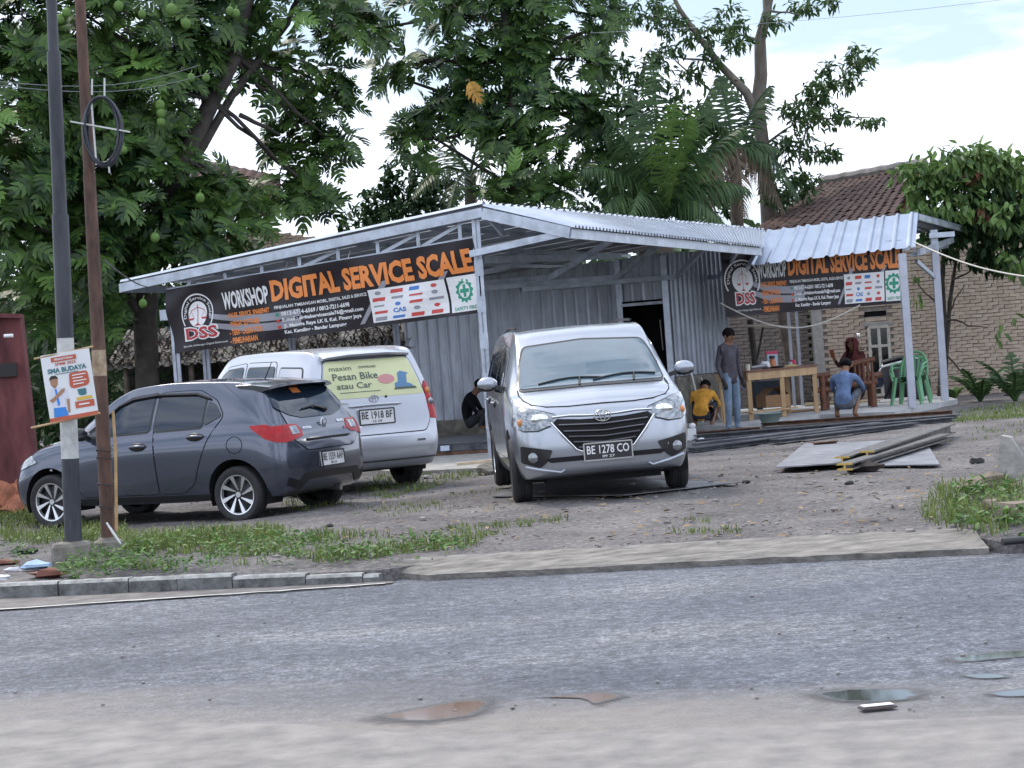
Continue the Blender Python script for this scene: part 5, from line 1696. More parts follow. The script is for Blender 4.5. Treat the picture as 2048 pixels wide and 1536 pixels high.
class Car:
    def __init__(s, root, rows, paint, ro, wb, track, wr_, name):
        """rows: x zb wl wm zm wb zbelt wr ze wt zt, x from the rear bumper; ro rear overhang, wb wheelbase"""
        s.root, s.paint, s.ro = root, paint, ro
        xs = [r[0] for r in rows]
        cols = [pchip(xs, [r[k] for r in rows]) for k in range(1, 11)]
        st = []
        for i in range(len(xs) - 1):
            n = max(3, min(8, int((xs[i + 1] - xs[i]) / 0.05)))
            st += [lerp(xs[i], xs[i + 1], k / n) for k in range(n)]
        st.append(xs[-1])
        b = MB()
        ring = None
        vs, fs = [], []
        for x in st:
            zb, wl, wm, zm, wbt, zbelt, wr, ze, wt, zt = [c(x) for c in cols]
            half = [Vector((0, 0, zb)), Vector((0, wl * 0.82, zb)), Vector((0, wl, zb + 0.05)), Vector((0, wm, zm)), Vector((0, wbt, zbelt)), Vector((0, wr, ze)), Vector((0, wt, zt - 0.018)), Vector((0, 0, zt))]
            c = catmull(half, 6)
            for v in c: v.y = max(0.0, v.y)
            c[0].y = 0; c[-1].y = 0
            full = c + [Vector((0, -v.y, v.z)) for v in reversed(c[1:-1])]
            ring = len(full)
            vs += [Vector((x - ro, v.y, v.z)) for v in full]
        n = len(st)
        for i in range(n - 1):
            for k in range(ring):
                k2 = (k + 1) % ring
                fs.append((i * ring + k, (i + 1) * ring + k, (i + 1) * ring + k2, i * ring + k2))
        h = ring // 2
        for base, flip in ((0, False), ((n - 1) * ring, True)):
            for k in range(h):
                a, b2 = k, k + 1
                a2, b3 = (ring - k) % ring, ring - k - 1
                q = [base + a, base + b2, base + b3, base + a2]
                q = list(dict.fromkeys(q))
                fs.append(tuple(reversed(q)) if flip else tuple(q))
        b.add(vs, fs)
        me = b.mesh('body', paint, smooth=55)
        bm = bmesh.new(); bm.from_mesh(me); bmesh.ops.recalc_face_normals(bm, faces=bm.faces[:])
        if bm.calc_volume(signed=True) < 0: bmesh.ops.reverse_faces(bm, faces=bm.faces[:])
        bm.to_mesh(me)
        s.bvh = BVHTree.FromBMesh(bm); bm.free()
        # wheel openings
        o = bpy.data.objects.new('body', me); COL.objects.link(o)
        cut = MB()
        R90 = Matrix.Rotation(R(90), 4, 'X')
        for ax in (0, wb):
            for sy in (-1, 1):
                pr = [(0.0001, 0.5), (wr_ + 0.065, 0.5), (wr_ + 0.065, 1.2), (0.0001, 1.2)]
                Mx = Matrix.Translation((ax, 0, wr_ + 0.01)) @ (R90 if sy < 0 else Matrix.Rotation(R(-90), 4, 'X'))
                cut.lathe(pr, Mx, 32)
        cme = cut.mesh('cut', black_gap)
        bm = bmesh.new(); bm.from_mesh(cme); bmesh.ops.remove_doubles(bm, verts=bm.verts[:], dist=0.001); bmesh.ops.dissolve_degenerate(bm, dist=0.0005, edges=bm.edges[:]); bmesh.ops.recalc_face_normals(bm, faces=bm.faces[:])
        if bm.calc_volume(signed=True) < 0: bmesh.ops.reverse_faces(bm, faces=bm.faces[:])
        bm.to_mesh(cme); bm.free()
        co = bpy.data.objects.new('cut', cme); COL.objects.link(co)
        md = o.modifiers.new('arch', 'BOOLEAN'); md.operation = 'DIFFERENCE'; md.object = co
        for solver, slf in (('EXACT', False), ('EXACT', True), ('FAST', False)):
            md.solver = solver
            if solver == 'EXACT': md.use_self = slf
            dg = bpy.context.evaluated_depsgraph_get()
            nm = bpy.data.meshes.new_from_object(o.evaluated_get(dg))
            if nm.vertices and max(abs(v.co.y) for v in nm.vertices) < 0.95: break
        print('arch cut', name, solver, slf, len(nm.vertices))
        bpy.data.objects.remove(o); bpy.data.objects.remove(co)
        nm.materials.clear(); nm.materials.append(paint)
        nm.shade_smooth(); nm.set_sharp_from_angle(angle=R(50))
        s.body = place('body', nm, root)
        for ax in (0, wb):
            for sy in (-1, 1):
                l_ = MB()
                Mx = Matrix.Translation((ax, 0, wr_ + 0.01)) @ Matrix.Rotation(R(90), 4, 'X')
                a, c = sorted((-sy * 0.5, -sy * 0.80))
                l_.lathe([(wr_ + 0.06, a), (wr_ + 0.06, c)], Mx, 20, R(-20), R(200))
                l_.lathe([(0.02, -sy * 0.52), (wr_ + 0.06, -sy * 0.52)], Mx, 20, R(0), R(180))
                l_.build('wheel_arch', black_gap, root, local=True)
    def hit(s, ax, a, c, off):
        if ax == 'L': o, d = Vector((a, 3, c)), Vector((0, -1, 0))
        elif ax == 'R': o, d = Vector((a, -3, c)), Vector((0, 1, 0))
        elif ax == 'B': o, d = Vector((-4, a, c)), Vector((1, 0, 0))
        elif ax == 'F': o, d = Vector((8, a, c)), Vector((-1, 0, 0))
        else: o, d = Vector((a, c, 4)), Vector((0, 0, -1))
        loc, n, i, ds = s.bvh.ray_cast(o, d)
        if loc is None:
            far_ = {'L': Vector((a, 1, c)), 'R': Vector((a, -1, c)), 'B': Vector((-0.7, a, c)), 'F': Vector((3.6, a, c)), 'T': Vector((a, c, 2))}[ax]
            loc, n, i, ds = s.bvh.find_nearest(far_)
        if n.dot(d) > 0: n = -n
        return loc + n * off
    def patch(s, name, ax, poly, m, off=0.006, parent=None, step=0.05, skirt=0.012, mb=None, build=True):
        bm = bmesh.new()
        f = bm.faces.new([bm.verts.new((x, y, 0)) for x, y in poly])
        for d in (0, 1):
            lo, hi = min(p[d] for p in poly), max(p[d] for p in poly)
            k = math.floor(lo / step) * step + step
            while k < hi - 1e-4:
                co = (k, 0, 0) if d == 0 else (0, k, 0)
                no = (1, 0, 0) if d == 0 else (0, 1, 0)
                bmesh.ops.bisect_plane(bm, geom=bm.verts[:] + bm.edges[:] + bm.faces[:], dist=1e-5, plane_co=co, plane_no=no)
                k += step
        bmesh.ops.triangulate(bm, faces=[f for f in bm.faces if len(f.verts) > 4])
        bd = [e for e in bm.edges if len(e.link_faces) == 1]
        bm.verts.index_update()
        vs = [s.hit(ax, v.co.x, v.co.y, off) for v in bm.verts]
        fs = [tuple(v.index for v in f.verts) for f in bm.faces]
        # keep faces turned outwards
        if fs:
            out = {'L': Vector((0, 1, 0)), 'R': Vector((0, -1, 0)), 'B': Vector((-1, 0, 0)), 'F': Vector((1, 0, 0)), 'T': Vector((0, 0, 1))}[ax]
            acc = Vector()
            for f in fs[:60]:
                acc += (vs[f[1]] - vs[f[0]]).cross(vs[f[2]] - vs[f[0]])
            if acc.dot(out) < 0:
                fs = [tuple(reversed(f)) for f in fs]
        n0 = len(vs)
        idx = {}
        for e in bd:
            for v in e.verts:
                if v.index not in idx:
                    idx[v.index] = len(vs)
                    vs.append(s.hit(ax, v.co.x, v.co.y, off - skirt))
        for e in bd:
            a, c = e.verts[0].index, e.verts[1].index
            fs.append((a, c, idx[c], idx[a]))
        bm.free()
        b = mb or MB()
        b.add(vs, fs)
        if not build:
            return b
        return b.build(name, m, parent or s.root, smooth=40, local=True)
    def door(s, ax, poly, win, hx_, glass, extra=None):
        p = round_poly(poly, 0.05)
        s.patch('door_gap', ax, grow(p, 0.009), black_gap, 0.0015, step=0.1, skirt=0.006)
        d = s.patch('door', ax, p, s.paint, 0.005)
        if win:
            w = round_poly(win, 0.035)
            s.patch('window_seal', ax, grow(w, 0.022), trim_black, 0.0075, d, 0.08)
            s.patch('window', ax, w, glass, 0.010, d)
        sy = 1 if ax == 'L' else -1
        if hx_:
            q = s.hit(ax, hx_[0], hx_[1], 0.03)
            b = MB()
            b.blob(q + Vector((0, -sy * 0.02, -0.005)), (0.11, 0.02, 0.045), 12)
            b.build('handle_recess', trim_black, d, 50, local=True)
            b = MB()
            b.tube([q + Vector((-0.10, -sy * 0.012, 0)), q + Vector((-0.05, sy * 0.008, 0.004)), q + Vector((0.05, sy * 0.008, 0.004)), q + Vector((0.10, -sy * 0.012, 0))], [0.011, 0.015, 0.015, 0.011], 8)
            b.build('handle', s.paint, d, 60, local=True)
        return d
    def wheel(s, x, y, r, rim_r, style, steer=0.0):
        sy = 1 if y > 0 else -1
        Mx = Matrix.Translation((x, y, r)) @ Matrix.Rotation(steer, 4, 'Z') @ Matrix.Rotation(R(-90) * sy, 4, 'X')   # local z points outwards
        hb_ = MB()
        hb_.lathe([(0.001, 0.055), (0.035, 0.055), (0.06, 0.03), (rim_r * 0.96, 0.015), (rim_r * 0.98, -0.08)], Mx, 24)
        w = hb_.build('wheel', alloy_dark, s.root, smooth=40, local=True)
        t = MB()
        W = 0.092
        pr = [(rim_r - 0.01, -W * 0.85), (rim_r + 0.02, -W), (r - 0.03, -W), (r - 0.008, -W * 0.8), (r, -W * 0.55)]
        pr += [(r, -W * 0.2), (r - 0.006, -W * 0.16), (r - 0.006, -W * 0.1), (r, -W * 0.06), (r, W * 0.06), (r - 0.006, W * 0.1), (r - 0.006, W * 0.16), (r, W * 0.2)]
        pr += [(r, W * 0.55), (r - 0.008, W * 0.8), (r - 0.03, W), (rim_r + 0.02, W), (rim_r - 0.01, W * 0.8)]
        t.lathe(pr, Mx, 40)
        t.build('tyre', rubber, w, smooth=35, local=True)
        rm = MB()
        rm.lathe([(rim_r - 0.022, 0.05), (rim_r - 0.012, 0.078), (rim_r, 0.08), (rim_r + 0.004, 0.07)], Mx, 40)
        ns = 8 if style == 'swirl' else 6
        for k in range(ns):
            a = 2 * math.pi * k / ns
            tw = 0.28 if style == 'swirl' else 0.0
            def pt(rr, aa, h): return Mx @ Vector((rr * math.cos(aa), rr * math.sin(aa), h))
            r0, r1 = 0.045, rim_r - 0.012
            w0, w1 = (0.14, 0.17) if style == 'swirl' else (0.25, 0.16)
            vs = [pt(r0, a - w0, 0.058), pt(r0, a + w0, 0.058), pt(r1, a + tw + w1, 0.074), pt(r1, a + tw - w1 * 0.4, 0.074)]
            vs += [pt(r0, a - w0, 0.02), pt(r0, a + w0, 0.02), pt(r1, a + tw + w1, 0.03), pt(r1, a + tw - w1 * 0.4, 0.03)]
            rm.add(vs, [(0, 1, 2, 3), (0, 3, 7, 4), (1, 5, 6, 2), (0, 4, 5, 1)])
        rm.lathe([(0.001, 0.066), (0.03, 0.066), (0.036, 0.05)], Mx, 16)
        rm.build('rim', alloy, w, smooth=30, local=True)
    def plate(s, c, ax, text, sub, bgm, fgm, tilt=0.0, w=0.43, h=0.15):
        """number plate with its characters raised"""
        c = Vector(c)
        sx = 1 if ax == 'F' else -1
        def P(u, v, o):
            return c + Vector((sx * o + v * h * math.sin(tilt) * sx * -1, sx * u * w, v * h * math.cos(tilt)))
        b = MB()
        b.add([P(-.5, -.5, 0), P(.5, -.5, 0), P(.5, .5, 0), P(-.5, .5, 0), P(-.5, -.5, -.02), P(.5, -.5, -.02), P(.5, .5, -.02), P(-.5, .5, -.02)],
              [(0, 1, 2, 3), (0, 4, 5, 1), (1, 5, 6, 2), (2, 6, 7, 3), (3, 7, 4, 0)])
        p = b.build('number_plate', bgm, s.root, local=True)
        t = MB()
        vs, fs = text2d(text, 0.012)
        t.add([P(-.44 + .88 * x, -.14 + .50 * y, 0.004) for x, y in vs], fs)
        vs, fs = text2d(sub, 0.01)
        t.add([P(-.13 + .26 * x, -.38 + .15 * y, 0.004) for x, y in vs], fs)
        t.build('lettering', fgm, p, local=True)
        e = 0.47
        br = MB()
        for a_, b_ in (((-e - .03, -e - .03), (e + .03, -e - .03)), ((e + .03, -e - .03), (e + .03, e + .03)), ((e + .03, e + .03), (-e - .03, e + .03)), ((-e - .03, e + .03), (-e - .03, -e - .03))):
            br.bar(P(a_[0], a_[1], 0.002), P(b_[0], b_[1], 0.002), 0.012, 0.012)
        br.build('plate_frame', trim_black if bgm is not print_black else chrome, p, local=True)
    def text(s, ax, st, a0, a1, c0, c1, m, off=0.012, name='badge', bold=0.02):
        vs, fs = text2d(st, bold)
        b = MB()
        b.add([s.hit(ax, lerp(a0, a1, x), lerp(c0, c1, y), off) for x, y in vs], fs)
        return b.build(name, m, s.root, local=True)
    def mirror(s, x, y, z, m):
        sy = 1 if y > 0 else -1
        b = MB()
        b.blob((x, y, z), (0.06, 0.10, 0.068), 14, 0.0)
        o = b.build('mirror', m, s.root, 60, local=True)
        b = MB(); b.blob((x - 0.010, y, z - 0.03), (0.057, 0.102, 0.045), 12); b.build('mirror_base', trim_black, o, 60, local=True)
        b = MB(); b.bar((x, y - sy * 0.08, z - 0.04), (x + 0.02, y - sy * 0.2, z - 0.07), 0.05, 0.04); b.build('mirror_arm', trim_black, o, local=True)

def car_root(name, label, axle, h, z, roll=0.0, pitch=0.0, group=None):
    h = Vector((h[0], h[1], 0)).normalized()
    M = Matrix((h, Vector((-h.y, h.x, 0)), Vector((0, 0, 1)))).transposed().to_4x4()
    M = Matrix.Translation((axle[0], axle[1], z)) @ M @ Matrix.Rotation(roll, 4, 'X') @ Matrix.Rotation(pitch, 4, 'Y')
    return thing(name, label, 'car', M=M, group=group)
def mir(p): return [(-x, z) for x, z in reversed(p)]

# ------------------------------------------------------------------ silver people carrier facing the street
r_ = car_root('silver_minivan', 'silver people carrier facing the street with black number plate', (0.574, 22.79), (0.07, -0.9975), 0.172, R(0.8), 0.0)
AV2 = [(0.00, .42, .60, .66, .60, .64, .85, .55, .95, .40, 1.00), (0.05, .32, .70, .76, .60, .74, .95, .66, 1.10, .50, 1.15), (0.15, .28, .74, .80, .60, .79, 1.02, .68, 1.45, .52, 1.52),
       (0.30, .26, .76, .82, .60, .81, 1.03, .665, 1.57, .52, 1.64), (0.70, .24, .77, .825, .60, .82, 1.03, .655, 1.60, .52, 1.675), (1.50, .22, .78, .83, .60, .825, 1.02, .65, 1.615, .52, 1.695),
       (2.30, .22, .78, .83, .60, .825, 1.01, .65, 1.60, .52, 1.69), (2.62, .22, .78, .83, .60, .825, 1.01, .655, 1.555, .53, 1.655), (2.85, .22, .78, .83, .60, .82, 1.005, .665, 1.435, .55, 1.54),
       (3.20, .22, .775, .83, .60, .815, .985, .70, 1.18, .58, 1.28), (3.45, .22, .77, .825, .60, .81, .955, .715, 1.035, .56, 1.085), (3.72, .22, .765, .82, .58, .80, .90, .70, .975, .50, 1.02),
       (3.95, .23, .74, .80, .56, .775, .84, .66, .905, .46, .95), (4.07, .25, .69, .755, .55, .72, .80, .60, .855, .43, .885), (4.14, .27, .62, .69, .53, .64, .73, .54, .78, .40, .80), (4.19, .31, .52, .585, .50, .54, .62, .46, .67, .32, .69)]
_lz = lambda z: z if z < 1.0 else 1.0 + (z - 1.0) * 0.91
AV2f = [tuple([r[0], *r[1:6], r[6], r[7], _lz(r[8]), r[9], _lz(r[10])]) for r in AV2]
cv = Car(r_, AV2f, paint_silver, 0.785, 2.655, 0.72, 0.31, 'av2')
ws = round_poly([(-.685, 1.05), (0, 1.06), (.685, 1.05), (.625, 1.30), (.57, 1.435), (0, 1.47), (-.57, 1.435), (-.625, 1.30)], 0.04)
cv.patch('windscreen_seal', 'F', grow(ws, 0.02), trim_black, 0.007, step=0.03)
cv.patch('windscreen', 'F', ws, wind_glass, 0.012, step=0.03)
# bonnet shut line
for sg in (-1, 1):
    b = MB()
    pts = [cv.hit('T', x - 0.785, sg * y, 0.002) for x, y in ((3.42, .70), (3.6, .705), (3.8, .68), (3.95, .62), (4.03, .50), (4.06, .3), (4.07, 0))]
    b.tube(pts, 0.006, 5)
    b.build('bonnet_seam', black_gap, r_, local=True)
# lamps
hl = [(-.80, .735), (-.775, .915), (-.66, .885), (-.44, .815), (-.405, .785), (-.47, .725), (-.60, .685), (-.72, .69)]
for sg in (-1, 1):
    p = hl if sg < 0 else mir(hl)
    cv.patch('headlight_surround', 'F', grow(p, 0.012), trim_black, 0.003)
    h_ = cv.patch('headlight', 'F', p, lamp_clear, 0.012, step=0.04)
    c_ = cv.hit('F', sg * 0.57, 0.785, 0.004)
    b = MB(); b.blob(c_, (0.02, 0.085, 0.05), 14); b.build('reflector', chrome, h_, 60, local=True)
    b = MB(); b.blob(cv.hit('F', sg * 0.735, 0.765, 0.008), (0.02, 0.035, 0.035), 10); b.build('indicator', lamp_amber, h_, 60, local=True)
    fg = [(.48, .50), (.76, .555), (.76, .40), (.60, .345), (.53, .40)]
    fg = fg if sg > 0 else mir(fg)
    f_ = cv.patch('fog_lamp_bezel', 'F', round_poly(fg, .02), trim_black, 0.006)
    b = MB(); b.blob(cv.hit('F', sg * 0.655, 0.445, 0.006), (0.03, 0.05, 0.05), 14); b.build('fog_lamp', lamp_clear, f_, 60, local=True)
gp_ = [(-.44, .775), (-.47, .735), (-.26, .495), (-.22, .475), (.22, .475), (.26, .495), (.47, .735), (.44, .775), (.2, .755), (0, .75), (-.2, .755)]
cv.patch('grille_surround', 'F', grow(round_poly(gp_, .03), 0.02), paint_silver, 0.008)
gr_o = cv.patch('grille', 'F', round_poly(gp_, .02), black_gap, 0.010)
for k in range(5):
    z = .715 - .052 * k
    hw = pl([.47, .735, .76], [.23, .44, .43], z) - 0.015
    b = MB()
    pts = [cv.hit('F', lerp(-hw, hw, t / 10), z - .02 * (1 - abs(lerp(-1, 1, t / 10))), 0.018) for t in range(11)]
    b.tube(pts, 0.013, 6, squash=0.8)
    b.build('grille_slat', mat('dark grille slat', (0.13, 0.13, 0.14), 0.25, 0.6), gr_o, 60, local=True)
b = MB()
pts = [cv.hit('F', y, z, 0.012) for y, z in ((-.46, .79), (-.3, .795), (-.15, .785), (0, .78), (.15, .785), (.3, .795), (.46, .79))]
b.tube(pts, 0.016, 8, squash=0.6); b.build('chrome_bar', chrome, r_, 60, local=True)
b = MB()
b.tube([cv.hit('F', y, z, 0.014) for y, z in ((-.475, .745), (-.37, .615), (-.265, .49), (-.22, .468), (0, .462), (.22, .468), (.265, .49), (.37, .615), (.475, .745))], 0.011, 8); b.build('grille_trim', chrome, r_, 60, local=True)
# emblem of three ovals
ec = cv.hit('F', 0, .765, 0.03)
b = MB()
def oval(ry, rz, dy=0, dz=0, r=0.007):
    b.tube([ec + Vector((0.004, ry * math.cos(t) + dy, rz * math.sin(t) + dz)) for t in [2 * math.pi * k / 28 for k in range(28)]], r, 6, closed=True)
oval(.075, .05); oval(.026, .046, 0, 0, .006); oval(.05, .018, 0, .026, .006)
b.build('emblem', chrome, r_, 60, local=True)
lo = [(-.56, .415), (-.5, .385), (.5, .385), (.56, .415), (.5, .43), (-.5, .43)]
cv.patch('lower_intake', 'F', lo, black_gap, 0.006)
cv.plate(cv.hit('F', 0.02, .455, 0.03), 'F', 'BE 1278 CO', '09 27', print_black, print_white, 0.0, 0.44, 0.155)
for sg in (-1, 1):
    b = MB()
    pts = [cv.hit('F', sg * .72, .36, .01), cv.hit('F', sg * .58, .325, .012), cv.hit('F', sg * .42, .30, .014), cv.hit('F', sg * .38, .315, .012)]
    b.tube(pts, 0.014, 6); b.build('bumper_lip', paint_silver, r_, 60, local=True)
# wipers
for y0, y1 in ((-.50, .10), (.02, .62)):
    b = MB()
    pts = [cv.hit('F', lerp(y0, y1, t / 6), 1.075 + 0.03 * math.sin(t / 6 * math.pi) + .02 * t / 6, 0.02) for t in range(7)]
    b.tube(pts, 0.009, 6)
    b.tube([cv.hit('F', y1 - .22, 1.05, .01), pts[4]], 0.010, 6)
    b.build('wiper', trim_black, r_, local=True)
for ax, sg in (('R', -1), ('L', 1)):
    X = lambda x: x - 0.785
    cv.door(ax, [(X(1.95), .40), (X(3.08), .40), (X(3.12), .95), (X(2.72), 1.39), (X(2.5), 1.46), (X(1.98), 1.49)], [(X(2.03), 1.03), (X(2.95), 1.03), (X(2.66), 1.35), (X(2.48), 1.42), (X(2.05), 1.44)], (X(2.12), .92), car_glass)
    cv.door(ax, [(X(1.12), .60), (X(1.25), .40), (X(1.93), .40), (X(1.95), 1.49), (X(1.15), 1.48), (X(1.02), 1.05)], [(X(1.13), 1.05), (X(1.9), 1.04), (X(1.9), 1.43), (X(1.17), 1.42)], (X(1.25), .94), car_glass)
    cv.patch('quarter_window', ax, round_poly([(X(.38), 1.08), (X(.98), 1.06), (X(1.02), 1.42), (X(.48), 1.40)], .04), car_glass, 0.006)
    cv.mirror(X(3.02), sg * 0.955, 1.13, paint_silver)
    b = MB(); b.tube([cv.hit('T', X(.5), sg * .57, .03), cv.hit('T', X(1.2), sg * .58, .045), cv.hit('T', X(2.2), sg * .58, .03)], 0.014, 6); b.build('roof_rail', trim_black, r_, local=True)
    for x in (0, 2.655):
        cv.wheel(x, sg * 0.735, 0.31, 0.195, 'six', R(-2) if x else 0)
b = MB(); b.bar((-.3, 0, .23), (3.15, 0, .23), 1.05, .12); b.bar((2.655, -.6, .3), (2.655, .6, .3), .08, .08); b.build('underbody', black_gap, r_, local=True)

# ------------------------------------------------------------------ grey hatchback
r_ = car_root('grey_hatchback', 'dark grey hatchback seen from behind with white number plate', (-2.50, 22.47), (-2.19, 1.12), 0.035)
BR_ = [(0.00, .46, .50, .58, .56, .56, .66, .45, .72, .30, .74), (0.05, .34, .66, .73, .55, .69, .78, .57, .85, .42, .88), (0.12, .28, .735, .80, .55, .765, .87, .64, .97, .46, 1.00),
       (0.20, .25, .76, .83, .56, .795, .925, .635, 1.08, .47, 1.12), (0.32, .24, .77, .84, .57, .81, .955, .61, 1.235, .48, 1.28), (0.44, .24, .775, .84, .57, .815, .965, .59, 1.335, .48, 1.385),
       (0.60, .24, .78, .84, .57, .82, .965, .585, 1.375, .48, 1.43), (1.00, .23, .78, .84, .57, .825, .95, .585, 1.40, .48, 1.465), (1.50, .22, .78, .84, .57, .825, .935, .585, 1.41, .48, 1.485),
       (2.00, .22, .78, .84, .57, .825, .915, .59, 1.38, .48, 1.455), (2.22, .22, .78, .84, .57, .82, .905, .60, 1.305, .49, 1.39), (2.55, .22, .78, .84, .57, .815, .89, .64, 1.11, .52, 1.19),
       (2.90, .22, .775, .835, .56, .80, .865, .69, .935, .50, .99), (3.20, .22, .765, .82, .55, .785, .81, .66, .885, .45, .93), (3.50, .23, .73, .785, .52, .73, .735, .58, .805, .40, .845), (3.68, .25, .66, .71, .50, .63, .655, .50, .71, .36, .74), (3.815, .32, .46, .51, .46, .44, .55, .36, .58, .25, .60)]
BR_ = [(r[0] if r[0] < 3.2 else 3.2 + (r[0] - 3.2) * .8, *r[1:]) for r in BR_]
cv = Car(r_, BR_, paint_grey, 0.64, 2.405, 0.735, 0.292, 'brio')
X = lambda x: x - 0.64
for ax, sg in (('L', 1), ('R', -1)):
    cv.door(ax, [(X(1.62), .33), (X(2.62), .33), (X(2.72), .62), (X(2.66), .92), (X(2.16), 1.28), (X(2.0), 1.345), (X(1.66), 1.375)],
            [(X(1.70), .985), (X(2.52), .955), (X(2.14), 1.24), (X(1.98), 1.30), (X(1.71), 1.325)], (X(1.83), .83), car_glass)
    cv.door(ax, [(X(1.08), .62), (X(1.16), .42), (X(1.30), .33), (X(1.60), .33), (X(1.645), 1.375), (X(1.15), 1.375), (X(.90), 1.26), (X(.78), 1.10), (X(.96), .86)],
            [(X(1.03), 1.00), (X(1.63), .985), (X(1.63), 1.325), (X(1.17), 1.325), (X(1.04), 1.285)], (X(1.10), .90), car_glass)
    cv.patch('quarter_window', ax, round_poly([(X(.80), 1.10), (X(1.0), 1.01), (X(1.0), 1.26), (X(.90), 1.22)], .03), car_glass, 0.012)
    # rain visors
    b = MB()
    b.tube([cv.hit(ax, X(x), z, 0.02) for x, z in ((.98, 1.275), (1.16, 1.33), (1.66, 1.345), (1.98, 1.315), (2.16, 1.25), (2.5, .995))], [0.012, .02, .02, .02, .016, .008], 6)
    b.build('rain_visor', trim_black, r_, 60, local=True)
    # tail lamp wraps the corner
    tl = [(.79, .80), (.72, .795), (.46, .84), (.43, .90), (.47, .965), (.60, .97), (.80, .96)]
    tl = tl if sg > 0 else mir(tl)
    m_ = cv.patch('tail_light', 'B', tl, lamp_red, 0.012, build=False)
    sd = [(X(.13), .80), (X(.17), .95), (X(.26), .985), (X(.44), .98), (X(.42), .955), (X(.25), .84)]
    cv.patch('tail_light', ax, sd, lamp_red, 0.012, mb=m_, build=False)
    lo_ = m_.build('tail_light', lamp_red, r_, 40, local=True)
    wl_ = [(.50, .87), (.62, .865), (.62, .945), (.49, .95)]
    cv.patch('reversing_light', 'B', wl_ if sg > 0 else mir(wl_), lamp_clear, 0.016, lo_)
    cv.patch('side_skirt', ax, [(X(.98), .25), (X(2.72), .25), (X(2.72), .31), (X(.98), .31)], trim_black, 0.012)
    for x in (0, 2.405):
        cv.wheel(x, sg * 0.745, 0.292, 0.205, 'swirl')
    cv.mirror(X(2.50), sg * 0.93, 1.00, trim_black)
    # headlamp
    hp_ = [(X(3.2), .72), (X(3.46), .64), (X(3.52), .69), (X(3.3), .79)]
    cv.patch('headlight', ax, hp_, lamp_clear, 0.012)
    b = MB(); b.blob(cv.hit(ax, X(3.0), .63, .004), (.02, .006, .012), 8); b.build('side_repeater', lamp_clear, r_, 60, local=True)
    if sg > 0:
        cx_, cz_ = X(.62), .80
        b = MB()
        b.tube([cv.hit(ax, cx_ + .095 * math.cos(t), cz_ + .085 * math.sin(t), 0.001) for t in [2 * math.pi * k / 26 for k in range(26)]], 0.004, 5, closed=True)
        b.build('fuel_flap_seam', black_gap, r_, local=True)
# tailgate and glass
tg = round_poly([(-.62, .82), (-.44, .70), (.44, .70), (.62, .82), (.60, 1.02), (.56, 1.33), (0, 1.40), (-.56, 1.33), (-.60, 1.02)], .05)
cv.patch('tailgate_gap', 'B', grow(tg, .010), black_gap, 0.002)
tgo = cv.patch('tailgate', 'B', tg, paint_grey, 0.007)
rg_ = round_poly([(-.50, 1.06), (-.30, 1.02), (.30, 1.02), (.50, 1.06), (.64, 1.14), (.555, 1.33), (.45, 1.375), (-.45, 1.375), (-.555, 1.33), (-.64, 1.14)], .04)
cv.patch('rear_window', 'B', rg_, car_glass, 0.014)
st_ = MB()
cv.patch('sticker', 'B', [(.02, 1.275), (.16, 1.275), (.16, 1.325), (.02, 1.325)], print_orange, 0.018)
b = MB()
spo = [(X(.62), 1.435), (X(.40), 1.425), (X(.22), 1.40), (X(.20), 1.375), (X(.30), 1.355), (X(.5), 1.36)]
for hw0, sgn in ((.58, 1),):
    ys = [-.60, -.56, -.3, 0, .3, .56, .60]
    vs, fs = [], []
    for y in ys:
        e = 1 - (abs(y) / .6) ** 4
        for (x, z) in spo:
            vs.append(Vector((x + .10 * (1 - e), y, z - .035 * (1 - e) - .0)))
    n = len(spo)
    for i in range(len(ys) - 1):
        for k in range(n):
            fs.append((i * n + k, i * n + (k + 1) % n, (i + 1) * n + (k + 1) % n, (i + 1) * n + k))
    fs += [tuple(range(n)), tuple((len(ys) - 1) * n + k for k in reversed(range(n)))]
    b.cur = 0
    b.add(vs, fs)
bm_ = b.build('spoiler', mat('dark spoiler paint', (0.035, 0.038, 0.048), 0.25, 0.3, coat=0.8), r_, 40, local=True)
b = MB(); w0_ = cv.hit('B', -.18, 1.075, .03)
b.blob(w0_, (.02, .045, .03), 8); b.tube([w0_, cv.hit('B', .02, 1.12, .035), cv.hit('B', .24, 1.10, .03)], [.018, .012, .008], 6); b.build('rear_wiper', trim_black, r_, 60, local=True)
# badge: letter on a rounded plate
b = MB()
hc = cv.hit('B', 0, .93, .022)
for p in ([(-.035, .045), (-.02, -.045)], [(.035, .045), (.02, -.045)], [(-.026, 0), (.026, 0)]):
    b.bar(hc + Vector((0, p[0][0], p[0][1])), hc + Vector((0, p[1][0], p[1][1])), .013, .013)
b.tube([hc + Vector((.004, .05 * math.copysign(abs(math.cos(t)) ** .6, math.cos(t)), .058 * math.copysign(abs(math.sin(t)) ** .6, math.sin(t)))) for t in [2 * math.pi * k / 24 for k in range(24)]], .006, 6, closed=True)
b.build('emblem', chrome, r_, local=True)
cv.text('B', 'HONDA', .40, .24, .905, .93, chrome, .014)
cv.text('B', 'RS', -.36, -.45, .86, .89, print_red, .014)
cv.text('B', 'BRIO', -.30, -.44, .94, .965, chrome, .014)
b = MB(); b.bar(cv.hit('B', -.4, .80, .012), cv.hit('B', .4, .80, .012), .03, .02); b.build('gate_grip', trim_black, r_, local=True)
cv.patch('bumper_insert', 'B', round_poly([(-.66, .34), (-.50, .47), (.50, .47), (.66, .34), (.55, .30), (.42, .40), (-.42, .40), (-.55, .30)], .02), trim_black, 0.010)
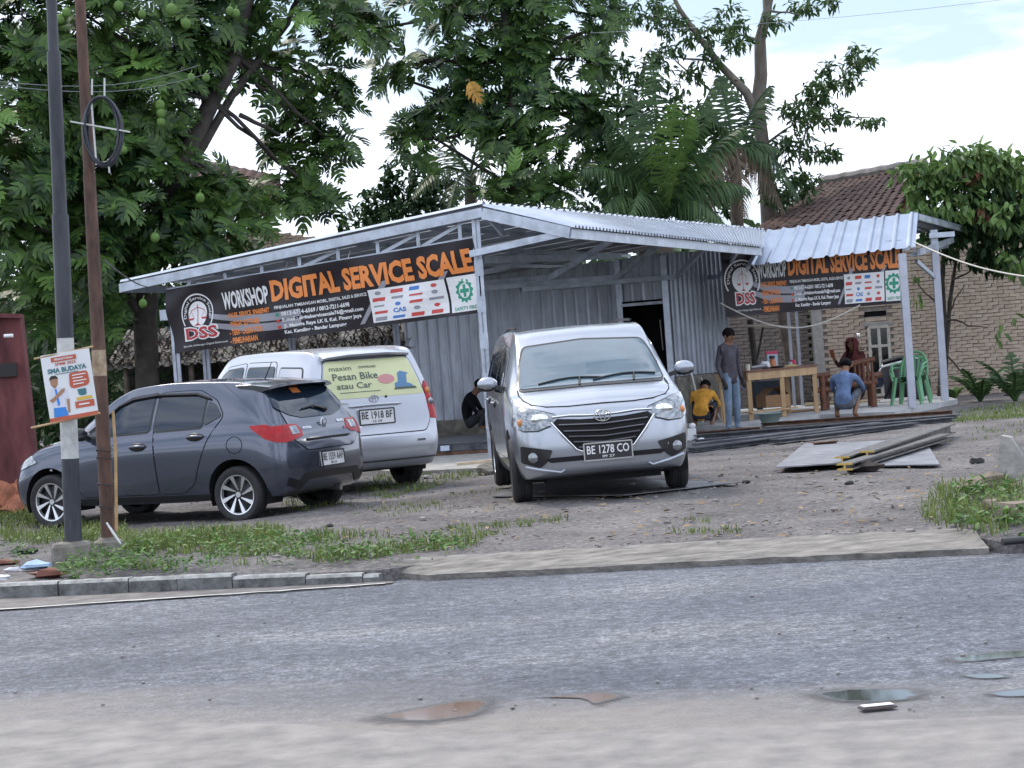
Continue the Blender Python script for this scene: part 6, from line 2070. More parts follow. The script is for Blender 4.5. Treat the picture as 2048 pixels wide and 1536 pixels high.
for sg in (-1, 1):
    p = [(.60, .40), (.72, .44), (.73, .36), (.64, .33)]
    cv.patch('bumper_vent', 'B', p if sg > 0 else mir(p), black_gap, 0.008)
cv.plate(cv.hit('B', 0, .585, .025), 'B', 'BE 1559 AAF', '08 26', print_white, print_black, R(4))
b = MB(); b.tube([(-.55, -.3, .25), (-.30, -.3, .27)], .03, 10); b.build('exhaust', mat('dull steel', (.3, .3, .3), .4, .8), r_, 60, local=True)
b = MB(); b.bar((-.3, 0, .25), (2.9, 0, .25), 1.1, .06); b.bar((0, -.6, .28), (0, .6, .28), .07, .07); b.build('underbody', black_gap, r_, local=True)
wsf = round_poly([(-.66, .985), (.66, .985), (.54, 1.33), (0, 1.38), (-.54, 1.33)], .05)
cv.patch('windscreen', 'F', wsf, car_glass, .006)
b = MB(); a0 = cv.hit('T', X(.75), 0, 0); b.tube([a0, a0 + Vector((-.10, 0, .17))], [.008, .004], 6); b.build('antenna', trim_black, r_, local=True)

# ------------------------------------------------------------------ pale people carrier seen from behind
r_ = car_root('white_minivan', 'pale silver people carrier from behind with green advert on its rear window', (-1.944, 24.99), (-.53, .848), 0.09)
AV1 = [(0.00, .42, .60, .68, .50, .66, .585, .55, .62, .40, .63), (0.035, .33, .69, .76, .50, .75, .64, .68, .68, .50, .69), (0.07, .29, .725, .785, .50, .78, .72, .72, .82, .53, .85),
       (0.10, .27, .735, .795, .55, .79, .84, .725, .99, .54, 1.03), (0.15, .26, .745, .803, .58, .798, .95, .70, 1.21, .54, 1.26), (0.235, .25, .75, .81, .60, .805, 1.0, .665, 1.45, .53, 1.50),
       (0.33, .25, .755, .812, .60, .81, 1.02, .645, 1.57, .52, 1.62)] + [tuple([r[0] - .03, *r[1:]]) for r in AV2[4:13]] + [(4.02, .25, .68, .74, .55, .70, .78, .58, .83, .42, .86), (4.12, .31, .50, .56, .50, .52, .62, .44, .67, .30, .69)]
cv = Car(r_, AV1, paint_white, 0.77, 2.655, 0.71, 0.305, 'av1')
X = lambda x: x - 0.77
tg = round_poly([(-.62, .66), (.62, .66), (.70, .80), (.69, 1.0), (.62, 1.28), (.545, 1.53), (-.545, 1.53), (-.62, 1.28), (-.69, 1.0), (-.70, .80)], .05)
cv.patch('tailgate_gap', 'B', grow(tg, .009), black_gap, .002)
tgo = cv.patch('tailgate', 'B', tg, paint_white, .006)
rw_ = round_poly([(-.665, 1.085), (.665, 1.085), (.60, 1.30), (.53, 1.515), (-.53, 1.515), (-.60, 1.30)], .04)
adm = mat('lime advert film', (0.58, 0.60, 0.33), 0.3, 0, 0.08, 2, coat=0.4)
cv.patch('rear_window', 'B', rw_, adm, .012)
adt = mat('advert ink', (0.07, 0.10, 0.08), 0.5)
cv.text('B', 'maxim', .50, .22, 1.405, 1.455, adt, .017, 'lettering', .0)
cv.text('B', 'DOWNLOAD', .12, -.10, 1.42, 1.445, adt, .017, 'lettering', .02)
cv.text('B', 'Pesan Bike', .48, -.10, 1.295, 1.375, adt, .017, 'lettering', .012)
cv.text('B', 'atau Car', .45, .0, 1.195, 1.265, adt, .017, 'lettering', .012)
cv.patch('advert_line', 'B', [(-.1, 1.15), (.42, 1.15), (.42, 1.157), (-.1, 1.157)], adt, .016)
cv.patch('advert_figure', 'B', ring_pts(-.20, 1.28, .11, .055, 18), mat('advert pink', (.55, .25, .25), .5), .016)
cv.patch('advert_figure', 'B', [(-.30, 1.16), (-.55, 1.16), (-.52, 1.20), (-.46, 1.22), (-.47, 1.31), (-.50, 1.33), (-.40, 1.36), (-.36, 1.34), (-.35, 1.24), (-.30, 1.22)], mat('advert blue', (.10, .22, .38), .5), .017)
cv.patch('advert_figure', 'B', [(-.28, 1.15), (-.58, 1.15), (-.56, 1.175), (-.30, 1.175)], adt, .018)
b = MB()
ys = [-.56, -.5, -.25, 0, .25, .5, .56]
vs, fs = [], []
spo = [(X(.40), 1.66), (X(.20), 1.625), (X(.15), 1.60), (X(.17), 1.575), (X(.30), 1.58)]
for y in ys:
    e = 1 - (abs(y) / .56) ** 4
    for (x, z) in spo: vs.append(Vector((x + .06 * (1 - e), y, z - .03 * (1 - e) - .01)))
n = len(spo)
for i in range(len(ys) - 1):
    for k in range(n): fs.append((i * n + k, i * n + (k + 1) % n, (i + 1) * n + (k + 1) % n, (i + 1) * n + k))
fs += [tuple(range(n)), tuple((len(ys) - 1) * n + k for k in reversed(range(n)))]
b.add(vs, fs); b.build('spoiler', paint_white, r_, 40, local=True)
for sg, ax in ((1, 'L'), (-1, 'R')):
    tl = [(.70, .80), (.795, .78), (.80, 1.0), (.74, 1.20), (.69, 1.23), (.665, 1.18), (.68, 1.05)]
    tl = tl if sg > 0 else mir(tl)
    m_ = cv.patch('tail_light', 'B', tl, lamp_red, .012, build=False)
    cv.patch('tail_light', ax, [(X(.11), .78), (X(.19), .80), (X(.22), 1.05), (X(.26), 1.22), (X(.21), 1.22), (X(.14), 1.0)], lamp_red, .012, mb=m_, build=False)
    lo_ = m_.build('tail_light', lamp_red, r_, 40, local=True)
    for z, rr in ((1.115, .04), (.985, .045)):
        b = MB(); b.blob(cv.hit('B', sg * (.715 + (1.1 - z) * .15), z, .012), (.02, rr * .8, rr), 12); b.build('round_lens', lamp_clear if z < 1.05 else lamp_amber, lo_, 60, local=True)
    cv.door(ax, [(X(1.95), .40), (X(3.05), .40), (X(3.08), .95), (X(2.70), 1.46), (X(2.5), 1.54), (X(1.98), 1.57)], [(X(2.03), 1.05), (X(2.92), 1.05), (X(2.64), 1.42), (X(2.48), 1.49), (X(2.05), 1.51)], (X(2.12), .92), car_glass)
    cv.door(ax, [(X(1.12), .60), (X(1.25), .40), (X(1.93), .40), (X(1.95), 1.57), (X(1.15), 1.56), (X(1.02), 1.05)], [(X(1.13), 1.06), (X(1.9), 1.05), (X(1.9), 1.50), (X(1.17), 1.49)], (X(1.25), .94), car_glass)
    q_ = round_poly([(X(.36), 1.10), (X(.98), 1.07), (X(1.02), 1.48), (X(.46), 1.46)], .04)
    cv.patch('window_seal', ax, grow(q_, .02), trim_black, .004)
    cv.patch('quarter_window', ax, q_, mat('pale glossy quarter glass', (.42, .43, .47), .12, .2, coat=.6), .008)  # rear side pane in a pale glossy colour
    for x in (0, 2.655):
        cv.wheel(x, sg * 0.725, 0.305, 0.19, 'six')
    cv.mirror(X(3.0), sg * 0.94, 1.13, paint_white)
b = MB(); b.tube([cv.hit('B', y, .985 + .012 * math.cos(y * 3), .012) for y in [-.34 + .68 * k / 12 for k in range(13)]], [.012] + [.024] * 11 + [.012], 8, squash=.8); b.build('gate_garnish', paint_white, r_, 60, local=True)
ec = cv.hit('B', .0, 1.065, .02)
b = MB()
oval(.06, .04, 0, 0, .006); oval(.02, .036, 0, 0, .005); oval(.04, .014, 0, .02, .005)
b.build('emblem', chrome, r_, 60, local=True)
cv.text('B', 'AVANZA', .56, .34, 1.02, 1.04, mat('dull badge', (.2, .2, .22), .4, .5), .012)
b = MB(); b.blob(cv.hit('B', -.16, 1.08, .008), (.01, .018, .018), 8); b.build('lock', trim_black, r_, 60, local=True)
cv.plate(cv.hit('B', 0, .86, .02), 'B', 'BE 1918 BF', '12 29', print_white, print_black, R(3), .45, .17)
cv.patch('bumper_badge', 'B', [(-.58, .545), (-.48, .545), (-.48, .57), (-.58, .57)], lamp_clear, .008)
b = MB(); b.tube([cv.hit('B', y, .36, .008) for y in [-.72 + 1.44 * k / 12 for k in range(13)]], .012, 6); b.build('bumper_lip', trim_black, r_, 60, local=True)
b = MB(); b.bar((-.45, 0, .27), (2.9, 0, .27), 1.15, .08); b.bar((0, -.6, .3), (0, .6, .3), .12, .12); b.build('underbody', black_gap, r_, local=True)
cv.patch('windscreen', 'F', ws, car_glass, .006)
b = MB(); a0 = cv.hit('T', X(2.35), .3, 0); b.tube([a0, a0 + Vector((-.12, 0, .28))], [.007, .003], 6); b.build('antenna', trim_black, r_, local=True)
# ================================================================== street poles, poster, wires
def gz(px, py):
    p = gp(px, py, 0.12)
    p.z = lotz(p.x, p.y)
    return p
pb1 = gp(147, 1128, 0.12)
bp_ = thing('street_pole', 'black and white painted steel pole standing in a concrete block', 'pole', tuple(pb1))
d1 = pb1.y
def on_pole(x, y): return at(x, y, d1)
pts = [on_pole(143, 1090), on_pole(137, 905)]
black_pole = mat('black pole paint', (0.022, 0.024, 0.036), 0.42, 0, 0.4, 6, col2=(0.05, 0.055, 0.07), stretch=(2, 2, .4))
white_pole = mat('chipped white pole paint', (0.48, 0.48, 0.47), 0.6, 0, 0.35, 7, col2=(0.62, 0.62, 0.6))
def seg(name, ya, yb, m, ra, rb):
    def X_(y): return 103 + (y - 0) * 0.0405
    b = MB(); b.tube([on_pole(X_(ya), ya), on_pole(X_(yb), yb)], [ra, rb], 16); return b.build(name, m, bp_, 50)
seg('pole_section', 1092, 917, black_pole, .072, .072)
seg('white_band', 917, 676, white_pole, .0715, .070)
seg('pole_section', 676, 434, black_pole, .071, .069)
seg('pole_section', 434, 108, black_pole, .058, .056)
seg('pole_section', 108, -260, black_pole, .044, .042)
for y, r in ((434, .062), (108, .048)):
    b = MB(); b.tube([on_pole(103 + (y + 5) * .0405, y + 5), on_pole(103 + (y - 5) * .0405, y - 5)], r + .006, 16); b.build('pole_collar', black_pole, bp_, 40)
b = MB()
c_ = on_pole(144, 1110); c_.z = 0.17
b.lathe([(.17, -.14), (.165, .10), (.15, .125), (.07, .14)], Matrix.Translation(c_) @ Matrix.Rotation(.4, 4, 'Z'), 9)
b.build('concrete_foot', old_concrete, bp_)

pb2 = gp(218, 1112, 0.12)
rp_ = thing('street_pole', 'rusty brown steel pole with a bamboo stick tied to it', 'pole', tuple(pb2))
d2 = pb2.y
brown = mat('rusted pole', (0.085, 0.045, 0.035), 0.7, 0, 0.5, 7, bump=0.2, bscale=50, col2=(0.16, 0.085, 0.06), stretch=(2, 2, .5))
def X2(y): return 160 + y * 0.053
def seg2(name, ya, yb, m, ra, rb):
    b = MB(); b.tube([at(X2(ya), ya, d2), at(X2(yb), yb, d2)], [ra, rb], 16); return b.build(name, m, rp_, 50)
seg2('pole_section', 1085, 752, brown, .060, .059)
seg2('worn_band', 752, 700, mat('peeling orange band', (0.36, 0.20, 0.12), 0.7, 0, 0.5, 12, col2=(0.5, 0.4, 0.28)), .0605, .0600)
seg2('pole_section', 700, 350, brown, .059, .052)
seg2('pole_section', 350, -260, brown, .048, .042)
b = MB(); c_ = at(X2(1090), 1090, d2); c_.z = 0.16
b.lathe([(.13, -.14), (.125, .08), (.06, .12)], Matrix.Translation(c_), 10); b.build('concrete_foot', old_concrete, rp_)
b = MB(); b.tube([at(233, 1062, d2 - .09), at(231, 900, d2 - .09), at(226, 822, d2 - .08)], [.014, .013, .012], 8)
st = b.build('bamboo_stick', mat('dry bamboo', (0.42, 0.27, 0.12), 0.6, 0, .3, 9), rp_, 60)
for y in (900, 915, 968, 1012):
    b = MB(); q_ = at(X2(y), y, d2)
    b.tube([q_ + Vector((.072 * math.cos(t) + .012, .072 * math.sin(t) * 1.3 - .02, .012 * math.sin(t * 2))) for t in [2 * math.pi * k / 16 for k in range(16)]], .005, 5, closed=True)
    b.build('wire_tie', black_plastic, rp_)
b = MB(); b.tube([at(213, 1045, d2 - .15), at(228, 1068, d2 - .16), at(243, 1090, d2 - .17)], [.008, .012, .006], 6); b.build('loose_strap', white_paint, rp_)
# cable coil hung on its bracket
coil = thing('cable_coil', 'coil of black cable hung on a white bracket high on the brown pole', 'cable coil', tuple(at(205, 260, d2 - .1)))
cable = mat('black cable', (0.035, 0.04, 0.052), 0.4)
cc_ = at(205, 262, d2 - .12)
for k in range(11):
    b = MB()
    rx, rz = .135 + .008 * (k % 4), .275 + .008 * (k % 3)
    b.tube([cc_ + Vector((rx * math.cos(t) + .01 * math.sin(k), .012 * (k - 5) * .6 + .012 * math.sin(2 * t + k), rz * math.sin(t) + .008 * math.cos(k * 2))) for t in [2 * math.pi * j / 36 for j in range(36)]], .009, 6, closed=True)
    b.build('cable_loop', cable, coil, 60)
wb_ = mat('white bracket', (0.6, 0.6, 0.58), 0.5, 0.1, 0.2, 10)
for a, c, w in (((141, 243), (260, 264), .035), ((183, 205), (193, 330), .02), ((184, 158), (184, 190), .016), ((209, 156), (209, 192), .016), ((216, 318), (219, 346), .02)):
    b = MB(); b.bar(at(*a, d2 - .14), at(*c, d2 - .14), .012, w, (0, -1, 0)); b.build('bracket_bar', wb_, coil)

# overhead wires
def wire(label, pts, r=.006, sag=.15, m=cable, name='overhead_wire', grp='overhead wires'):
    b = MB()
    a, c = Vector(pts[0]), Vector(pts[1])
    b.tube([a.lerp(c, k / 14) - Vector((0, 0, sag * math.sin(math.pi * k / 14))) for k in range(15)], r, 5)
    o = b.build(name, m, None, 60)
    return tag(o, label, 'wire', grp)
wire('thin overhead wire running left from the poles, upper of the pair', (at(-60, 158, d1), at(400, 130, d1 + 10)), .004)
wire('thin overhead wire running left from the poles, lower of the pair', (at(-60, 165, d1), at(420, 146, d1 + 10)), .004)
wire('faint overhead wire crossing the sky by the tall tree', (at(1180, 66, 40), at(2100, -12, 40)), .004, .1, mat('grey wire', (.3, .3, .32), .6))
wire('slack wire from the brown pole down to the shed eave', (at(208, 520, d2), at(300, 575, 32)), .008, .05)
pale = mat('pale cord', (0.55, 0.53, 0.48), 0.7)
wire('pale cable sagging from the canopy corner out to the street', (at(1828, 484, 36.4), at(2110, 560, 30)), .014, .12, pale, 'hanging_cable', 'pale cables')
wire('pale cable looping below the short banner', (at(1440, 606, 35.4), at(1720, 610, 36.2)), .010, .40, pale, 'hanging_cable', 'pale cables')

# ---- poster tied between the poles
dp = min(d1, d2) - .12
PS = Sheet(at(101, 845, dp), at(197, 828, dp), at(80, 712, dp), at(178, 696, dp), lambda u, v: .006 * math.sin(u * 5 + v * 4))
po = thing('school_poster', 'white school enrolment poster with a student, tied to the poles', 'poster', tuple(at(140, 840, dp)))
PS.cloth('sheet', mat('poster vinyl', (0.68, 0.69, 0.70), 0.45), po, 12, 12)
o1, o2, o3 = .004, .0065, .009
tealm = mat('teal print', (0.05, 0.16, 0.19), .5); redo = mat('brick red print', (0.48, 0.10, 0.05), .5); yel = mat('yellow print', (.65, .42, .05), .5)
skin_p = mat('skin print', (0.36, 0.19, 0.11), .6); hairp = mat('hair print', (.025, .018, .015), .6); bluep = mat('poster blue', (.04, .22, .62), .5)
b = MB(); PS.rect(b, .20, .72, .875, .945, o1); PS.rect(b, 0, 1, 0, .055, o1); PS.poly(b, round_poly([(.50, .47), (.52, .68), (.90, .68), (.92, .50), (.86, .46), (.58, .44)], .05), o1); PS.rect(b, .56, .95, .14, .24, o1)
PS.text(b, 'SPMB 2025', .27, .70, .815, .86, o1, .02); b.build('red_print', redo, po)
b = MB(); PS.text(b, 'PENDAFTARAN', .27, .65, .895, .925, o2, .03); b.build('white_lettering', print_white, po)
for k in range(4):
    b = MB(); PS.rect(b, .58, .86 - .06 * (k % 2), .63 - .045 * k, .645 - .045 * k, o2); b.build('text_line', print_white, po)
b = MB(); PS.rect(b, .63, .85, .18, .20, o2); b.build('text_line', print_white, po)
b = MB(); PS.text(b, 'SMA BUDAYA', .10, .90, .71, .785, o1, .04); PS.rect(b, .25, .72, .685, .695, o1); PS.poly(b, [(.66, .34), (.64, .42), (.82, .42), (.82, .34), (.78, .32), (.70, .32)], o1); b.build('teal_lettering', tealm, po)
b = MB(); PS.rect(b, .60, .92, .255, .30, o1); b.build('yellow_print', yel, po)
b = MB(); PS.poly(b, ring_pts(.20, .58, .075, .075, 16), o1); PS.rect(b, .17, .23, .49, .53, o1); PS.poly(b, [(.06, .32), (.12, .28), (.38, .42), (.40, .47), (.33, .46), (.16, .36)], o3); PS.poly(b, [(.40, .30), (.46, .30), (.44, .10), (.40, .10)], o1); b.build('student_skin', skin_p, po)
b = MB(); PS.poly(b, [(.115, .60), (.12, .65), (.17, .68), (.25, .675), (.285, .64), (.28, .60), (.26, .63), (.15, .63)], o2); b.build('student_hair', hairp, po)
b = MB(); PS.poly(b, [(.08, .40), (.14, .50), (.28, .50), (.42, .45), (.46, .30), (.38, .32), (.36, .19), (.12, .20), (.12, .30)], o1); b.build('student_shirt', mat('shirt print', (.60, .62, .70), .6), po)
b = MB(); PS.poly(b, [(.19, .48), (.23, .48), (.26, .24), (.21, .22)], o2); PS.poly(b, [(.12, .20), (.36, .19), (.40, .06), (.10, .06)], o2); b.build('student_trousers', bluep, po)
b = MB(); b.tube([at(62, 856, dp + .01), at(200, 826, dp + .01)], .009, 7); b.tube([at(68, 718, dp + .01), at(186, 693, dp + .01)], .008, 7)
b.build('poster_stick', wood, po, 60)

# ================================================================== people
skin_m = mat('brown skin', (0.21, 0.105, 0.062), 0.55, 0, .15, 20)
hair_m = mat('black hair', (0.006, 0.005, 0.005), 0.8, spec=.1)
FING = ((.055, -.042, -.01), (.085, -.026, .0), (.095, -.006, .0), (.088, .014, .0), (.070, .032, -.004))
def person(name, label, loc, rz, J, mats, cover, hair=True, cap=None, fingers=True, scale=1.0):
    """J: joints (forward x, left y, up z); mirrored for R unless given. cover: bone -> material index"""
    root = thing(name, label, 'person', M=Matrix.Translation(loc) @ Matrix.Rotation(rz, 4, 'Z') @ Matrix.Scale(scale, 4))
    P = dict(J)
    for k in list(J):
        if k.endswith('_l') and k[:-2] + '_r' not in P:
            x, y, z = J[k]; P[k[:-2] + '_r'] = (x, -y, z)
    rad = dict(pelvis=(.135, .115), spine=(.125, .10), chest=(.145, .11), neck=(.052, .055), chin=(.070, .078), head=(.086, .096), top=(.060, .068), shoulder=(.062, .062), elbow=(.042, .042), wrist=(.028, .028), hand=(.034, .026), hip=(.088, .088), knee=(.062, .062), ankle=(.042, .042), toe=(.038, .030))
    names = ['pelvis', 'spine', 'chest', 'neck', 'chin', 'head', 'top']
    edges = [('pelvis', 'spine'), ('spine', 'chest'), ('chest', 'neck'), ('neck', 'chin'), ('chin', 'head'), ('head', 'top')]
    for s in ('_l', '_r'):
        names += [n + s for n in ('shoulder', 'elbow', 'wrist', 'hand', 'hip', 'knee', 'ankle', 'toe')]
        edges += [('chest', 'shoulder' + s), ('shoulder' + s, 'elbow' + s), ('elbow' + s, 'wrist' + s), ('wrist' + s, 'hand' + s), ('pelvis', 'hip' + s), ('hip' + s, 'knee' + s), ('knee' + s, 'ankle' + s), ('ankle' + s, 'toe' + s)]
    vs = [Vector(P[n]) for n in names]
    rs = [rad[n.split('_')[0]] for n in names]
    es = [(names.index(a), names.index(b)) for a, b in edges]
    if fingers:
        for s, sg in (('_l', 1), ('_r', -1)):
            w, h = Vector(P['wrist' + s]), Vector(P['hand' + s])
            d = (h - w).normalized()
            sd = d.cross(Vector((1, 0, .3))).normalized()
            up = sd.cross(d)
            hi = names.index('hand' + s)
            for fx, fy, fz in FING:
                a = h + d * fx * .55 + sd * fy * 1.1 + up * fz
                c = h + d * fx * .95 + sd * fy * 1.2 - up * .028
                vs += [a, c]; rs += [(.010, .010), (.008, .008)]
                es += [(hi, len(vs) - 2), (len(vs) - 2, len(vs) - 1)]
    me = bpy.data.meshes.new('body')
    me.from_pydata([tuple(v) for v in vs], es, [])
    o = bpy.data.objects.new('body', me); COL.objects.link(o)
    sk = o.modifiers.new('skin', 'SKIN')
    sk.use_smooth_shade = True
    for i, r in enumerate(rs):
        me.skin_vertices[0].data[i].radius = r
        me.skin_vertices[0].data[i].use_root = (i == 0)
    ss = o.modifiers.new('sub', 'SUBSURF'); ss.levels = 2; ss.render_levels = 2
    dg = bpy.context.evaluated_depsgraph_get()
    nm = bpy.data.meshes.new_from_object(o.evaluated_get(dg))
    bpy.data.objects.remove(o)
    nm.materials.clear()
    for m in mats: nm.materials.append(m)
    bones = [(Vector(P[a]), Vector(P[b]), cover.get(b, cover.get(b.split('_')[0], 0)), b) for a, b in edges]
    for f in nm.polygons:
        c = f.center
        best, bi = 1e9, 0
        for a, b, mi, bn in bones:
            ab = b - a
            t = max(0, min(1, (c - a).dot(ab) / (ab.length_squared or 1)))
            ds = (c - (a + ab * t)).length / rad[bn.split('_')[0]][0]
            if ds < best: best, bi = ds, mi
        f.material_index = bi
    nm.shade_smooth()
    body = place('body', nm, root)
    hd_, tp, ch = Vector(P['head']), Vector(P['top']), Vector(P['chin'])
    up = (tp - ch).normalized()
    fw = Vector(P.get('face', (1, 0, -.1))); fw = (fw - up * fw.dot(up)).normalized(); sd = up.cross(fw)
    Mh = Matrix((fw, sd, up)).transposed()
    fc = MB(); fc.blob(hd_ + fw * .098 - up * .015, (.018, .014, .022), 8, M=Mh); fc.build('nose', skin_m, body, 60, local=True)
    for s in (-1, 1):
        fc = MB(); fc.blob(hd_ + sd * s * .088 - up * .01, (.018, .012, .03), 8, M=Mh); fc.build('ear', skin_m, body, 60, local=True)
    fe = MB()
    for s in (-1, 1):
        fe.blob(hd_ + fw * .086 + sd * s * .034 + up * .012, (.008, .014, .007), 6, M=Mh)
        fe.blob(hd_ + fw * .088 + sd * s * .034 + up * .032, (.006, .020, .004), 6, M=Mh)
    fe.blob(hd_ + fw * .086 - up * .05, (.008, .024, .005), 6, M=Mh)
    fe.build('eyes_and_mouth', mat('dark features', (.05, .02, .018), .5), body, 60, local=True)
    if hair:
        hb_ = MB(); hb_.blob(hd_ - fw * .016 + up * .034, (.104, .100, .092), 14, .08, 2, M=Mh); hb_.build('hair', hair_m, root, 60, local=True)
    if cap:
        cb = MB(); cb.blob(hd_ - fw * .008 + up * .04, (.112, .106, .088), 14, M=Mh)
        cb.blob(hd_ + fw * .12 + up * .025, (.06, .07, .012), 10, M=Mh); cb.build('cap', cap, root, 60, local=True)
    return root, P
def cloth_mat(name, c, v=.35): return mat(name, c, .9, 0, v, 7, bump=.9, bscale=9, spec=.12)
jean = cloth_mat('faded jeans', (.16, .22, .30)); dark_trouser = cloth_mat('dark trousers', (.035, .04, .055)); glove = cloth_mat('work gloves', (.03, .028, .027))
STAND = dict(pelvis=(0, 0, .90), spine=(-.01, 0, 1.08), chest=(0, 0, 1.25), neck=(.015, 0, 1.40), chin=(.035, 0, 1.455), head=(.045, 0, 1.515), top=(.05, 0, 1.575), shoulder_l=(0, .165, 1.33), elbow_l=(-.03, .225, 1.06), wrist_l=(.05, .21, .84), hand_l=(.08, .20, .76),
             hip_l=(0, .085, .86), knee_l=(.02, .095, .47), ankle_l=(-.01, .10, .08), toe_l=(.13, .12, .035), face=(1, 0, -.35))
mp_ = gp(1468, 868, .055)
person('person', 'standing man in grey long sleeved top, jeans and dark gloves', (mp_.x, mp_.y, .065), R(-50), STAND, [skin_m, cloth_mat('grey knit top', (.075, .07, .085)), jean, glove, cloth_mat('grey shoes', (.12, .12, .14))],
       dict(pelvis=1, spine=1, chest=1, shoulder=1, elbow=1, wrist=1, hand=3, hip=2, knee=2, ankle=2, toe=4))
SQ = dict(pelvis=(-.12, 0, .25), spine=(-.06, 0, .44), chest=(.10, 0, .62), neck=(.23, 0, .71), chin=(.29, 0, .735), head=(.345, 0, .765), top=(.39, 0, .80), shoulder_l=(.13, .18, .65), elbow_l=(.30, .24, .44), wrist_l=(.44, .14, .28), hand_l=(.50, .11, .22),
          hip_l=(-.06, .10, .25), knee_l=(.27, .19, .50), ankle_l=(.02, .15, .09), toe_l=(.17, .17, .035), face=(.5, 0, -1))
yp = gp(1408, 862, .06)
person('person', 'crouching man in mustard yellow shirt seen from behind by the minivan', (yp.x, yp.y + .1, .065), R(70), SQ, [skin_m, cloth_mat('mustard shirt', (.62, .31, .055)), dark_trouser],
       dict(pelvis=1, spine=1, chest=1, shoulder=1, elbow=1, hip=2, knee=2), scale=0.92)
SQ2 = dict(SQ); SQ2.update(chest=(.06, 0, .66), neck=(.16, 0, .80), chin=(.20, 0, .845), head=(.235, 0, .90), top=(.25, 0, .96), shoulder_l=(.07, .19, .72), elbow_l=(.27, .27, .50), wrist_l=(.42, .16, .40), hand_l=(.48, .13, .38), face=(1, 0, -.3))
bp2 = gp(1692, 842, .08)
person('person', 'crouching man in blue shirt and black cap seen from behind on the steel', (bp2.x, bp2.y, .10), R(66), SQ2, [skin_m, cloth_mat('blue T-shirt', (.12, .175, .30)), cloth_mat('grey shorts', (.10, .11, .13))],
       dict(pelvis=1, spine=1, chest=1, shoulder=1, elbow=1, hip=2, knee=2), hair=True, cap=cloth_mat('black cap', (.015, .016, .02)), scale=0.96)
kp = gp(945, 868, .2)
person('person', 'man in black shirt sitting on the floor inside the shed', (kp.x, kp.y, .26), R(-12), dict(SQ2, pelvis=(-.12, 0, .12), hip_l=(-.05, .10, .12), spine=(-.10, 0, .32), chest=(.0, 0, .52), neck=(.10, 0, .66), chin=(.15, 0, .70), head=(.19, 0, .75), top=(.22, 0, .81), shoulder_l=(.02, .18, .58), elbow_l=(.14, .23, .32), wrist_l=(.34, .16, .30), hand_l=(.41, .13, .29), knee_l=(.32, .22, .36), ankle_l=(.16, .12, .06), toe_l=(.30, .14, .03), face=(1, 0, -.5)),
       [skin_m, cloth_mat('black T-shirt', (.014, .014, .018)), cloth_mat('dark grey trousers', (.05, .052, .06))], dict(pelvis=1, spine=1, chest=1, shoulder=1, elbow=1, hip=2, knee=2, ankle=2))
wp = at(1716, 800, 38.4); wp.z = .15
hij = cloth_mat('maroon headscarf', (.11, .032, .032))
wroot, WP = person('person', 'seated woman in maroon headscarf looking at her phone', (wp.x, wp.y, .16), R(-128), dict(pelvis=(0, 0, .46), spine=(0, 0, .66), chest=(.03, 0, .85), neck=(.05, 0, .99), chin=(.075, 0, 1.045), head=(.09, 0, 1.105), top=(.09, 0, 1.165), shoulder_l=(.03, .17, .92), elbow_l=(.14, .25, .70), wrist_l=(.10, .15, .97), hand_l=(.09, .12, 1.05),
       shoulder_r=(.03, -.17, .92), elbow_r=(.16, -.25, .72), wrist_r=(.33, -.24, .86), hand_r=(.38, -.23, .92), hip_l=(.02, .10, .46), knee_l=(.42, .12, .47), ankle_l=(.40, .12, .09), toe_l=(.53, .13, .035), face=(1, 0, -.35)),
       [skin_m, cloth_mat('dark brown blouse', (.07, .028, .028)), cloth_mat('dark skirt', (.03, .025, .03))], dict(pelvis=1, spine=1, chest=1, shoulder=1, elbow=1, wrist=1, hip=2, knee=2, ankle=2), hair=False)
hbm = MB()
hc_ = Vector(WP['head'])
def hijp(u, v):
    a = math.pi * (0.24 + 1.52 * u)          # opening towards the face (+x)
    prof = [(0.03, .125), (.10, .10), (.122, .03), (.125, -.04), (.115, -.10), (.15, -.16), (.23, -.24), (.27, -.34)]
    i = min(6, int(v * 7)); t = v * 7 - i
    r = lerp(prof[i][0], prof[i + 1][0], t); z = lerp(prof[i][1], prof[i + 1][1], t)
    if v > .55: a = math.pi * (lerp(.24, .02, (v - .55) / .45) + (1.52 + .44 * (v - .55) / .45) * u)
    return hc_ + Vector((r * math.cos(a) * (1.0 if v < .6 else .8) - .01, r * math.sin(a), z))
hbm.grid(hijp, 20, 14)
hbm.grid(lambda u, v: hc_ + Vector((.03 + .10 * v * math.cos((u - .5) * 1.5), .10 * math.sin((u - .5) * 1.5) * (.6 + .4 * v), .125 - .075 * v * v)), 8, 4)
hbm.build('headscarf', hij, wroot, 60, local=True)
ph = MB(); ph.box((.42, -.225, .96), (.012, .075, .15), Matrix.Rotation(.3, 3, 'Y'))
pho = ph.build('phone', mat('brown phone case', (.28, .10, .04), .4))
pho.matrix_world = XF[wroot.name]
tag(pho, 'brown cased phone held up by the woman in the headscarf', 'phone')

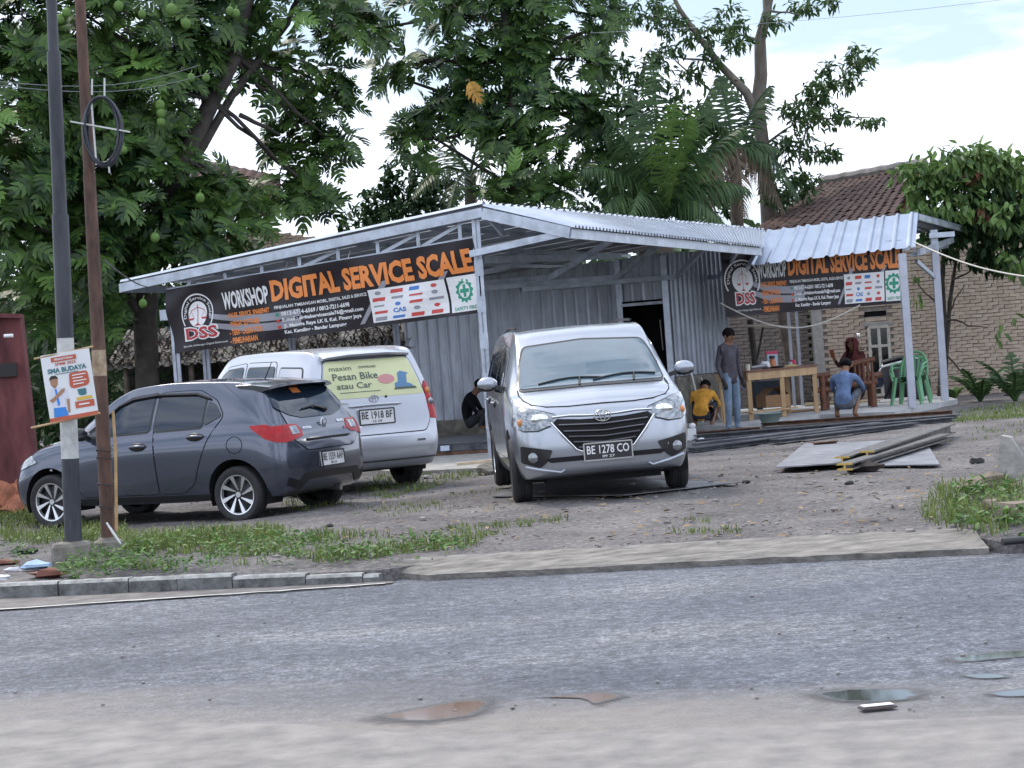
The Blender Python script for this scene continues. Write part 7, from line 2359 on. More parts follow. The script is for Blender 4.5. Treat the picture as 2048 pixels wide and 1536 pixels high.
# ================================================================== workbench and what is on it
tb0, tb1 = at(1494, 745, 35.3), at(1632, 737, 36.6)
zt_ = 0.15 + 0.80
tb0.z = tb1.z = zt_
td = (tb1 - tb0).normalized(); tn = Vector((-td.y, td.x, 0))
bench = thing('workbench', 'pale timber workbench under the short banner with tools on top', 'workbench', (tb0.x, tb0.y, .15))
b = MB(); b.prism([tb0 - tn * .04, tb1 - tn * .04 + td * .02, tb1 + tn * .7, tb0 + tn * .7], (0, 0, .028)); b.build('table_top', mat('red brown board', (.16, .055, .04), .5, 0, .3, 6), bench)
b = MB(); b.bar(tb0 + Vector((0, 0, -.07)), tb1 + Vector((0, 0, -.07)), .03, .13); b.build('apron_board', wood, bench)
b = MB(); b.bar(tb0 + tn * .65 + Vector((0, 0, -.07)), tb1 + tn * .65 + Vector((0, 0, -.07)), .03, .13); b.build('apron_board', wood, bench)
for t, o in ((.03, .02), (.5, .02), (.98, .02), (.03, .62), (.98, .62)):
    p = tb0.lerp(tb1, t) + tn * o
    b = MB(); b.bar(Vector((p.x, p.y, .15)), Vector((p.x, p.y, zt_ - .14)), .075, .065); b.build('leg', wood, bench)
b = MB(); b.bar(Vector((tb0.x, tb0.y, .28)) + tn * .1, Vector((tb1.x, tb1.y, .28)) + tn * .1 - td * .6, .28, .02); b.build('low_shelf', wood, bench)
lg2 = at(1450, 800, 34.4)
b = MB(); b.bar(Vector((lg2.x, lg2.y, .06)), Vector((lg2.x - .02, lg2.y, .72)), .075, .06)
tag(b.build('timber_prop', wood), 'upright timber plank beside the crouching man in yellow', 'plank')
def on_table(t, o): return tb0.lerp(tb1, t) + tn * o + Vector((0, 0, .028))
def small(name, label, cat, fn, m, group=None, smooth=50):
    b = MB(); fn(b); o = b.build(name, m, None, smooth); return tag(o, label, cat, group)
def cyl(p, r, h, r2=None): return lambda b: b.lathe([(.001, 0), (r, 0), (r2 or r, h), ((r2 or r) - .006, h), (r - .006, .01), (.001, .01)], Matrix.Translation(p), 16)
small('paper_cup', 'pale paper cup at the near end of the workbench', 'cup', cyl(on_table(.07, .08), .032, .10, .042), mat('cream cup', (.6, .58, .48), .6))
small('pink_mug', 'bright pink plastic mug at the far end of the workbench', 'mug', cyl(on_table(.84, .25), .045, .11, .05), mat('pink plastic', (.55, .04, .12), .4))
def tub(b):
    p = on_table(.60, .35); b.box(p + Vector((0, 0, .12)), (.18, .16, .24))
small('plastic_tub', 'clear plastic tub with pink lid standing on the workbench', 'tub', tub, mat('milky plastic', (.42, .52, .62), .3, coat=.3))
_t = bpy.data.objects['plastic_tub']; b = MB(); b.box(on_table(.60, .35) + Vector((0, 0, .26)), (.195, .175, .05)); b.build('lid', MATS['pink plastic'], _t)
def grinder(b):
    p = on_table(.27, .12)
    b.tube([p + Vector((-.15, 0, .04)), p + Vector((.02, .02, .05)), p + Vector((.12, .03, .06))], [.028, .034, .03], 10)
    b.lathe([(.001, 0), (.055, 0), (.055, .006), (.001, .006)], Matrix.Translation(p + Vector((.15, .03, .03))), 16)
small('angle_grinder', 'grey angle grinder lying on the workbench', 'tool', grinder, mat('tool grey', (.28, .30, .32), .4, .4))
def bag(b): b.blob(on_table(.36, .15) + Vector((0, 0, .06)), (.09, .07, .07), 10, .5, 3)
small('plastic_bag', 'crumpled white plastic bag lying on the workbench', 'bag', bag, mat('white film', (.62, .62, .66), .35))
def btl(b): b.lathe([(.001, 0), (.06, 0), (.062, .11), (.035, .15), (.03, .17), (.001, .17)], Matrix.Translation(on_table(.49, .18)), 14)
small('orange_jar', 'orange jar with dark lid standing on the workbench', 'jar', btl, mat('orange jar', (.45, .15, .05), .4))
_t = bpy.data.objects['orange_jar']; b = MB(); b.lathe([(.001, .21), (.05, .21), (.05, .16), (.001, .16)], Matrix.Translation(on_table(.49, .18)), 14); b.build('lid', black_plastic, _t)
small('steel_tray', 'shallow dark tray on the workbench below the orange jar', 'tray', lambda b: b.lathe([(.001, 0), (.10, 0), (.13, .03), (.125, .034), (.095, .006)], Matrix.Translation(on_table(.48, .06)), 20), dark_steel)
small('yellow_rag', 'pale yellow rag lying on the workbench edge', 'rag', lambda b: b.blob(on_table(.66, .05) + Vector((0, 0, .012)), (.13, .06, .022), 10, .5, 5), mat('yellow cloth', (.55, .45, .2), .9))
small('glass_jar', 'small clear glass jar beside the pink mug', 'jar', cyl(on_table(.76, .2), .04, .08), mat('dull glass', (.35, .37, .38), .15))
# below the bench
cbx = at(1546, 805, 36.3); cbx.z = .31
def carton(b):
    b.box(cbx + Vector((0, 0, .11)), (.46, .34, .20), Matrix.Rotation(.4, 3, 'Z'))
cmt = mat('cardboard', (.33, .20, .11), .85, 0, .15, 8)
small('cardboard_box', 'open cardboard box with flaps up under the workbench', 'box', carton, cmt)
_t = bpy.data.objects['cardboard_box']
Mz = Matrix.Rotation(.4, 3, 'Z')
for s in (-1, 1):
    b = MB(); b.add([cbx + Mz @ Vector((s * .23, -.17, .21)), cbx + Mz @ Vector((s * .23, .17, .21)), cbx + Mz @ Vector((s * .06, .15, .33)), cbx + Mz @ Vector((s * .06, -.19, .33))], [(0, 1, 2, 3)]); b.build('flap', cmt, _t)
bsn = gp(1540, 846, .15)
small('basin', 'grey green plastic basin standing before the workbench', 'basin', lambda b: b.lathe([(.001, .01), (.13, 0), (.20, .14), (.215, .145), (.205, .15), (.19, .14), (.12, .02), (.001, .02)], Matrix.Translation((bsn.x, bsn.y, .16)), 24), mat('grey green plastic', (.20, .27, .25), .45))
blk = at(1535, 790, 37.6); blk.z = .15
def crate(b): b.box(blk + Vector((0, 0, .38)), (.52, .35, .42)); b.box(blk + Vector((0, 0, .14)), (.50, .33, .05)); b.box(blk + Vector((0, -.18, .42)), (.5, .02, .06))
small('plastic_crate', 'dark blue black plastic crate behind the workbench legs', 'crate', crate, mat('dark blue plastic', (.03, .04, .06), .4))
for k, (px, py, d, lab) in enumerate(((1600, 820, 37.6, 'flattened brown cardboard on the slab by the workbench'),)):
    p = at(px, py, d); p.z = .17
    small('cardboard_sheet', lab, 'cardboard', lambda b: b.box(p, (.6, .4, .02), Matrix.Rotation(.3, 3, 'Z')), cmt)
# gear on the wall and a broom leaning
def stick(name, label, cat, a, c, r, m, grp=None):
    b = MB(); b.tube([a, a.lerp(c, .5) + Vector((.005, 0, .01)), c], r, 8); return tag(b.build(name, m, None, 60), label, cat, grp)
bl = w2.lerp(w3, .3)
br_ = stick('mop', 'white mop handle with dark cap leaning on the steel wall', 'mop', Vector((bl.x + .12, bl.y - .5, .12)), at(1378, 728, bl.y - .3), .016, white_paint)
b = MB(); b.tube([at(1378, 732, bl.y - .3), at(1377, 722, bl.y - .3)], .024, 8); b.build('cap', black_plastic, br_)
stick('thin_rod', 'thin pale rod leaning on the wall behind the man in yellow', 'rod', Vector((bl.x + .45, bl.y - .45, .1)), at(1402, 755, bl.y - .2), .010, white_paint)
stick('pale_stick', 'pale horizontal stick lashed under the short banner', 'stick', at(1494, 652, 38.2), at(1586, 655, 38.4), .022, mat('peeled stick', (.5, .45, .36), .7))
stick('dark_post', 'dark weathered post standing behind the workbench', 'post', Vector((at(1512, 700, 40).x, 40, .1)), at(1500, 640, 40), .06, dark_bark)
stick('tree_stem', 'brown leaning tree stem behind the workbench', 'tree stem', Vector((at(1590, 700, 41).x, 41, .1)), at(1560, 600, 41), .11, bark)
stick('dark_strap', 'dark hose hanging from the stick behind the standing man', 'hose', at(1526, 655, 38.6), at(1514, 720, 38.6), .02, black_plastic)

# ---- rustic log chair
lc = thing('log_chair', 'rustic varnished log armchair with its back to the street', 'chair', tuple(at(1700, 825, 37.2)))
lo_ = at(1700, 828, 37.3); lo_.z = .15
logm = mat('reddish log', (.13, .048, .024), .45, 0, .35, 8); loge = mat('log end grain', (.45, .30, .16), .7)
def LP(x, y, z): return lo_ + Vector((x, y, z))
def log(name, a, c, r):
    b = MB(); b.tube([LP(*a), LP(*c)], r, 10); return b.build(name, logm, lc, 50)
log('back_rail', (.10, 0, .78), (.50, .05, .84), .05); log('seat_rail', (-.02, 0, .42), (.52, .05, .44), .05)
for k in range(5): log('back_slat', (.14 + .075 * k, .01, .44), (.14 + .075 * k, .01, .79), .024)
log('leg', (.44, .05, 0), (.44, .05, .45), .055); log('leg', (-.45, .0, 0), (-.45, .0, .62), .055); log('leg', (-.34, .35, 0), (-.34, .35, .62), .05); log('leg', (.46, .5, 0), (.46, .5, .62), .05)
log('arm_rest', (-.62, -.02, .62), (-.30, .06, .62), .05); log('arm_rest', (.38, .1, .52), (.62, .2, .56), .055); log('side_rail', (-.55, 0, .36), (-.25, .1, .36), .05)
log('seat_rail', (-.30, .45, .44), (.52, .5, .44), .05)
for k in range(6): log('seat_log', (-.28 + .15 * k, 0, .47), (-.26 + .15 * k, .5, .47), .035)
b = MB(); b.lathe([(.001, .001), (.05, .001), (.05, -.004)], Matrix.Translation(LP(.098, -.001, .78)) @ Matrix.Rotation(R(-95), 4, 'Y'), 12); b.build('log_end', loge, lc)

# ---- stacked green plastic chairs
def plastic_chair(z, dx, label):
    p0 = gp(1828, 808, .16)
    base = Vector((p0.x + dx, p0.y + .25, .15 + z))
    c = thing('plastic_chair', label, 'chair', tuple(base), R(-28), 'stacked green plastic chairs')
    gm = mat('green plastic', (.13, .33, .17), .4, 0, .12, 4)
    b = MB(); b.grid(lambda u, v: Vector((lerp(-.22, .22, u), lerp(-.22, .22, v), .42 - .02 * math.sin(math.pi * u) * math.sin(math.pi * v))), 6, 6); b.grid(lambda u, v: Vector((lerp(.22, -.22, u), lerp(-.22, .22, v), .40 - .02 * math.sin(math.pi * u) * math.sin(math.pi * v))), 6, 6)
    b.build('seat', gm, c, 60, local=True)
    for sx, sy in ((-1, -1), (1, -1), (-1, 1), (1, 1)):
        b = MB(); b.bar((sx * .27, sy * .26, 0), (sx * .21, sy * .20, .41), .055, .04, w2=.07); b.build('leg', gm, c, local=True)
    for k in range(5):
        x = -.15 + .075 * k
        b = MB(); b.bar((x, .215, .42), (x * 1.15, .31, .78 - .12 * abs(x)), .045, .012, (0, -1, 0)); b.build('back_slat', gm, c, local=True)
    b = MB(); b.tube([Vector((.235 * math.cos(t), .20 + .14 * max(0, math.sin(t)) + .02, .44 + .40 * math.sin(t) ** .6 if math.sin(t) > 0 else .44)) for t in [math.pi * k / 16 for k in range(17)]], .024, 8); b.build('back_frame', gm, c, 60, local=True)
    for s in (-1, 1):
        b = MB(); b.tube([(s * .235, .25, .64), (s * .28, .05, .65), (s * .285, -.14, .63), (s * .265, -.22, .55), (s * .235, -.21, .42)], [.02, .028, .028, .024, .022], 8, squash=.7); b.build('arm_rest', gm, c, 60, local=True)
plastic_chair(0, 0, 'green plastic armchair at the bottom of the stack of two')
plastic_chair(.07, .02, 'green plastic armchair on top of the stack of two')

# ---- scooter half under a dark sheet
sc_p = at(1772, 812, 39.6); sc_p.z = .15
moto = thing('motor_scooter', 'blue black motor scooter parked against the brick house', 'scooter', tuple(sc_p), R(175))
bm_ = mat('blue black fairing', (.02, .035, .08), .25, .2, coat=.8)
for x in (-.58, .62):
    b = MB(); Mx = Matrix.Translation((x, 0, .27)) @ Matrix.Rotation(R(90), 4, 'X'); b.lathe([(.17, -.04), (.25, -.045), (.27, -.02), (.27, .02), (.25, .045), (.17, .04)], Mx, 26); w_ = b.build('wheel', rubber, moto, 40, local=True)
    b = MB(); b.lathe([(.001, .02), (.17, .03), (.18, .0), (.17, -.03), (.001, -.02)], Mx, 20); b.build('rim', alloy_dark, w_, 40, local=True)
b = MB(); b.tube([(-.75, 0, .62), (-.4, 0, .64), (-.05, 0, .58), (.1, 0, .35), (.35, 0, .32), (.5, 0, .55), (.52, 0, .88)], [.08, .14, .14, .10, .10, .11, .09], 12, squash=1.1); b.build('body', bm_, moto, 60, local=True)
b = MB(); b.tube([(-.7, 0, .76), (-.3, 0, .78), (.02, 0, .72)], [.09, .12, .09], 10, squash=.5); b.build('seat', black_plastic, moto, 60, local=True)
b = MB(); b.tube([(.62, 0, .27), (.54, 0, .80), (.48, 0, .98)], .03, 8); b.build('fork', dark_steel, moto, 60, local=True)
b = MB(); b.tube([(.36, .30, 1.0), (.44, .15, 1.02), (.48, 0, .98), (.44, -.15, 1.02), (.36, -.30, 1.0)], .016, 8); b.build('handlebar', black_plastic, moto, 60, local=True)
b = MB(); b.blob((.54, 0, .92), (.10, .14, .13), 12); b.build('front_cowl', bm_, moto, 60, local=True)
for s in (-1, 1):
    b = MB(); b.tube([(.44, s * .17, 1.02), (.42, s * .22, 1.18)], .008, 6); b.blob((.42, s * .23, 1.24), (.02, .055, .06), 12); b.build('mirror', chrome, moto, 60, local=True)
tq = [at(1762, 735, 38.9), at(1838, 715, 39.2)]
def tarp(u, v):
    a = tq[0].lerp(tq[1], u)
    z = lerp(a.z, .22, v)
    return Vector((a.x + .08 * math.sin(v * 3 + u * 4) * v, a.y - .10 * v + .07 * math.sin(u * 11 + v * 2) * (.3 + v), z))
b = MB(); b.grid(tarp, 20, 10); b.grid(lambda u, v: tarp(1 - u, v) + Vector((0, .006, 0)), 20, 10)
to_ = b.build('tarpaulin', vinyl, None, 60)
tag(to_, 'black printed sheet draped over the parked scooter behind the green chairs', 'tarpaulin')
b = MB(); b.tube([tarp(k / 14, 0) + Vector((0, -.01, .01)) for k in range(15)], .02, 6); b.build('white_hem', white_paint, to_)
b = MB(); b.tube([at(1610, 812, 39.9) * 1, at(1760, 806, 39.9)], .06, 8); lgo = b.build('fallen_log', mat('pale log', (.36, .28, .17), .8, 0, .3, 5, bump=.4), None, 60)
tag(lgo, 'pale timber lying along the brick wall behind the chairs', 'log')

# ================================================================== steel lying in the yard
def ibeam(b, p0, p1, h=.15, w=.10, t=.012):
    p0, p1 = Vector(p0), Vector(p1)
    b.bar(p0, p1, t, h)
    for s in (-1, 1):
        o = Vector((0, 0, s * (h / 2 - t / 2)))
        b.bar(p0 + o, p1 + o, w, t)
beams = [((1388, 884), (1915, 838), .07, .26, dark_steel, 'blackish steel beam lying furthest back before the slab'), ((1392, 897), (1905, 849), .06, .22, dark_steel, 'long blue black steel beam, second from the slab'), ((1378, 915), (1690, 874), .06, .20, dark_steel, 'long dark steel channel lying nearest the street beside the minivan'),
         ((1372, 878), (1520, 866), .08, .15, rusty, 'short rusty steel channel at the feet of the standing man'), ((1550, 897), (1830, 862), .05, .18, dark_steel, 'dark steel beam running behind the steel plates'), ((1520, 856), (1905, 831), .06, .12, rusty, 'thin rusty steel bar lying along the slab edge'),
         ((1385, 905), (1760, 862), .05, .16, plate_steel, 'paler steel flat bar between the dark beams')]
for i, (a, c, h, w_, m, lab) in enumerate(beams):
    pa, pc = gp(a[0], a[1], .06), gp(c[0], c[1], .06)
    pa.z = lotz(pa.x, pa.y) + h / 2 + .005 + .004 * i; pc.z = lotz(pc.x, pc.y) + h / 2 + .005 + .004 * i
    b = MB(); ibeam(b, pa, pc, h, w_); o = b.build('steel_beam', m); tag(o, lab, 'steel beam', 'steel lying before the canopy')
def plate(name, pts, lab, z0, m=plate_steel, th=.012, lift=0):
    g = []
    for i, p in enumerate(pts):
        q = gp(p[0], p[1], z0); q.z = lotz(q.x, q.y) + .02 + (lift if i in (0, 1) else 0)
        g.append(q)
    b = MB(); b.prism(g, (0, 0, th)); o = b.build(name, m); return tag(o, lab, 'steel plate', 'steel plates on the ground')
plate('steel_plate', [(1552, 950), (1700, 938), (1790, 882), (1608, 890)], 'pale steel plate lying under the yellow ended beams', .13, mat('pale sheet steel', (.20, .205, .225), .5, .4, .4, 4, col2=(.31, .31, .335)), .014, .04)
plate('steel_plate', [(1700, 937), (1880, 932), (1855, 890), (1780, 893)], 'second pale steel plate poking out right of the beams', .13, mat('pale sheet steel', (.36, .37, .40)), .012)
plate('steel_plate', [(985, 996), (1250, 996), (1482, 968), (1200, 958), (1040, 968)], 'thin dark steel plate lying flat under the silver minivan wheels', .17, mat('worn plate', (.10, .105, .115), .45, .5, .5, 3, col2=(.2, .2, .21)), .008)
yend = mat('yellow beam end paint', (.55, .38, .10), .6)
for i, (a, c, h, lab) in enumerate((((1685, 925), (1845, 868), .09, 'steel channel with yellow painted end, upper left of the pair'), ((1735, 918), (1900, 860), .12, 'grey H beam with yellow painted end lying across the plates'), ((1690, 936), (1890, 872), .07, 'steel channel lying lowest across the plates'))):
    pa, pc = gp(*a, .2), gp(*c, .2)
    pa.z = lotz(pa.x, pa.y) + h / 2 + .045; pc.z = lotz(pc.x, pc.y) + h / 2 + .05
    b = MB(); ibeam(b, pa, pc, h, .15, .016); o = b.build('h_beam', mat('grey rolled steel', (.10, .098, .098), .55, .4, .4, 5, col2=(.18, .17, .16))); tag(o, lab, 'steel beam', 'beams laid across the plates')
    dd = (pa - pc).normalized(); b = MB(); ibeam(b, pa + dd * .012, pa + dd * .0005, h + .004, .154, .02); b.build('painted_end', yend, o)
clp = gp(1725, 938, .15)
b = MB(); b.blob((clp.x, clp.y, lotz(clp.x, clp.y) + .04), (.20, .12, .06), 12, .5, 8); tag(b.build('dark_sack', mat('dark sacking', (.03, .022, .02), .95, 0, .4, 10, bump=.5), None, 60), 'dark sack dropped at the yellow beam ends', 'sack')
bx_ = gp(1652, 896, .1)
b = MB(); ibeam(b, (bx_.x - .15, bx_.y, .13), (bx_.x + .15, bx_.y + .1, .13), .10, .12); tag(b.build('beam_offcut', rusty), 'short rusty beam offcut behind the pale plate', 'offcut')
# steel plates stacked in the shed front
for k, (px0, px1, py, h, m, lab) in enumerate(((872, 992, 918, .07, rusty, 'rusty steel slab at the bottom of the stack by the shed column'), (868, 990, 902, .10, dark_steel, 'dark steel slab in the middle of the stack by the shed column'), (866, 990, 888, .012, plate_steel, 'thin steel plate on top of the stack by the shed column'))):
    z = [.14, .215, .32][k]
    a, c = gp(px0, py, z), gp(px1, py - 6, z)
    a = Vector((a.x, 30.6 + .0 * k, z)); c = Vector((at(px1, py, 30.4).x, 30.4, z))
    a.x = at(px0, py, 30.6).x
    b = MB(); b.prism([a, c, c + Vector((.3, 2.2, 0)), a + Vector((.3, 2.2, 0))], (0, 0, h)); tag(b.build('steel_slab', m), lab, 'steel slab', 'steel stacked in the shed')
lbp = at(890, 899, 30.5)
b = MB(); b.box((lbp.x, 30.52, .265), (.13, .01, .075)); lbo = b.build('paper_label', mat('blue white label', (.55, .62, .75), .5)); tag(lbo, 'small blue and white label on the steel stack edge', 'label')
b = MB(); q_ = gp(968, 930, .14); b.bar((q_.x - .35, q_.y, .17), (q_.x + .12, q_.y + .05, .185), .12, .04); tag(b.build('timber_offcut', mat('pale timber', (.46, .38, .27), .8, 0, .3, 6)), 'pale timber offcut at the foot of the shed column', 'timber')
b = MB(); q_ = gp(975, 945, .13); b.blob((q_.x, q_.y, .17), (.16, .12, .08), 9, .5, 4); tag(b.build('rubble_stone', old_concrete), 'brown rubble stone beside the shed column foot', 'stone')
# white jug beside the minivan
jg = gp(1383, 884, .06)
b = MB(); b.box((jg.x, jg.y, .06 + .10), (.15, .12, .2)); b.blob((jg.x + .03, jg.y, .30), (.05, .04, .04), 8); tag(b.build('plastic_jug', mat('white jug plastic', (.65, .66, .67), .4), None, 40), 'white plastic jug on the ground beside the silver minivan', 'jug')
b = MB(); q_ = gp(1402, 888, .06); b.blob((q_.x, q_.y, .10), (.07, .06, .05), 9, .3, 2); tag(b.build('plastic_bag', mat('white film', (.62, .62, .66)), None, 50), 'small white plastic bag next to the jug', 'bag')
# plant and clutter in the doorway
dp_ = at(1300, 760, 36.6); dp_.z = .12
pt = thing('potted_plant', 'dusty potted plant standing in the dark doorway', 'plant', tuple(dp_))
b = MB(); b.lathe([(.001, 0), (.14, 0), (.18, .5), (.16, .5), (.001, .45)], Matrix.Translation(dp_), 14); b.build('pot', mat('dark pot', (.06, .05, .05), .8), pt, 50)
b = MB(); q = random.Random(5)
for k in range(70):
    leafquad(b, dp_ + Vector((q.uniform(-.2, .2), q.uniform(-.2, .1), .55 + q.uniform(0, .45))), frame(in_ball(q) + Vector((0, -.3, .2)), q.uniform(-1, 1)), .16, .07)
tag(b.build('foliage', leafmat('dusty leaf', (.05, .06, .05), (.22, .20, .13)), pt), kind='stuff')
wire('thin cord hanging down in the doorway', (at(1320, 640, 36), at(1326, 700, 36)), .008, 0, pale, 'doorway_cable', 'pale cables')

# ================================================================== verge: grass, weeds, stones, litter
grass_m = leafmat('verge grass', (.06, .095, .022), (.21, .27, .075), 2.0, .55)
weed_m = leafmat('broad weeds', (.035, .095, .022), (.14, .25, .06), 2.0, .5)
gr, wd = MB(), MB()
q = random.Random(19)
def blade(p, h):
    a = q.uniform(0, 6.283); l_ = Vector((math.cos(a), math.sin(a), 0))
    s = Vector((-l_.y, l_.x, 0)) * q.uniform(.003, .006)
    m_ = p + l_ * h * .25 + Vector((0, 0, h * .7)); t = p + l_ * h * q.uniform(.5, .9) + Vector((0, 0, h * q.uniform(.7, 1)))
    gr.add([p - s, p + s, m_ + s * .8, m_ - s * .8, t], [(0, 1, 2, 3), (3, 2, 4)])
def grassy(poly, n, h0, h1, sparse=0.0, sc=1.3):
    xs = [p[0] for p in poly]; ys = [p[1] for p in poly]
    for k in range(n):
        px, py = q.uniform(min(xs), max(xs)), q.uniform(min(ys), max(ys))
        ins = False
        for i in range(len(poly)):
            a, c = poly[i], poly[i - 1]
            if (a[1] > py) != (c[1] > py) and px < (c[0] - a[0]) * (py - a[1]) / (c[1] - a[1]) + a[0]: ins = not ins
        if not ins: continue
        p = gz(px, py)
        if p.y < lot_edge(p.x) + .01: continue
        if noise.noise(Vector((p.x * sc, p.y * sc, 3))) < sparse - .3: continue
        for j in range(3): blade(p + Vector((q.uniform(-.05, .05), q.uniform(-.05, .05), 0)), q.uniform(h0, h1))
def weedy(poly, n, L, sparse=-.2):
    xs = [p[0] for p in poly]; ys = [p[1] for p in poly]
    for k in range(n):
        px, py = q.uniform(min(xs), max(xs)), q.uniform(min(ys), max(ys))
        ins = False
        for i in range(len(poly)):
            a, c = poly[i], poly[i - 1]
            if (a[1] > py) != (c[1] > py) and px < (c[0] - a[0]) * (py - a[1]) / (c[1] - a[1]) + a[0]: ins = not ins
        if not ins: continue
        p = gz(px, py)
        if p.y < lot_edge(p.x): p = gp(px, py, 0.0)
        if noise.noise(Vector((p.x * 1.7, p.y * 1.7, 8))) < sparse - .1: continue
        for j in range(4):
            h = q.uniform(.01, .12)
            d = Vector((q.uniform(-1, 1), q.uniform(-1, .6), q.uniform(-.2, .6)))
            leafquad(wd, p + Vector((q.uniform(-.05, .05), q.uniform(-.05, .05), h)), frame(d, q.uniform(-.6, .6)), L * q.uniform(.6, 1.3), L * q.uniform(.35, .6))
weedy([(115, 1150), (180, 1100), (420, 1075), (640, 1085), (760, 1100), (880, 1085), (940, 1100), (800, 1128), (560, 1142), (300, 1160)], 950, .06, .0)
weedy([(100, 1165), (130, 1140), (170, 1150), (150, 1185), (120, 1190)], 60, .06, -.9)
grassy([(150, 1130), (230, 1060), (500, 1050), (780, 1075), (900, 1075), (1000, 1060), (950, 1095), (700, 1120), (300, 1140)], 2600, .03, .11, .2)
grassy([(230, 1075), (560, 1058), (560, 1085), (250, 1100)], 900, .05, .15, -.5)
grassy([(0, 1075), (0, 1035), (110, 1030), (260, 1045), (250, 1075), (80, 1085)], 900, .04, .12, -.1)
grassy([(0, 1010), (70, 1000), (70, 1040), (0, 1045)], 300, .06, .16, -.4)
grassy([(700, 985), (760, 950), (930, 940), (960, 950), (900, 965), (790, 995)], 900, .03, .07, .0)
grassy([(560, 1000), (640, 985), (700, 1000), (600, 1020)], 200, .03, .08, -.2)
grassy([(880, 1060), (1130, 1040), (1130, 1058), (960, 1075)], 300, .03, .06, .15)
grassy([(1330, 1065), (1380, 1040), (1480, 1050), (1480, 1070)], 120, .03, .06, .1)
grassy([(700, 1000), (1000, 985), (1000, 1030), (700, 1040)], 200, .02, .06, .3)
grassy([(1840, 1040), (1880, 985), (1960, 990), (2060, 1010), (2060, 1110), (1985, 1085), (1900, 1060)], 700, .05, .17, -.05)
weedy([(1890, 1060), (1920, 1000), (2000, 1000), (2060, 1030), (2060, 1110), (1990, 1090)], 190, .075, -.3)
grassy([(1985, 1105), (1985, 1085), (2060, 1075), (2060, 1100)], 160, .04, .10, -.6)
grassy([(1910, 845), (1920, 815), (2060, 795), (2060, 835)], 900, .03, .08, -.2)
grassy([(1900, 885), (1960, 850), (2060, 840), (2060, 870)], 200, .03, .08, .2)
weedy([(0, 1135), (0, 1095), (90, 1090), (100, 1125)], 50, .05, 0)
tag(gr.build('verge_grass', grass_m), kind='stuff'); tag(wd.build('verge_weeds', weed_m), kind='stuff')

# ferns and palm seedlings by the brick house
for k, (px, py, d, n, sp, L, lab) in enumerate(((1960, 790, 38.5, 9, .9, .75, 'broad leafed fern growing at the brick wall foot'), (2030, 790, 37.5, 10, 1.0, .9, 'large palm seedling at the right end of the brick wall'), (1905, 785, 39.6, 6, .5, .35, 'small leafy seedling beside the forked tree trunk'))):
    p = at(px, py, d); p.z = .08
    f = thing('fern_plant', lab, 'plant', tuple(p), group='plants at the brick wall')
    for j in range(n):
        a = -math.pi + math.pi * 2 * j / n + .2
        tip = p + Vector((math.cos(a) * L * .75, math.sin(a) * L * .5, L * q.uniform(.45, .95)))
        frond(p, tip, sag=.18, n=14, width=.2 * L + .06, seed=200 + k * 20 + j, hang=.3).build('frond', leaf_palm if k < 2 else leaf_lime, f)

# stones and grit over the yard
gt = MB()
for k in range(2600):
    px, py = q.uniform(0, 2048), q.uniform(880, 1120)
    p = gz(px, py)
    if p.y < lot_edge(p.x) + .05 or p.y > 34 or p.x > 7: continue
    r = q.uniform(.005, .014) if q.random() < .94 else q.uniform(.014, .034)
    gt.blob(p + Vector((0, 0, r * .3)), (r * q.uniform(.8, 1.6), r * q.uniform(.8, 1.3), r * .7), 5, .4, k * .37)
for k in range(60):
    px, py = q.uniform(0, 2048), q.uniform(1190, 1530)
    p = gp(px, py, .004); r = q.uniform(.004, .011)
    gt.blob(p + Vector((0, 0, r * .3)), (r * 1.3, r, r * .7), 5, .4, k * .37)
tag(gt.build('loose_gravel', randmat('loose stone', [(.20, .185, .178), (.28, .26, .245), (.14, .13, .128), (.34, .32, .30)])), kind='stuff')
lf = MB()
for k in range(420):
    px, py = q.uniform(700, 2048), q.uniform(900, 1100)
    p = gz(px, py)
    if p.y < lot_edge(p.x) + .05: continue
    leafquad(lf, p + Vector((0, 0, .02)), frame((q.uniform(-1, 1), q.uniform(-1, 1), .1), q.uniform(-.5, .5)), q.uniform(.05, .12), q.uniform(.02, .04))
tag(lf.build('fallen_leaves', randmat('fallen leaf', [(.22, .15, .08), (.34, .26, .15), (.12, .08, .05)])), kind='stuff')
for k, (px, py, r, lab) in enumerate(((1953, 925, .05, 'small black lump of tar on the gravel near the plates'), (1330, 945, .04, 'dark stone beside the silver minivan front wheel'), (660, 1055, .03, 'black stone lying behind the verge grass'), (855, 955, .04, 'pale flat stone on the grass behind the grey hatchback'), (1700, 972, .03, 'dark clod in front of the pale plates'), (1492, 975, .03, 'small dark stone beyond the plate under the minivan'))):
    p = gz(px, py); b = MB(); b.blob(p + Vector((0, 0, r * .4)), (r * 1.5, r, r * .7), 8, .5, k + 3)
    tag(b.build('yard_stone', mat('dark stone', (.03, .03, .032), .9, 0, .3, 9) if k != 3 else concrete, None, 50), lab, 'stone', 'single stones in the yard')
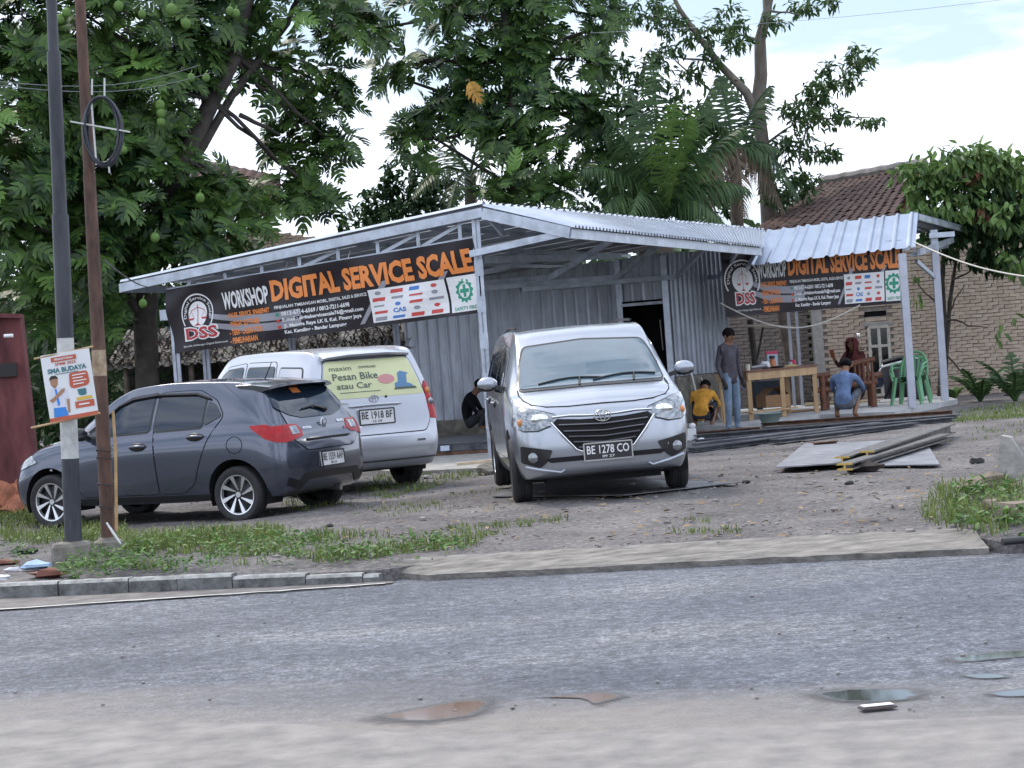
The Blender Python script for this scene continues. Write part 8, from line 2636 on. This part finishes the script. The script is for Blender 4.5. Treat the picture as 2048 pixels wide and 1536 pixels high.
# broken concrete and culvert at the right edge
cs = gz(2015, 985)
b = MB(); b.prism([cs + Vector((-.10, -.02, -.1)), cs + Vector((.16, -.05, -.1)), cs + Vector((.14, -.02, .20)), cs + Vector((.06, 0, .36)), cs + Vector((-.02, .02, .38)), cs + Vector((-.06, 0, .2))], (.06, .16, 0))
tag(b.build('concrete_stump', mat('broken grey concrete', (.26, .25, .23), .9, 0, .4, 6, bump=.6, bscale=20)), 'broken upright concrete stump among weeds at the right edge', 'stump')
for k, (px, py, s, lab) in enumerate(((1985, 1000, .17, 'brown broken block leaning by the concrete stump'), (1945, 995, .13, 'flat broken slab left of the concrete stump'), (2035, 1045, .2, 'dark rubble block under the weeds at the right edge'), (1990, 1030, .11, 'small rubble block among the weeds'))):
    p = gz(px, py); b = MB(); b.blob(p + Vector((0, 0, s * .25)), (s, s * .7, s * .5), 7, .7, k + 11)
    tag(b.build('rubble_block', mat('rubble', (.22, .18, .14), .95, 0, .4, 6, bump=.5)), lab, 'rubble', 'rubble at the right edge')
b = MB(); a = gp(2005, 1084, .10); c = gp(2090, 1076, .10); b.tube([a, c], .025, 10); tag(b.build('black_pipe', black_plastic, None, 60), 'black pipe lying in the weeds at the right kerb end', 'pipe')
# rubbish on the verge at the far left
for k, (px, py, s, m, lab) in enumerate(((75, 1135, .09, mat('blue white wrapper', (.40, .55, .75), .4), 'blue and white plastic wrapper beside the concrete pole foot'), (25, 1145, .06, MATS['white film'], 'crumpled white plastic at the far left of the verge'), (95, 1152, .10, mat('brown shard', (.16, .06, .04), .8), 'brown plastic shard on the verge below the wrapper'), (10, 1128, .08, mat('brown shard', (0, 0, 0)), 'brown scrap at the left picture edge'), (50, 1105, .10, mat('dark rag', (.03, .03, .035), .9), 'dark rag in the grass left of the black pole'), (5, 1160, .05, MATS['white film'], 'torn white scrap next to the kerb at far left'))):
    p = gz(px, py); b = MB(); b.blob(p + Vector((0, 0, .03)), (s * 1.3, s * .7, s * .35), 9, .8, k + 21)
    tag(b.build('litter_scrap', m, None, 40), lab, 'litter', 'litter on the verge')
lp_ = gp(1755, 1416, .01)
b = MB(); b.box(lp_ + Vector((0, 0, .004)), (.15, .07, .006), Matrix.Rotation(.15, 3, 'Z')); o = b.build('flattened_carton', mat('dark carton', (.05, .035, .035), .6)); tag(o, 'flattened dark carton lying on the road below the clear puddle', 'litter')
b = MB(); b.box(lp_ + Vector((0, .01, .012)), (.13, .05, .003), Matrix.Rotation(.15, 3, 'Z')); b.build('white_face', print_white, o)
